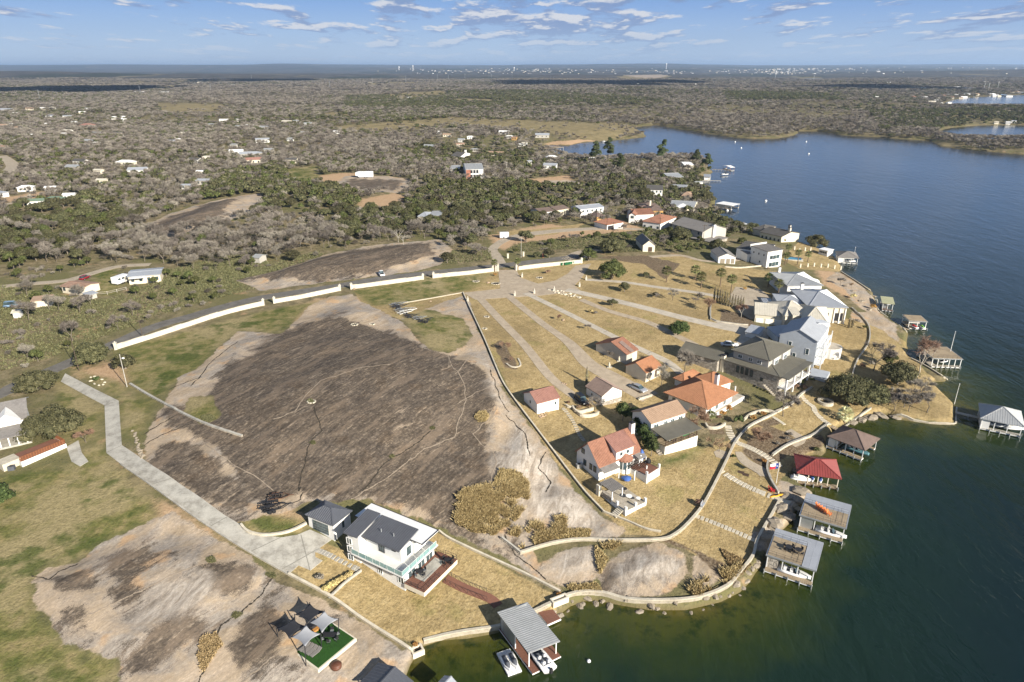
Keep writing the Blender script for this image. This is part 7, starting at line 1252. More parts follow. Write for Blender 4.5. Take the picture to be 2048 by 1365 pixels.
bigoak(*cR(1460, 1180)[0], 3.6, 4.2, 'large dark green bush alone on the upper lawn', 318, L_dk, 2400); bigoak(*cS(-30, 1270)[0], 3.4, 4.4, 'evergreen cut by the left edge below the farmhouse', 319, L_dk, 1800); bigoak(*cD(420, 560)[0], 2.6, 3.4, 'round evergreen below the large grey house', 320, L_ced, 1200); bigoak(*cK(1660, 1290)[0], 4.2, 4.8, 'evergreen between the grey house and the white villa', 321)
for i, (x, y, s, lab) in enumerate(((1015, 838, .75, 'small live oak standing alone on the lawn east of the drive'), (915, 958, .60, 'ball shaped evergreen on the lawn above the paved lane'), (1190, 720, .45, 'small dark palm like evergreen on the upper lawn'), (1270, 880, .40, 'tiny evergreen on the lawn near the thin drive'), (300, 560, .6, 'squat dark evergreen beside the gravel track'), (210, 430, 1.2, 'dark evergreen by the utility pole and the gateway'), (400, 560, .9, 'grey green tree behind the stone pillar'))): q = cR(x, y)[0]; oak(*q, s, lab)
for k, (x, y, s, lab) in enumerate(((980, 290, .62, 'first'), (1130, 350, .55, 'second'), (1190, 480, .62, 'third'), (1250, 590, .66, 'fourth'), (1330, 690, .64, 'fifth'), (1370, 770, .55, 'last'))):
    q = P(*cB(x, y)[0]); me, cs, rs = crown_mesh('crown', 2.0, 4.8-.1*k, 11, 1500, .26, L_dk, 330+k, rr=(.4, .55), base=.15, flat_=1.3); t = thing('hedge_tree', f'bright green hedge tree beside the tan roofed house, {lab} from the top of the row', 'tree', tuple(q), 0, 'hedge trees between the two houses'); link(bpy.data.objects.new('crown', me), t); link(bpy.data.objects.new('trunk', trunk_mesh('trunk', cs[:4], 3, .1, M_bark, k, 3)), t)
BUSHQ = []
def bare(px, py, s, lab, seed=None, h=6.4, m_=None, nt=1300, trunkm=M_bark, wide=1.0, tw=.06, spread=.62):
    q = P(px, py); V, F, ns = bare_geo(h, (seed or int(px*7+py)) % 9999, nt=nt, wide=wide, tw=tw, spread=spread); t = thing('bare_tree', lab, 'tree', tuple(q)); s *= 1.25; t.scale = (s, s, s); ntr = ns//6
    a = np_mesh('trunk', V, F[:3*8], trunkm); link(bpy.data.objects.new('trunk', a), t); b = two('crown', V, F[3*8:], ns-24, [trunkm, m_ or L_bare]); link(bpy.data.objects.new('crown', b), t); return t
bare(*cC(300, 1010)[0], 1.0, 'pale leafless tree in front of the stone villa wing', 401, 7.6, nt=1900, wide=1.15); bare(*cE(360, 375)[0], .8, 'leafless tree beside the lower orange roofed garage', 402, 7); bare(*cE(690, 850)[0], .9, 'brown leafless tree between the tan and orange roofed houses', 403, 7.4, L_brn, 1900); bare(*cE(960, 1045)[0], .62, 'small leafless tree in the round gravel bed', 404, 6, L_brn, 1200, wide=1.3)
bare(*cE(1610, 690)[0], .95, 'wide mesquite with feathery grey crown by the garden wall', 405, 7, wide=1.4, nt=1900); bare(*cE(1410, 950)[0], .8, 'dense brown bush in the mulch bed of the dry creek', 406, 5.6, L_brn, 2600, wide=1.7, spread=1.0); bare(*cF(660, 745)[0], 1.05, 'grey leafless tree left on the lawn behind the dark oaks', 407, 7.5, nt=2000)
bare(*cF(1058, 800)[0], 1.25, 'tall leaning tree with white trunk in front of the roof deck dock', 408, 9.0, L_brn, 1500, M_pbark, .8); bare(*cF(1155, 1130)[0], .85, 'leafless tree nearest the tip of the grassy point', 409, 6.5)
for i, (x, y, s, w) in enumerate(((860, 1110, .7, 'left'), (940, 1080, .8, 'second'), (990, 1120, .75, 'third'), (1040, 1020, .8, 'rear'), (800, 1060, .65, 'leftmost thin'), (1100, 960, .7, 'right rear'))): bare(*cF(x, y)[0], s, f'leafless grey tree of the grove on the point, {w} one', 410+i, 6.5)
bare(*cD(95, 1250)[0], .75, 'rust tinged crepe myrtle left of the cypress row', 420, 6, L_brn, 2000); bare(*cD(412, 1310)[0], .7, 'rust tinged crepe myrtle right of the cypress row', 421, 6, L_brn, 2000, M_pbark)
bare(*cR(1408, 908)[0], .62, 'slim pale leafless tree on the lawn beside the thin drive', 422, 6.2); bare(*cR(1600, 940)[0], .62, 'leafless tree left of the crepe myrtles', 423, 6.5, wide=1.2); bare(*cR(1275, 900)[0], .4, 'tiny leafless tree on the lawn', 424, 5); bare(*cR(472, 1070)[0], .38, 'tiny red brown sapling beside the pink boulder', 425, 5, L_brn); bare(*cR(720, 1160)[0], .42, 'tiny leafless sapling above the orange garages', 426, 5)
bare(*cA(60, 330)[0], .5, 'leafless tree in the kidney shaped bed by the first lane', 427, 6, L_brn, 1300, wide=1.3); bare(*cA(95, 430)[0], .28, 'low brown shrub at the foot of the kidney bed', 428, 5, L_brn, 900, wide=1.5); bare(*cA(960, 930)[0], .55, 'leafless tree leaning over the curved white planter', 429, 6.5, wide=1.3); bare(*cS(700, 755)[0], .5, 'brown leafless shrub between farmhouse and driveway', 430, 6, L_brn, 1800, wide=1.4)
bare(*cA(1090, 400)[0], .45, 'leafless shrub beside the upper orange garage', 431, 6, wide=1.4); bare(*cD(1430, 985)[0], .55, 'greyish small tree on the dirt bank by the water', 432, 5.6, nt=1700); bare(*cD(1540, 1010)[0], .4, 'thin bare sapling near the shore', 433, 5.5, L_brn); bare(*cR(110, 300)[0], .8, 'dark leafless bush near the palms of the upper house', 434, 6)
for x, y, s in ((1660, 240, .9), (1520, 150, .7), (1700, 260, .7), (930, 275, .8)): bare(*cT(x, y)[0], s, 'dead white tree at the far edge of the upper granite', int(x), 6.5, L_bare, 60, M_pbark)
for i, (x, y, r, m_) in enumerate(((610, 1000, 1.3, L_dk), (700, 1010, 1.2, L_dk), (760, 980, 1.4, L_brn), (820, 1030, 1.2, L_dk), (880, 1000, 1.3, L_brn), (960, 1010, 1.2, L_bare), (1030, 1060, 1.0, L_brn), (560, 720, 1.0, L_brn), (640, 700, 1.1, L_bare), (1120, 1000, 1.1, L_bare))): bush(*cF(x, y)[0], r, m_, 'low brush under the grove on the grassy point', grp='brush under the grove on the point', s=.24) if 0 else BUSHQ.append((x, y, r, m_))
def pine(px, py, h, r, lab, seed):
    q = P(px, py); r_ = random.Random(seed); cs = []; rs = []
    for i in range(16): z = h*(.42+.56*i/15); a = r_.uniform(0, 6.28); q_ = r*(1-.75*i/15)*r_.uniform(.3, .8); cs.append((q_*math.cos(a), q_*math.sin(a), z)); rs.append(r*.42*(1-.4*i/15))
    V, F = leaves(cs, rs, 2600, .85, .7, seed=seed); t = thing('pine_tree', lab, 'tree', tuple(q)); link(bpy.data.objects.new('crown', np_mesh('crown', V, F, L_pine)), t); g = G(); g.tube([(0, 0, -.3), (0, 0, h*.95)], [.35, .1], 6); g.obj('trunk', M_bark, t)
pine(*cK(1010, 300)[0], 21, 6.5, 'lone tall pine rising against the lake', 501); pine(*cK(230, 300)[0], 19, 6, 'left of the pair of tall pines by the cove', 502); pine(*cK(390, 280)[0], 21, 6.5, 'right of the pair of tall pines by the cove', 503); pine(*cK(1410, 300)[0], 13, 5.5, 'pine at the tip of the wooded point', 504); pine(*cK(1530, 370)[0], 14, 5.5, 'pine at the shore beside the jetties', 505); pine(*cK(510, 400)[0], 15, 6, 'dark pine in the middle of the point wood', 506)
def palm(px, py, h, lab, r=1.5, m_=L_palm, seed=0, skirt=True, n=30):
    q = P(px, py); r_ = random.Random(seed+int(px)); t = thing('palm_tree', lab, 'palm', tuple(q)); g = G(); g.tube([(0, 0, -.3), (.05, 0, h*.5), (0, .05, h)], [.24, .19, .16], 8); g.obj('trunk', M_ptrunk, t); g = G()
    for i in range(n):
        a = i*2.4; el = math.radians(80-115*(i/n)**.8); d_ = Vector((math.cos(a)*math.cos(el), math.sin(a)*math.cos(el), math.sin(el))); base = Vector((0, .05, h)); st_ = base+d_*r*.5; g.bar(base, st_, .04); sd = d_.cross(Vector((0, 0, 1))); sd = sd.normalized() if sd.length > .1 else Vector((1, 0, 0)); nn_ = sd.cross(d_)
        for j in range(-4, 5): b = math.radians(j*16); dd = (d_*math.cos(b)+sd*math.sin(b)); tip = st_+dd*r*.62*r_.uniform(.8, 1.1)-Vector((0, 0, .12*r)); w = (nn_*.02+sd*.09*math.cos(b)-d_*.09*math.sin(b))*r*.55; mid = st_.lerp(tip, .5); g.add([st_, mid+w, tip, mid-w], [(0, 1, 2, 3)])
    g.obj('fronds', m_, t)
    if skirt: g = G(); g.tube([(0, .02, h*.78), (0, .04, h*.97)], [.22, .42], 8); g.obj('frond_skirt', M_ptrunk, t)
for x, y, h, lab in ((1358, 760, 4.6, 'fan palm furthest left of the lawn palms'), (1592, 742, 4.2, 'fan palm second from the left, set further back'), (1640, 808, 4.6, 'fan palm third from the left, set forward'), (1798, 795, 5.4, 'fan palm behind the cypress row'), (1885, 860, 5.8, 'fan palm rising over the cypress row')): palm(*cR(x, y)[0], h, lab, 2.25)
palm(*cD(690, 1000)[0], 4.0, 'palm beside the vaulted white wing', 2.0, L_dk); palm(*cD(790, 1090)[0], 4.8, 'palm leaning in front of the barn roofed house', 2.1)
for x, y, h, lab in ((895, 690, 4.6, 'tall palm left of the blue pool'), (862, 772, 4.0, 'palm in front of the pool, against the white villa'), (990, 772, 5.4, 'tall palm right in front of the pool'), (1095, 745, 3.6, 'palm alone on the lawn by the pool'), (885, 750, 3.4, 'short palm under the villa balcony')): palm(*cD(x, y)[0], h, lab, 1.8)
palm(*cQ(1668, 388)[0], 3.8, 'palm on the left side of the gateway', 1.5); palm(*cQ(1826, 380)[0], 3.8, 'palm on the right side of the gateway', 1.5); palm(*cG(1722, 345)[0], 2.6, 'pale fan palm beside the brown roofed boathouse', 2.2, leaf_mat('pale_palm_fronds', (.2, .19, .09), (.42, .40, .22), (.6, .56, .36))); palm(*cG(362, 320)[0], 1.6, 'short palm at the corner of the orange roofed villa', 1.2, skirt=False); palm(*cK(1180, 900)[0], 4, 'palm between the orange villa and the white roofed house', 1.8); palm(*cK(960, 940)[0], 3, 'palm right of the orange roofed villa', 1.6)
for i, x in enumerate(range(7)): palm(*cL(1250+x*55, 1215-(x % 3)*20)[0], 1.8, 'low palm in the row below the brown roofed house', 1.6, skirt=False)
def cypress(px, py, h, r, lab, grp=None, seed=0):
    q = P(px, py); cs = [(0, 0, h*t) for t in (.12, .25, .4, .55, .7, .84, .95)]; rs = [r*a for a in (.8, .95, 1, .9, .7, .45, .22)]; V, F = leaves(cs, rs, 420, .2, 1.7, up=1.2, seed=seed); t = thing('cypress_tree', lab, 'cypress', tuple(q), 0, grp); link(bpy.data.objects.new('crown', np_mesh('crown', V, F, L_cyp)), t); g = G(); g.tube([(0, 0, -.2), (0, 0, h*.8)], [.1, .04], 5); g.tube([(0, 0, .1), (0, 0, h*.9)], [r*.6, r*.3], 6); g.obj('trunk', M_bark, t)
L_cyp = leaf_mat('cypress_leaves', (.11, .095, .04), (.22, .19, .09), (.32, .27, .15))
ordn = ['first', 'second', 'third', 'fourth', 'fifth', 'sixth', 'seventh', 'eighth', 'ninth', 'tenth', 'eleventh', 'last']
for i, (x, y) in enumerate(((135, 1148), (165, 1160), (190, 1170), (214, 1178), (240, 1185), (265, 1192), (292, 1198), (320, 1204), (347, 1210), (375, 1215), (402, 1220), (428, 1226))): cypress(*cD(x, y)[0], 6.2-.12*i, .44, f'narrow cypress in the curved bed, {ordn[i]} from the left', 'cypress row in the curved bed', i)
cypress(*cA(878, 655)[0], 5.4, .45, 'lone tall thin cypress beside the umber roofed garage', None, 40); cypress(*cF(437, 355)[0], 3.6, .45, 'left small cypress in the curved garden', None, 41); cypress(*cF(468, 350)[0], 3.4, .45, 'right small cypress in the curved garden', None, 42)
def bush(px, py, r, m_, lab, name='shrub', cat='shrub', h=None, n=260, s=.2, seed=0, grp=None):
    q = P(px, py); me, cs, rs = crown_mesh('foliage', r, h or r*1.3, 7, n, s, m_, seed+int(px), rr=(.4, .6), base=.2); o = bpy.data.objects.new(name, me); link(o); o.location = q; return tag(o, lab, cat, grp)
for k, x, y, r, m_, lab in ((cG, 790, 310, .9, L_oran, 'left amber shrub in the curved white bed'), (cG, 890, 270, .9, L_oran, 'right amber shrub in the curved white bed'), (cG, 540, 220, 1.1, L_oran, 'amber shrub beside the villa terrace'), (cG, 480, 270, 1.0, L_oran, 'amber green shrub left of the terrace steps'), (cG, 440, 300, .7, L_brn, 'rust shrub in the round bed'), (cG, 900, 750, .7, L_oran, 'small amber shrub at the creek crossing'), (cG, 230, 1190, 1.0, L_brn, 'brown shrub beside the grey bench'),
  (cG, 640, 360, 1.8, L_dk, 'dark evergreen shrub at the villa steps'), (cG, 590, 700, .6, L_ced, 'small green shrub by the gravel bed'), (cG, 1170, 475, .6, L_bare, 'upper round grey shrub on the stony slope'), (cG, 1135, 520, .7, L_bare, 'lower round grey shrub on the stony slope'), (cG, 1040, 570, .6, L_bare, 'grey shrub left of the stony slope'), (cG, 1430, 640, .9, L_ced, 'green shrub near the sand beside the red roof'),
  (cE, 1790, 360, 1.0, L_ced, 'green shrub at the foot of the stone villa'), (cE, 1900, 340, 1.0, L_ced, 'second green shrub right of the stone villa'), (cE, 1740, 400, .9, L_brn, 'rust shrub at the stone villa corner'), (cE, 1830, 410, .9, L_brn, 'rust shrub near the white path'), (cC, 1370, 1040, 1.4, L_brn, 'red brown planting on the upper terrace of the stone villa'),
  (cA, 540, 910, .6, L_brn, 'brown shrub at the corner of the pink roofed garage'), (cA, 690, 860, .5, L_brn, 'low rust plants beside the slab walk'), (cA, 800, 915, .8, L_brn, 'rust ground cover in the upper curved planter'), (cA, 900, 900, .7, L_brn, 'rust ground cover right in the upper planter'), (cR, 740, 1010, 1.0, L_reed, 'tuft of pale grass on the island bed'), (cR, 780, 1020, .7, L_bare, 'grey brush on the island bed'), (cR, 390, 690, 1.3, L_brn, 'dark brown low planting on the roundabout lawn'),
  (cD, 450, 1030, .8, L_oran, 'orange shrub in the round forecourt bed'), (cD, 690, 820, .7, L_brn, 'low brown shrub beside the modern villa'), (cF, 510, 310, 1.1, L_bare, 'round grey shrub in the curved garden'), (cF, 590, 370, 1.1, L_ced, 'green shrub at the end of the curved garden'), (cF, 660, 185, 1.5, L_oran, 'amber brush on the rocky bank'), (cF, 480, 90, 1.6, L_reed, 'pale brush on the rocky bank beside the walkway'), (cS, 790, 250, .9, L_dk, 'dark green plant in the stone ringed pond bed'), (cD, 850, 540, 1.3, L_dk, 'dark hedge under the dark roofed house'), (cI, 1470, 525, .5, L_oran, 'amber plant in the right square planter'), (cI, 135, 990, .5, L_oran, 'amber plant in the left square planter'), (cQ, 1670, 420, .9, L_oran, 'yellow green shrub inside the gateway'), (cQ, 50, 1600, .1, L_dk, '')):
    if lab: bush(*k(x, y)[0], r, m_, lab)
for x, y, r in ((590, 545, 1.1), (690, 235, 1.2), (740, 210, .9)): bush(*cN(x, y)[0], r, L_ced, 'low green shrub in the scrub')if 0 else None
for x, y, r, m_ in BUSHQ: bush(*cF(x, y)[0], r, m_, 'low brush under the grove on the grassy point', grp='brush under the grove on the point', s=.24)
# yellow ornamental grass row and the black leafed shrub by the modern house
for i in range(9): bush(*cJ(690+i*29, 288-i*17)[0], .62, leaf_mat('straw_grass', (.32, .25, .09), (.52, .42, .17), (.66, .55, .26)) if i == 0 else bpy.data.materials['straw_grass'], f'tuft of straw coloured grass in the dark bed, {ordn[i]} from the left', 'ornamental_grass', 'grass', .9, 240, .2, i, 'straw grass row by the white house')
bush(*cJ(640, 185)[0], .8, L_bare, 'scraggly dark shrub left of the straw grasses', h=1.0)
def tufts(name, label, polys, n, size, h, m_, spread=1.0, seed=0, blades=6, lean=.35, cond=None):
    r_ = np.random.RandomState(seed); V = []; tot = sum(abs(float(np.sum(wp[:, 0]*np.roll(wp[:, 1], -1)-wp[:, 1]*np.roll(wp[:, 0], -1)))/2) for wp in [wpoly(p) for p in polys]); out = []
    for p in polys:
        w = wpoly(p); A_ = abs(float(np.sum(w[:, 0]*np.roll(w[:, 1], -1)-w[:, 1]*np.roll(w[:, 0], -1)))/2); k = int(n*A_/tot*1.7); x = r_.uniform(w[:, 0].min(), w[:, 0].max(), k*2); y = r_.uniform(w[:, 1].min(), w[:, 1].max(), k*2); s = (sdf(x, y, w) > 0)
        if cond is not None: s &= cond(x, y)
        x, y = x[s][:k], y[s][:k]; out.append(np.column_stack([x, y, samp(HH, x, y)-.03]))
    C_ = np.concatenate(out); m = len(C_); C_ = np.repeat(C_, blades, 0); k = len(C_); b = C_+np.column_stack([r_.normal(size=(k, 2))*size*.35, np.zeros(k)]); d_ = np.column_stack([r_.normal(size=(k, 2))*lean, np.ones(k)])*h*r_.uniform(.5, 1.2, (k, 1)); a = r_.uniform(0, 6.28, k); w_ = np.column_stack([np.cos(a), np.sin(a), np.zeros(k)])*size*.28
    V = np.stack([b-w_*.6, b+w_*.6, b+d_+w_, b+d_-w_*.4], 1).reshape(-1, 3); o = link(bpy.data.objects.new(name, np_mesh(name, V, np.arange(4*k).reshape(k, 4), m_))); return tag(o, label, kind='stuff')
tufts('dry_reeds', 'dense bed of tall straw coloured reeds beside the granite', [wob([(904, 1018), (930, 984), (985, 972), (1046, 962), (1054, 1000), (1022, 1047), (1000, 1072), (950, 1066), (912, 1048)], 8, 5, 3), [(1004, 1078), (1050, 1052), (1128, 1036), (1128, 1070), (1100, 1080), (1044, 1098)], [(1205, 1095), (1240, 1090), (1240, 1115), (1215, 1125)], [(1375, 1180), (1480, 1130), (1470, 1160), (1390, 1196)]], 13000, .24, .85, L_reed, seed=3, lean=.5, cond=lambda x, y: vnoise(x, y, 3.2, 77)+vnoise(x, y, 1.1, 78)*.8 > -.12)
raggd = lambda x, y: vnoise(x, y, 3.2, 77)+vnoise(x, y, 1.1, 78)*.6 > -.45
offr = lambda x, y: (samp(A_rock, x, y) < -.3) & (samp(SD, x, y) > 2) & (samp(A_dirt, x, y) < 0)
tufts('prickly_scrub', 'low olive prickly scrub covering the ground beyond the road', [[(-60, 700), (0, 740), (110, 712), (225, 665), (370, 612), (505, 578), (660, 553), (640, 500), (500, 540), (440, 520), (200, 600), (-60, 560)], [(1010, 505), (1170, 498), (1240, 506), (1400, 500), (1470, 468), (1350, 440), (1200, 470), (1020, 490)], [(240, 560), (500, 500), (560, 540), (420, 580)], [(640, 540), (820, 520), (900, 500), (980, 500), (985, 520), (850, 535), (700, 560)]], 15000, .55, .38, L_cact, seed=4, blades=5, lean=.8, cond=offr)
tufts('granite_weeds', 'small green weed pockets in the hollows of the granite', [[(x+s*math.cos(a)*random.uniform(.6, 1.1), y+s*.6*math.sin(a)*random.uniform(.6, 1.1)) for a in [k*math.pi/5 for k in range(10)]] for x, y, s in ((620, 802, 8), (624, 885, 7), (864, 856, 6), (782, 913, 7), (415, 835, 14), (540, 1150, 10), (470, 1230, 12), (420, 1120, 12))], 700, .25, .22, L_cact, seed=8)
tufts('rock_reeds', 'straw coloured grass tufts in the seams of the pale granite', [[(948, 836), (956, 828), (968, 825), (976, 834), (970, 843), (956, 844)], [(1000, 940), (1040, 950), (1046, 966), (985, 975)], [(1190, 1095), (1212, 1120), (1200, 1150), (1192, 1130)], [(1130, 1175), (1190, 1170), (1200, 1186), (1150, 1186)], [(1100, 1060), (1180, 1062), (1175, 1078), (1110, 1080)]], 1600, .26, .6, L_reed, seed=9)
tufts('shore_weeds', 'weedy growth along the seams of the granite', [[(402, 1275), (428, 1266), (442, 1290), (420, 1318), (404, 1345), (392, 1310)], [(1040, 1120), (1090, 1160), (1110, 1190), (1080, 1150)], [(1440, 1100), (1500, 1130), (1470, 1160)]], 900, .3, .4, L_reed, seed=5)
M_boul = mat('shore_granite', (.31, .265, .205), .92, .25, .7, bump=1.0, bscale=3); M_gbed = mat('garden_boulder', (.42, .31, .22), .92, .2, 2, bump=.8)
def rock(q, r, lab, m_=M_boul, grp=None, seed=0, name='boulder', flat_=.55):
    r_ = np.random.RandomState(seed); g = G(); random.seed(seed); g.ball((0, 0, 0), (r*r_.uniform(.8, 1.4), r*r_.uniform(.6, 1.0), r*flat_), 7, 5, jit=.2); o = g.obj(name, m_, None, False); o.location = (q.x, q.y, q.z+r*.12); o.rotation_euler = (0, 0, r_.uniform(0, 6)); return tag(o, lab, 'rock', grp)
sl_ = wline([(1512, 1122), (1503, 1140), (1490, 1162), (1470, 1182), (1440, 1200), (1400, 1213), (1350, 1220), (1300, 1220), (1250, 1214), (1190, 1200), (1160, 1204), (1130, 1218), (1105, 1226)], 1.5); nrm_ = normals(sl_)
for i, (q, n2) in enumerate(zip(sl_, nrm_)):
    if i % 2 == 0 or random.random() < .3: a = q+n2*random.uniform(-.9, .9); rock(Vector((a[0], a[1], max(Hz(*a), .0)-.15)), random.uniform(.35, 1.0), 'pale granite boulder at the foot of the bay seawall', grp='boulders below the seawall', seed=600+i*2, flat_=.4)
for i, (x, y, r, lab) in enumerate((*[(a, b, c, 'broken granite slab on the shore between the docks') for a, b, c in ((1560, 1020, 2.2), (1575, 1035, 1.8), (1545, 1050, 2.3), (1530, 1075, 2.0), (1570, 995, 1.4), (1600, 985, 1.8), (1590, 1000, 1.6))], *[(a, b, c, 'flat granite slab at the water below the palm') for a, b, c in ((1722, 843, 1.6), (1740, 838, 2.0), (1757, 834, 1.8), (1705, 848, 1.2), (1790, 838, 1.4))], *[(a, b, c, 'stone on the rocky bank beside the upper pier') for a, b, c in ((1705, 585, 1.0), (1722, 605, 1.2), (1738, 622, 1.0), (1700, 640, .8))])): rock(P(x, y), r, lab, grp=lab+'s', seed=700+i, flat_=.35)
for i, (x, y) in enumerate(((395, 985), (420, 970), (445, 960), (470, 945), (490, 925), (505, 905), (430, 990), (460, 980), (405, 1000))): rock(P(*cA(x, y)[0]), .35, 'red brown boulder at the corner of the pink roofed garage', M_gbed, 'garage corner boulders', 740+i)
for i in range(26): t_ = i/25; x = 395+t_*255+random.uniform(-10, 10); y = 825+t_*55+random.uniform(-14, 14); rock(P(*cR(x, y)[0]), random.uniform(.3, .7), 'pale stone in the rock border beside the roundabout', M_lime, 'stones of the roundabout rock border', 760+i)
for i, (x, y) in enumerate(((630, 650), (650, 655), (668, 662), (1510, 540), (1260, 430))): rock(P(*cA(x, y)[0]) if i < 3 else P(*cQ((x-1510)*1.0+1480, 590)[0]), .35, 'small boulder beside the paved lane' if i < 3 else 'small boulder by the corner planting', M_gbed, 'small boulders by the lanes', 790+i)
rock(P(*cR(515, 1070)[0]), .6, 'pink boulder alone on the dry lawn', M_gbed, seed=799); rock(P(*cQ(1625, 465)[0]), .6, 'round boulder beside the gate planting', M_gbed, seed=798); rock(P(*cQ(708, 508)[0]), .7, 'boulder at the end pier of the white wall', M_gbed, seed=797)
for i, (x, y) in enumerate(((615, 1105), (640, 1100), (660, 1105), (690, 1120), (710, 1140), (700, 1155), (670, 1160), (640, 1150), (615, 1130))): rock(P(*cP(x, y)[0]), .4, 'edging stone of the small pond bed', M_lime, 'edging stones of the pond bed', 800+i)
for i in range(16): x = 1085+random.uniform(-8, 12)+i*5; y = 660+i*15+random.uniform(-5, 5); rock(P(*cS(x, y)[0]), .42, 'pale rubble stone lining the edge of the granite by the driveway', M_boul, 'rubble line along the lawn edge', 820+i)
# ------------------------------------------------ vehicles
def car(lab, q, rz, col, L=4.6, W=1.85, H_=1.45, kind='sedan', cat='car'):
    t = thing('pickup_truck' if kind == 'pickup' else 'car', lab, cat, tuple(q), rz); g = G(); hb = .34; S_ = []
    for x, z0, z1, w in ((-.5, .45, .62, .80), (-.49, .3, .86, .90), (-.3, .28, .92, .97), (0, .28, .93, 1), (.28, .28, .90, .98), (.47, .3, .78, .92), (.5, .42, .62, .84)): S_.append([(x*L, -w*W/2, z0), (x*L, w*W/2, z0), (x*L, w*W/2, z1*.92), (x*L, w*W/2*.86, z1), (x*L, -w*W/2*.86, z1), (x*L, -w*W/2, z1*.92)])
    loft(g, S_); g.obj('body', col, t, True)
    cab = dict(sedan=((-.38, .86), (-.22, H_), (.08, H_), (.27, .88)), suv=((-.47, .9), (-.42, H_), (.10, H_), (.28, .92)), pickup=((-.08, .88), (-.05, H_), (.14, H_), (.28, .9)))[kind]
    g = G(); S_ = [[(x*L, -W/2*(.86 if z < 1 else .68), .86), (x*L, W/2*(.86 if z < 1 else .68), .86), (x*L, W/2*(.84 if z < 1 else .66), z+.01), (x*L, -W/2*(.84 if z < 1 else .66), z+.01)] for x, z in cab]; loft(g, S_); g.obj('windows', M_glass, t)
    g = G(); (x1, z1), (x2, z2) = cab[1:3]; g.box(((x1+x2)/2*L, 0, H_+.02), ((x2-x1)*L*1.02, W*.66, .06)); g.obj('roof', col, t)
    if kind == 'pickup': g = G(); g.box((-.30*L, 0, .95), (L*.34, W*.7, .05)); g.obj('truck_bed', M_dark, t)
    for sx in (-.32, .31):
        for sy in (-1, 1):
            g = G(); g.tube([(0, -.11, 0), (0, .11, 0)], hb, 12); w = g.obj('wheel', M_blk, t, loc=(sx*L, sy*(W/2-.10), hb)); g = G(); g.tube([(0, -.02+sy*.115, 0), (0, .02+sy*.115, 0)], hb*.55, 8); g.obj('rim', M_galv, w)
    for sy in (-1, 1): g = G(); g.box((.495*L, sy*W*.32, .66), (.05, .3, .14)); g.obj('headlight', M_trim, t); g = G(); g.box((-.495*L, sy*W*.34, .7), (.05, .22, .14)); g.obj('tail_light', M_redp, t)
    return t
C_sil = mat('silver_car_paint', (.50, .52, .55), .25, .03, 1, .5, .5); C_blk = mat('black_car_paint', (.012, .013, .016), .2, .03, 1, .6); C_wht = mat('white_car_paint', (.78, .78, .78), .3, .03); C_red = mat('dark_red_paint', (.22, .02, .03), .35, .1)
def heading(k, x0, y0, x1, y1): a = P(*k(x0, y0)[0]); b = P(*k(x1, y1)[0]); return (a+b)/2, math.atan2(b.y-a.y, b.x-a.x)
q, r = heading(cA, 1345, 690, 1465, 755); car('silver sedan parked at the end of the second paved lane', q+Vector((0, 0, .06)), r, C_sil, 5.2, 2.0); q, r = heading(cA, 790, 805, 865, 880); car('black suv beside the curved white planter', q+Vector((0, 0, .06)), r, C_blk, 4.9, 2.0, 1.75, 'suv')
q, r = heading(cQ, 885, 395, 905, 425); car('small white pickup parked by the road', q, r+math.pi, C_wht, 5.0, 1.95, 1.7, 'pickup', 'truck'); q, r = heading(cK, 430, 1020, 515, 1045); car('black car outside the orange tiled garage', q, r, C_blk, 5.5, 2.1)
q, r = heading(cK, 375, 1020, 420, 1010); car('red car inside the orange tiled garage', q+Vector((0, -1, 0)), r, C_red, 4.5); q, r = heading(cP, 560, 440, 595, 425); car('dark red car by the black tipped power pole shadow', q, r, C_red, 4.4, 1.8, 1.5, 'suv'); q, r = heading(cC, 650, 765, 750, 775); car('white covered car in the shade of the stone villa', q, r, C_wht, 5.2)
q, r = heading(cM, 1225, 570, 1260, 580); car('dark blue van beside the white house of the left woods', P(25, 612), 0.2, mat('steel_blue_paint', (.2, .3, .42), .3), 5.2, 2.0, 1.9, 'suv')
q, r = heading(cK, 920, 655, 1030, 665); car('white pickup in front of the two storey white house', q, r, C_wht, 5.5, 2.1, 1.8, 'pickup', 'truck')
def camper(lab, px, py, rz, L=8.5, W=2.6, H_=3.2):
    q = P(px, py); t = thing('camper_trailer', lab, 'camper', tuple(q), rz); g = G(); S_ = [[(x*L, -W/2, z0), (x*L, W/2, z0), (x*L, W/2, z1), (x*L, -W/2, z1)] for x, z0, z1 in ((-.5, .6, H_-.2), (-.48, .5, H_), (.3, .5, H_), (.36, 1.3, H_), (.5, 1.5, H_-.5))]; loft(g, S_); g.obj('body', C_wht, t)
    for x in (-.3, -.05, .2): g = G(); g.box((x*L, -W/2-.02, 2.1), (1.1, .05, .7)); g.obj('window', M_glass, t)
    g = G(); g.box((.08*L, -W/2-.02, 1.5), (.7, .05, 1.8)); g.obj('door', M_grys, t)
    for x in (-.15, -.02):
        for s in (-1, 1): g = G(); g.tube([(x*L, s*W*.4, .4), (x*L, s*W*.5, .4)], .4, 10); g.obj('wheel', M_blk, t)
camper('long white fifth wheel camper on the orange clearing', 729, 355, math.pi+.05, 12, 3.0, 4.2); camper('white camper beside the mobile home', *cP(830, 460)[0], 1.25, 6.5, 2.6, 2.9)
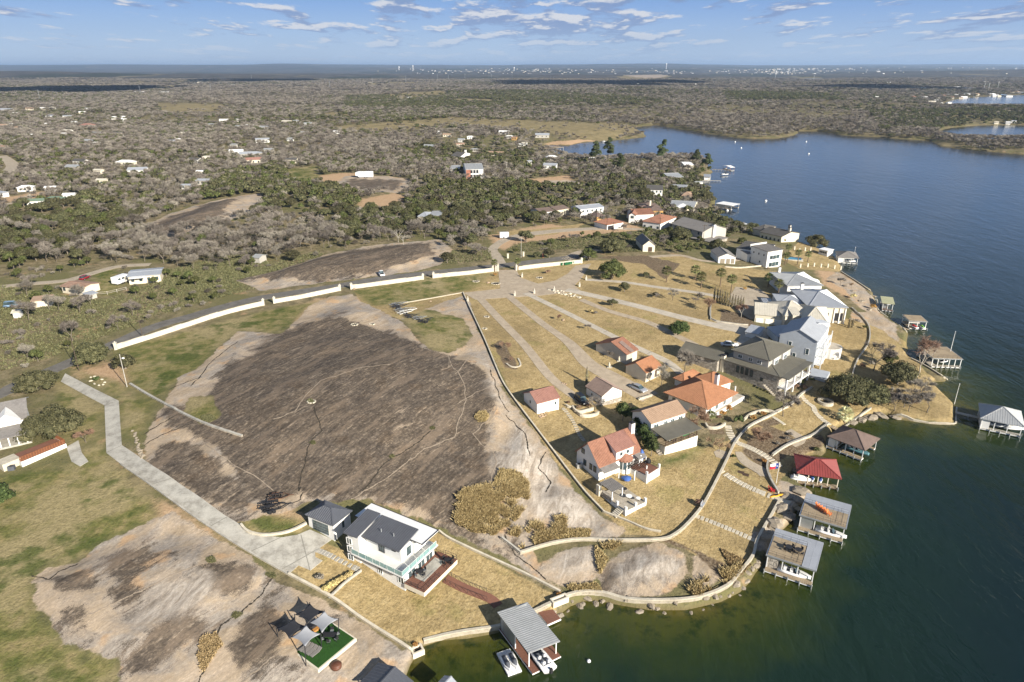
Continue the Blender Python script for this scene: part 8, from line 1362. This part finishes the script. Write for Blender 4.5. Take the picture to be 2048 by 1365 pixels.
q = P(*cR(32, 395)[0]); t = thing('utility_trailer', 'small white box trailer on the gravel by the track', 'trailer', tuple(q), .1); g = G(); g.box((0, 0, 1.55), (4.2, 2.2, 2.3)); g.obj('body', C_wht, t); g = G(); g.bar((2.1, 0, .4), (3.4, 0, .4), .12); g.obj('tow_bar', M_dark, t); [G().tube([(-.3, s*1.05, .38), (-.3, s*1.25, .38)], .38, 10).obj('wheel', M_blk, t) for s in (-1, 1)]
def boat_trailer(lab, k, x0, y0, x1, y1, m_, grp=None):
    q, r = heading(k, x0, y0, x1, y1); a = P(*k(x0, y0)[0]); b = P(*k(x1, y1)[0]); L = max(4.5, min(7.5, (b-a).length)); t = thing('boat_trailer', lab, 'trailer', tuple(q), r, grp); g = G()
    for s in (-1, 1): g.bar((-L*.5, s*.85, .55), (L*.15, s*.85, .55), .12); g.bar((L*.15, s*.85, .55), (L*.42, 0, .55), .12)
    g.bar((L*.40, 0, .55), (L*.56, 0, .5), .12)
    for x in (-.45, -.2, .1): g.bar((x*L, -.85, .55), (x*L, .85, .55), .10)
    g.obj('frame', m_, t)
    for s in (-1, 1):
        g = G(); g.bar((-L*.45, s*.5, .8), (L*.1, s*.5, .8), .15, .08); g.obj('bunk_rail', M_dark, t)
        for x in (-.28, -.14): g = G(); g.tube([(x*L, s*.95, .34), (x*L, s*1.15, .34)], .34, 10); g.obj('wheel', M_blk, t); g = G(); g.box((x*L, s*1.05, .74), (.8, .25, .05)); g.obj('mudguard', m_, t)
boat_trailer('black boat trailer nearest the driveway, left of the white garage', c4, 190, 365, 435, 300, M_dark); boat_trailer('black boat trailer in the middle of the three', c4, 185, 325, 340, 300, M_dark); boat_trailer('rust coloured boat trailer furthest from the driveway', c4, 260, 255, 420, 225, mat('rusty_steel', (.13, .075, .05), .8, .3))
# pile of metal dock frames and trailers on the granite
for i, (x0, y0, x1, y1, m_, lb) in enumerate(((955, 625, 1070, 605, M_galv, 'silver boat trailer at the top left of the row'), (965, 640, 1080, 620, M_dark, 'black boat trailer, second of the row'), (985, 660, 1120, 645, M_galv, 'longest silver boat trailer of the row'), (1010, 680, 1130, 655, M_trim, 'white boat trailer below the longest one'), (1050, 700, 1150, 690, M_dark, 'black boat trailer, third from the lower end'), (1110, 715, 1200, 705, M_galv, 'silver boat trailer half in the grass patch'), (1160, 740, 1240, 715, M_dark, 'black boat trailer lowest in the row'))): boat_trailer(lb, cQ, x0, y0, x1, y1, m_)
# ------------------------------------------------ poles, pylons, flags
M_pole = mat('tarred_pole', (.10, .075, .055), .9, .2); M_plt = mat('pale_pole', (.42, .40, .36), .6, .08)
def heightfor(q, top): 
    b = min((abs(proj(q.x, q.y, q.z+h)[1]-top), h) for h in [i*.1 for i in range(2, 900)]); return b[1]
def pole(lab, px, py, top, m_=M_pole, r=.11, arm=True, lamp=False, cap=None):
    q = P(px, py); h = min(cap or 12.5, heightfor(q, top)); t = thing('utility_pole' if not lamp else 'lamp_pole', lab, 'pole', tuple(q)); g = G(); g.tube([(0, 0, -.5), (0, 0, h)], [r, r*.7], 8); g.obj('pole_shaft', m_, t)
    if arm: g = G(); g.box((0, 0, h-.5), (2.0, .12, .12)); [g.tube([(x, 0, h-.42), (x, 0, h-.2)], .06, 5) for x in (-.9, .9, 0)]; g.obj('cross_arm', m_, t)
    if lamp: g = G(); g.bar((0, 0, h-1.2), (.8, -.3, h-.9), .08); g.obj('lamp_arm', m_, t); g = G(); g.ball((.9, -.35, h-.95), (.4, .25, .2), 8, 5); g.obj('lamp_head', M_trim, t)
pole('dark utility pole at the left, where the driveway meets the road', 156.7, 740.6, 673); pole('dark utility pole behind the start of the white wall', 284, 673, 622, arm=False); pole('utility pole standing on the upper granite sheet', 709.5, 554.5, 509); pole('pale utility pole beside the gateway', 1041.5, 515.5, 476, M_plt); pole('utility pole in front of the orange tiled garage', 1225, 471, 444.7); pole('utility pole right of the orange roofed villa', 1318.5, 461, 436); pole('pale utility pole near the brick house', 1012.4, 347.7, 324.6, M_plt); pole('utility pole by the large grey house', 1404.6, 490, 450)
pole('pale light pole with white lamp beside the concrete ledge', 252.7, 773, 707, M_plt, arm=False, lamp=True)
for i, (x, y0, y1, w) in enumerate(((80, 200, 177, 1.6), (281, 189, 170, 1.3), (422, 182, 166, 1.3), (503, 157, 148, 2), (660, 176, 162, 1), (745, 167, 155, 2), (812, 166, 151, 2), (875, 163, 150, 2), (897, 161, 151, 2), (930, 158, 147, 2.2), (983, 165, 148, 2), (1024, 154, 146, 2.4), (1101, 168, 152, 1.6), (1107, 166, 154, 1.6), (1550, 160, 150, 2.4), (1627, 162, 152, 2.4), (1967, 182, 168, 1.4), (1976, 182, 168, 1.4), (1994, 181, 165, 1.4))):
    q = P(x, y0); h = min(60, heightfor(q, y1)); t = thing('transmission_pylon', f'thin pale power pylon far in the woods, {"left" if x < 700 else "centre" if x < 1200 else "right"} group', 'pylon', tuple(q), 0, 'power pylons crossing the far woods'); g = G(); s = q.y/FPX*.2
    for a, b in ((-1, -1), (1, -1), (1, 1), (-1, 1)): g.bar((a*h*.05, b*h*.05, 0), (a*s*.2, b*s*.2, h), s*.5)
    g.obj('lattice', M_galv, t); g = G(); g.bar((-h*.13, 0, h*.82), (h*.13, 0, h*.82), s*.5); g.bar((-h*.1, 0, h*.95), (h*.1, 0, h*.95), s*.5); g.obj('cross_arm', M_galv, t)
def flagpole(lab, q, h, r=.06): t = thing('flagpole', lab, 'flagpole', tuple(q)); g = G(); g.tube([(0, 0, 0), (0, 0, h)], [r, r*.6], 8); g.obj('pole_shaft', M_trim, t); g = G(); g.ball((0, 0, h+.08), .12, 8, 5); g.obj('finial', M_trim, t); return t
fp = flagpole('short flagpole flying a red, white and blue flag with one star', P(*cG(1025, 960)[0]), 5.0)
M_flw = mat('flag_white', (.8, .8, .8), .8, .03); M_flb = mat('flag_blue', (.03, .06, .25), .8, .05); M_flr = mat('flag_red', (.5, .03, .05), .8, .05)
fl_ = bpy.data.objects.new('flag', None); 
def flagpanel(nm, u0, u1, z0, z1, m_, par):
    g = G(); n = 6; V = []; 
    for i in range(n+1): u = u0+(u1-u0)*i/n; y = .12*math.sin(u*3.2); V += [(-u, y, z0-.05*u), (-u, y, z1-.05*u)]
    V2 = [(x, y+.03, z) for x, y, z in V]; F = [(2*i, 2*i+2, 2*i+3, 2*i+1) for i in range(n)]+[tuple(j+len(V) for j in (2*i+1, 2*i+3, 2*i+2, 2*i)) for i in range(n)]; g.add(V+V2, F); return g.obj(nm, m_, par)
fb = flagpanel('flag', .06, .66, 3.6, 4.9, M_flb, fp); flagpanel('flag_stripe', .66, 1.9, 4.25, 4.9, M_flw, fb); flagpanel('flag_stripe', .66, 1.9, 3.6, 4.25, M_flr, fb); g = G()
for dy in (-.03, .08): g.add([(-.36+.2*(1 if i % 2 == 0 else .4)*math.sin(i*math.pi/5), dy+.1, 4.25+.2*(1 if i % 2 == 0 else .4)*math.cos(i*math.pi/5)) for i in range(10)]+[(-.36, dy+.1, 4.25)], [(i, (i+1) % 10, 10) for i in range(10)])
g.obj('star', M_flw, fb)
flagpole('tall bare white flagpole on the broad roof deck dock', F6.w(F6.L*.42, F6.W*.1, 3.3), 6.5, .09); flagpole('white bare flagpole at the tip of the grassy point', P(*cF(1400, 1052)[0]), 6.0, .08); flagpole('thin mast beside the grey hip roofed boathouse', F9.w(F9.L*.45, F9.W*.4, 3.0), 3.0, .06)
# ------------------------------------------------ shade sail terrace
tq = cJ(355, 825, 622, 1022, 948, 705); sfm = rect3(tq, .25, None); tt = thing('turf_terrace', 'artificial turf terrace with white edging on the bare granite', 'terrace', (sfm.x, sfm.y, sfm.z)); L, W = sfm.L, sfm.W
g = G(); g.box((0, 0, -.1), (L, W, .6)); put(tt, 'terrace_base', g, M_crm, sfm); g = G(); g.box((0, 0, .23), (L-.5, W-.5, .08)); put(tt, 'turf', g, mat('artificial_turf', (.025, .085, .012), .95, .25, 6, bump=.8, bscale=60), sfm)
M_sailg = mat('grey_sail_cloth', (.33, .34, .36), .8, .04, 1); M_sailk = mat('black_sail_cloth', (.035, .036, .042), .8, .1, 1)
def pxz(px, py, z): x, y = flat(px, py, z); return Vector((float(x), float(y), z))
zt = sfm.z
def sail(lab, pts, m_):
    c = [pxz(*p, zt+h) for p, h in pts]; o = sum(c, Vector())/4; t = thing('shade_sail', lab, 'shade sail', tuple(o)); n = 10; V = []
    for i in range(n+1):
        for j in range(n+1):
            u, v = i/n, j/n; p = c[0].lerp(c[1], u).lerp(c[3].lerp(c[2], u), v); pin = .16; b = (4*u*(1-u))*abs(2*v-1)**3+(4*v*(1-v))*abs(2*u-1)**3; p = p.lerp(o, pin*b*1.6); V.append(p-o)
    F = [(i*(n+1)+j, (i+1)*(n+1)+j, (i+1)*(n+1)+j+1, i*(n+1)+j+1) for i in range(n) for j in range(n)]; g = G(); g.slab(V, F, .03); g.obj('sail_cloth', m_, t, True)
    return c
s1_ = sail('left grey shade sail over the turf terrace', list(zip(cJ(365, 715, 500, 808, 650, 685, 508, 600), (2.6, 3.2, 2.6, 3.4))), M_sailg); s2_ = sail('right grey shade sail over the turf terrace', list(zip(cJ(535, 578, 660, 678, 815, 548, 680, 470), (2.6, 3.2, 2.6, 3.4))), M_sailg)
s3_ = sail('left black shade sail behind the grey ones', list(zip(cJ(232, 632, 355, 735, 495, 615, 400, 538), (2.4, 3.0, 2.6, 2.8))), M_sailk); s4_ = sail('right black shade sail behind the grey ones', list(zip(cJ(405, 508, 545, 578, 690, 480, 545, 400), (2.4, 3.0, 2.6, 2.8))), M_sailk)
for i, p in enumerate((s1_[1], s1_[2], s2_[2], s2_[3], s3_[0], s3_[3], s4_[0], s4_[3], s1_[3])): t = thing('sail_post', 'black leaning post holding the shade sails', 'post', (p.x, p.y, Hz(p.x, p.y)), 0, 'posts of the shade sails'); g = G(); g.bar((random.uniform(-.3, .3), -.3, -.2), (0, 0, p.z-Hz(p.x, p.y)+.15), .11); g.obj('post_shaft', M_dark, t)
def chairset(lab, q, n=6, tw=1.6, m_=M_blk, tm=M_dark, r=1.2, z=0, rz=0, seat=M_galv):
    t = thing('dining_table', 'dark table '+lab, 'table', (q.x, q.y, q.z+z), rz); g = G(); g.box((0, 0, .72), (tw, .95, .06)); g.obj('tabletop', tm, t); [G().box((sx*tw*.42, sy*.38, .35), (.07, .07, .7)).obj('leg', m_, t) for sx in (-1, 1) for sy in (-1, 1)]
    for i in range(n):
        a = 2*math.pi*(i+.5)/n; c = thing('chair', 'patio chair '+lab, 'chair', (q.x+math.cos(a)*r, q.y+math.sin(a)*r*.85, q.z+z), a-math.pi/2+math.pi, 'chairs '+lab); g = G(); g.box((0, 0, .45), (.48, .48, .08)); g.obj('seat', seat, c); g = G(); g.box((0, -.24, .75), (.48, .06, .55)); g.obj('backrest', m_, c); [G().box((sx*.2, sy*.2, .21), (.05, .05, .42)).obj('leg', m_, c) for sx in (-1, 1) for sy in (-1, 1)]
    return t
chairset('under the right grey sail', sfm.w(L*.02, W*.18, .27), 6, 2.0, seat=M_galv); chairset('on the white house patio near the wall', fd.w(-fd.L*.28, -fd.W*.18, .82), 4, 1.3, r=1.0, seat=M_cov); chairset('on the white house patio beside the boardwalk', fd.w(fd.L*.30, fd.W*.33, .8), 4, 1.2, r=.95, seat=M_dark)
for i in range(4): q = sfm.w(-L*.22+i*L*.11, -W*.30+i*.1, .27); t = thing('sun_lounger', f'grey sun lounger on the turf, {ordn[i]} from the left', 'lounger', tuple(q), sfm.rz+math.pi/2, 'loungers on the turf'); g = G(); g.box((-.3, 0, .28), (1.3, .62, .1)); g.obj('seat', M_cov if 0 else R_shg, t); g = G(); g.box((.62, 0, .42), (.7, .62, .08), 0, 0, ('Y', -.5)); g.obj('backrest', R_shg, t); [G().box((x, y, .12), (.06, .06, .24)).obj('leg', M_dark, t) for x in (-.85, .3) for y in (-.26, .26)]
q = sfm.w(-L*.42, W*.12, .27); t = thing('bench', 'orange brown wooden bench with black cushions under the left sail', 'bench', tuple(q), sfm.rz+math.pi/2-.1); g = G(); g.box((0, 0, .4), (2.4, .7, .3)); g.obj('seat', mat('orange_wood', (.45, .22, .06), .7), t); g = G(); g.box((0, .3, .75), (2.4, .12, .6)); g.obj('backrest', M_dark, t)
q = P(*cJ(792, 995)[0]); t = thing('fire_bowl', 'brown round fire bowl on the bare granite', 'fire bowl', tuple(q)); g = G(); g.ball((0, 0, .42), (.85, .75, .42), 14, 6, half=True); g.tube([(0, 0, 0), (0, 0, .42)], [.8, .85], 14); g.obj('bowl', mat('rust_steel_bowl', (.12, .05, .03), .5, .2), t, True)
# furniture and small garden things
def adirondack(q, rz, lab, grp):
    t = thing('adirondack_chair', lab, 'chair', tuple(q), rz, grp); m_ = M_orp if 'orange' in lab else M_redp
    for i in range(5): g = G(); g.box((-.24+i*.12, -.05, .34), (.10, .62, .04), 0, 0, ('X', .22)); g.obj('seat_slat', m_, t); g = G(); g.box((-.24+i*.12, .42, .72), (.10, .05, .85), 0, 0, ('X', -.35)); g.obj('back_slat', m_, t)
    for s in (-1, 1): g = G(); g.box((s*.38, 0, .52), (.14, .8, .04)); g.obj('armrest', m_, t); g = G(); g.box((s*.34, -.3, .25), (.06, .1, .5)); g.obj('leg', m_, t); g = G(); g.box((s*.34, .3, .2), (.06, .1, .4)); g.obj('leg', m_, t)
for i in range(5): adirondack(F2.w(-F2.L*.18+i*.55, F2.W*-.02-i*.35, 3.36), F2.rz+1.2, f'bright orange deck chair on the dock roof, {ordn[i]} from the left', 'orange deck chairs')
for i in range(2): adirondack(P(*cG(968+i*22, 1040+i*12)[0]), 1.0, f'red garden chair beside the kayak, {"left" if i == 0 else "right"} one', 'red garden chairs')
q, r = heading(cG, 970, 1105, 1080, 1090); t = thing('kayak', 'orange yellow kayak lying across the flagstone path', 'kayak', tuple(q+Vector((0, 0, .1))), r); g = G(); loft(g, [[(x, w*math.cos(a), .16+h*math.sin(a)) for a in [k*math.pi/4 for k in range(8)]] for x, w, h in ((-1.8, .03, .04), (-1.2, .26, .13), (0, .36, .17), (1.2, .26, .13), (1.8, .03, .04))]); g.obj('hull', mat('kayak_yellow', (.75, .38, .03), .35, .08), t, True); g = G(); g.ball((0, 0, .32), (.5, .2, .04), 10, 4); g.obj('cockpit', M_dark, t)
for i in range(2):
    q = F1.w(-F1.L*.12+i*1.6, -F1.W*.12, 3.36); t = thing('patio_table', f'black patio table with chairs on the dock roof, {"left" if i == 0 else "right"} one', 'table', tuple(q)); g = G(); g.tube([(0, 0, .7), (0, 0, .76)], .62, 14); g.obj('tabletop', M_dark, t); g = G(); g.tube([(0, 0, 0), (0, 0, .7)], .06, 6); g.obj('leg', M_dark, t)
    for j in range(4): a = j*math.pi/2+.5; c = thing('patio_chair', f'black metal chair around the {"left" if i == 0 else "right"} dock roof table', 'chair', tuple(q+Vector((math.cos(a)*.85, math.sin(a)*.85, 0))), a+math.pi/2, f'chairs of dock table {"one" if i == 0 else "two"}'); g = G(); g.box((0, 0, .43), (.42, .42, .05)); g.obj('seat', M_dark, c); g = G(); g.box((0, -.2, .68), (.42, .04, .5)); g.obj('backrest', M_dark, c); [G().box((x*.18, y*.18, .2), (.04, .04, .4)).obj('leg', M_dark, c) for x in (-1, 1) for y in (-1, 1)]
q = P(*cG(1530, 140)[0]); t = thing('fire_ring', 'round stone fire ring with a curved seat wall', 'fire ring', tuple(q)); 
for i in range(22): a = i*2*math.pi/24; g = G(); g.box((0, 0, .35), (.52, .55, .75)); o = g.obj('stone', M_lime, t); o.location = (1.75*math.cos(a), 1.75*math.sin(a), 0); o.rotation_euler = (0, 0, a+math.pi/2)
g = G(); g.tube([(.2, 0, 0), (.2, 0, .35)], .6, 12); g.obj('fire_bowl', M_dark, t); g = G(); g.tube([(0, 0, -.2), (0, 0, .06)], 2.0, 20); g.obj('paving', M_conc2, t)
for lab, k, pts in (('right square stone planter on the seawall', cI, (1385, 548, 1420, 592, 1550, 520)), ('left square stone planter at the end of the wall', cI, (75, 1005, 110, 1068, 212, 1010))):
    f = rect3(k(*pts), .9, None); t = thing('planter', lab, 'planter', (f.x, f.y, f.z)); g = G()
    for s in (-1, 1): g.box((0, s*(f.W/2-.15), .35), (f.L, .3, 1.1)); g.box((s*(f.L/2-.15), 0, .35), (.3, f.W-.6, 1.1))
    put(t, 'planter_wall', g, M_crm, f); g = G(); g.box((0, 0, .3), (f.L-.6, f.W-.6, .6)); put(t, 'soil', g, M_crack, f)
for lab, k, px, h_ in (('curved white planter below the black suv, upper tier', cA, [(735, 905), (760, 945), (810, 960), (880, 945), (950, 925)], .7), ('curved white planter below the black suv, lower tier', cA, [(790, 970), (830, 995), (900, 1000), (970, 985), (1000, 965)], .7), ('short curved white wall by the slab walk', cA, [(665, 885), (700, 905), (735, 908)], .5), ('round white bed wall under the orange roofed villa', cG, [(305, 365), (325, 400), (390, 410), (460, 395), (505, 365)], .6), ('curved white bed around the amber shrubs', cG, [(695, 325), (760, 270), (860, 235), (930, 230), (1005, 250)], .6), ('white border of the kidney shaped bed by the first lane', cA, [(60, 450), (100, 480), (160, 488), (205, 465), (180, 400)], .12), ('low white wall end at the sedan parking', cA, [(1415, 825), (1545, 785)], .5), ('curved white border of the grass yard beside the garage', c4, [(0, 470), (60, 530), (180, 560), (320, 550), (440, 520), (560, 462)], .35), ('curved white wall behind the amber shrubs', cG, [(1010, 240), (1150, 185)], .4)):
    lowwall('garden_wall', lab, [k(*p)[0] for p in px], .3, h_, M_lime, M_lime)
for i, (x, y, k, lab) in enumerate(((118, 868, cR, 'left'), (278, 850, cR, 'middle'), (648, 795, cR, 'right, beside the rock border'), (702, 740, cR, 'rear, under the live oak'), (178, 716, cR, 'one on the gate lawn'), (1484, 590, cQ, 'far left, by the corner planting'), (440, 830, cR, 'one inside the rock border'))):
    q = P(*k(x, y)[0]); t = thing('stone_pillar', f'white stone driveway pillar, {lab}', 'pillar', tuple(q)); g = G(); g.box((0, 0, .45), (.62, .62, 1.0)); g.box((0, 0, 1.0), (.75, .75, .12)); g.obj('pillar_base', M_whitew, t); g = G(); g.tube([(0, 0, 1.05), (0, 0, 1.6)], [.24, .10], 8); g.ball((0, 0, 1.7), .17, 8, 5); g.obj('pillar_top', M_whitew, t)
for x, y, h in ((1657, 385, 2.6), (1690, 385, 2.6), (1808, 375, 2.6)): q = P(*cQ(x, y)[0]); t = thing('gate_pier', 'white gate pier at the palm gateway', 'pier', tuple(q), 0, 'gate piers'); g = G(); g.box((0, 0, h/2), (.8, .8, h)); g.obj('pier_shaft', M_whitew, t); g = G(); g.box((0, 0, h+.08), (1, 1, .16)); g.ball((0, 0, h+.35), .25, 8, 5); g.obj('pier_cap', M_lime, t)
for x, y in ((350, 555), (62, 560), (190, 545)): q = P(*cR(x, y)[0]); t = thing('brick_pillar', 'brown brick pillar behind the white wall' if x == 350 else 'small stone pillar by the gravel entrance', 'pillar', tuple(q), 0, 'pillars by the track'); g = G(); g.box((0, 0, .9), (.7, .7, 1.9)); g.obj('pillar_shaft', M_brik if x == 350 else M_crm, t); g = G(); g.box((0, 0, 1.9), (.85, .85, .12)); g.obj('pillar_cap', M_crm, t)
M_bin = mat('green_bin_plastic', (.02, .14, .06), .5, .1)
for i in range(7): q = P(*cR(503+(i > 0)*16+i*12.5, 616-i*2.2)[0])+Vector((0, -.9, 0)); t = thing('wheelie_bin', f'green wheelie bin against the white wall, {ordn[i]} from the left', 'bin', tuple(q), .1, 'green bins'); g = G(); loft(g, [[(-w, -w, z), (w, -w, z), (w, w, z), (-w, w, z)] for w, z in ((.24, .05), (.32, 1.0))]); g.obj('bin_body', M_bin, t); g = G(); g.box((0, 0, 1.04), (.7, .74, .07)); g.obj('lid', M_bin, t)
for k, x, y, lab in ((cA, 1110, 490, 'white garden statue by the upper orange garage'), (cA, 1210, 425, 'grey garden statue between the orange garages')): q = P(*k(x, y)[0]); t = thing('garden_statue', lab, 'statue', tuple(q)); g = G(); g.tube([(0, 0, 0), (0, 0, .5), (0, 0, .9), (0, 0, 1.3)], [.4, .3, .35, .12], 8); g.ball((0, 0, 1.45), .2, 8, 6); g.obj('figure', M_lime, t, True); g = G(); g.box((.1, 0, .1), (1.4, .9, .25)); g.obj('plinth', M_conc, t)
for k, x, y, s, lab in ((cQ, 1540, 455, 1.2, 'small dark planting ring on the gate lawn'), (cQ, 1675, 470, 1.6, 'dark oval planting ring with a boulder'), (cQ, 1612, 697, .8, 'tiny tree ring on the first lawn strip'), (cQ, 1598, 778, .7, 'second tiny tree ring on the first lawn strip'), (cR, 320, 722, 1.2, 'pale oval ring on the roundabout lawn'), (cQ, 710, 748, 1.0, 'stone circle on the top of the dome'), (cQ, 830, 745, .8, 'small rubble ring on the top of the dome'), (cQ, 415, 1275, .9, 'small green water hollow in the granite')):
    q = P(*k(x, y)[0]); t = thing('planting_ring', lab, 'ring', tuple(q)); g = G(); g.tube([(0, 0, -.1), (0, 0, .07)], s*.85, 16); g.obj('ring_soil', M_crack if 'hollow' not in lab else L_cact, t); 
    for i in range(int(s*9)): a = i*2*math.pi/int(s*9); g = G(); g.box((0, 0, .08), (.5, .28, .25)); o = g.obj('edging_stone', M_lime, t); o.location = (s*math.cos(a), s*math.sin(a)*.8, 0); o.rotation_euler = (0, 0, a+math.pi/2)
# tarps and furniture of the terracotta house, umbrellas, bench, tables
for lab, k, x, y, r, m_, h in (('blue and white folded parasol on the brown terrace', cB, 1225, 905, .9, M_bcov, 2.2), ('white folded parasol beside the blue tarp', cB, 1215, 950, .6, M_trim, 1.6), ('blue tarp heap on the lower patio', cB, 1030, 1110, 1.1, M_bcov, .6), ('black covered grill on the brown terrace', cB, 1320, 960, .7, M_blk, 1.1)):
    q = P(*k(x, y)[0]); zz = q.z+(1.9 if 'terrace' in lab or 'tarp' in lab and 'lower' not in lab else .5); t = thing('parasol' if 'parasol' in lab else 'covered_furniture', lab, 'parasol' if 'parasol' in lab else 'cover', (q.x, q.y, zz)); g = G(); loft(g, [[(w*r*math.cos(a)*(1+.2*math.sin(3*a)), w*r*math.sin(a), z) for a in [i*math.pi/5 for i in range(10)]] for w, z in ((1, .05), (.85, h*.4), (.5, h*.75), (.12, h))]); g.obj('cloth', m_, t, True); g = G(); g.tube([(0, 0, 0), (0, 0, h+.1)], .04, 6); g.obj('pole_shaft', M_dark, t)
t, pf = PORCH
chairset('on the dark porch of the tan roofed house', pf.w(-pf.L*.2, -.5, 1.76), 4, 1.2, r=.9, tm=M_trim, seat=M_trim)
q = pf.w(pf.L*.2, -.6, 1.76); t = thing('pool_table', 'green topped games table on the porch', 'table', tuple(q), pf.rz); g = G(); g.box((0, 0, .75), (2.2, 1.2, .12)); g.obj('tabletop', mat('green_baize', (.02, .22, .08), .9), t); [G().box((a*.9, b*.45, .35), (.12, .12, .7)).obj('leg', M_beam, t) for a in (-1, 1) for b in (-1, 1)]
q = P(*cG(270, 1215)[0]); t = thing('garden_bench', 'pale blue grey bench on the curved wall', 'bench', tuple(q+Vector((0, 0, .5))), 1.0); g = G(); g.box((0, 0, .42), (1.4, .5, .08)); g.obj('seat', R_blue, t); g = G(); g.box((0, .25, .75), (1.4, .06, .6)); g.obj('backrest', R_blue, t); [G().box((a*.6, 0, .2), (.08, .45, .4)).obj('leg', R_blue, t) for a in (-1, 1)]
for x, y, lab in ((665, 850, 'left dark metal grate on the lawn'), (715, 875, 'right dark metal grate on the lawn')):
    q = P(*cG(x, y)[0]); o = thing('lawn_grate', lab, 'grate', tuple(q), -.45); g = G(); g.box((0, 0, .06), (1.3, 1.0, .1)); g.obj('grate_plate', M_beam, o)
for k, x, y, lab in ((cS, 90, 975, 'dark air conditioner box at the farmhouse deck wall'), (cB, 385, 925, 'air conditioner unit beside the terracotta roofed house')): q = P(*k(x, y)[0]); t = thing('air_conditioner', lab, 'air conditioner', tuple(q), .3); g = G(); g.box((0, 0, .45), (1.2, .9, .9)); g.obj('casing', M_cov if 'dark' in lab else M_galv, t); g = G(); g.tube([(0, 0, .9), (0, 0, .94)], .36, 12); g.obj('fan_grille', M_dark, t)
# wire fence of the green yard
w = wline([cP(600, 550)[0], cP(730, 540)[0], cP(860, 510)[0]], 3.0, False); t = thing('wire_fence', 'pale rail fence at the lower edge of the green yard', 'fence', (w[0][0], w[0][1], Hz(*w[0]))); O = t.location
for i, a in enumerate(w):
    g = G(); g.box((0, 0, .6), (.12, .12, 1.3)); g.obj('post', M_pbark, t, loc=(a[0]-O.x, a[1]-O.y, Hz(*a)-O.z))
    if i: b = w[i-1]; g = G(); [g.bar((a[0]-O.x, a[1]-O.y, Hz(*a)-O.z+h), (b[0]-O.x, b[1]-O.y, Hz(*b)-O.z+h), .07) for h in (.55, 1.1)]; g.obj('rail', M_pbark, t)
# fair weather clouds whose shade falls on the far woods
def cloud_obj(sx, sy, w, d_, alt, lab):
    t_ = alt/sun_dir.z; c = Vector((sx, sy, 0))+sun_dir*t_; g = G(); r_ = random.Random(int(sx))
    for i in range(16): g.ball((r_.uniform(-.5, .5)*w, r_.uniform(-.5, .5)*d_, r_.uniform(-.02, .05)*w), (w*r_.uniform(.14, .3), d_*r_.uniform(.2, .4), w*.07), 10, 6, jit=.1)
    o = g.obj('cloud', mat('cloud_white', (.9, .9, .9), 1.0, .02, .001), None, True); o.location = c; tag(o, lab, 'cloud')
for px, py, wp, dp, lab in ((100, 178, 520, 12, 'flat cumulus cloud shading the dark strip at the far left'), (1250, 167, 620, 8, 'flat cumulus cloud shading the woods beyond the cove'), (1700, 176, 380, 6, 'flat cumulus cloud shading the woods on the far right'), (500, 160, 300, 6, 'flat cumulus cloud shading the plain at far left centre')):
    q = P(px, py); a = P(px, py-dp/2); b = P(px, py+dp/2); cloud_obj(q.x, q.y, wp*q.y/FPX*.62, abs(a.y-b.y)*.75, 900, lab)
# ------------------------------------------------ alike neighbours get their place in the row
bpy.context.view_layer.update()
by = {}
for o in COL.objects:
    if o.parent is None and 'label' in o.keys() and o.get('kind') is None: by.setdefault(o['label'], []).append(o)
ORD = ['first', 'second', 'third', 'fourth', 'fifth', 'sixth', 'seventh', 'eighth', 'ninth', 'tenth', 'eleventh', 'twelfth', 'thirteenth', 'fourteenth', 'fifteenth', 'sixteenth', 'seventeenth', 'eighteenth', 'nineteenth', 'twentieth']
for lab, os_ in by.items():
    if 2 <= len(os_) <= 20 and len(lab.split()) <= 13:
        os_.sort(key=lambda o: float(proj(*o.location)[0]))
        for i, o in enumerate(os_): o['label'] = f'{lab}, {ORD[i]} from left' if i < len(os_)-1 else f'{lab}, rightmost one'
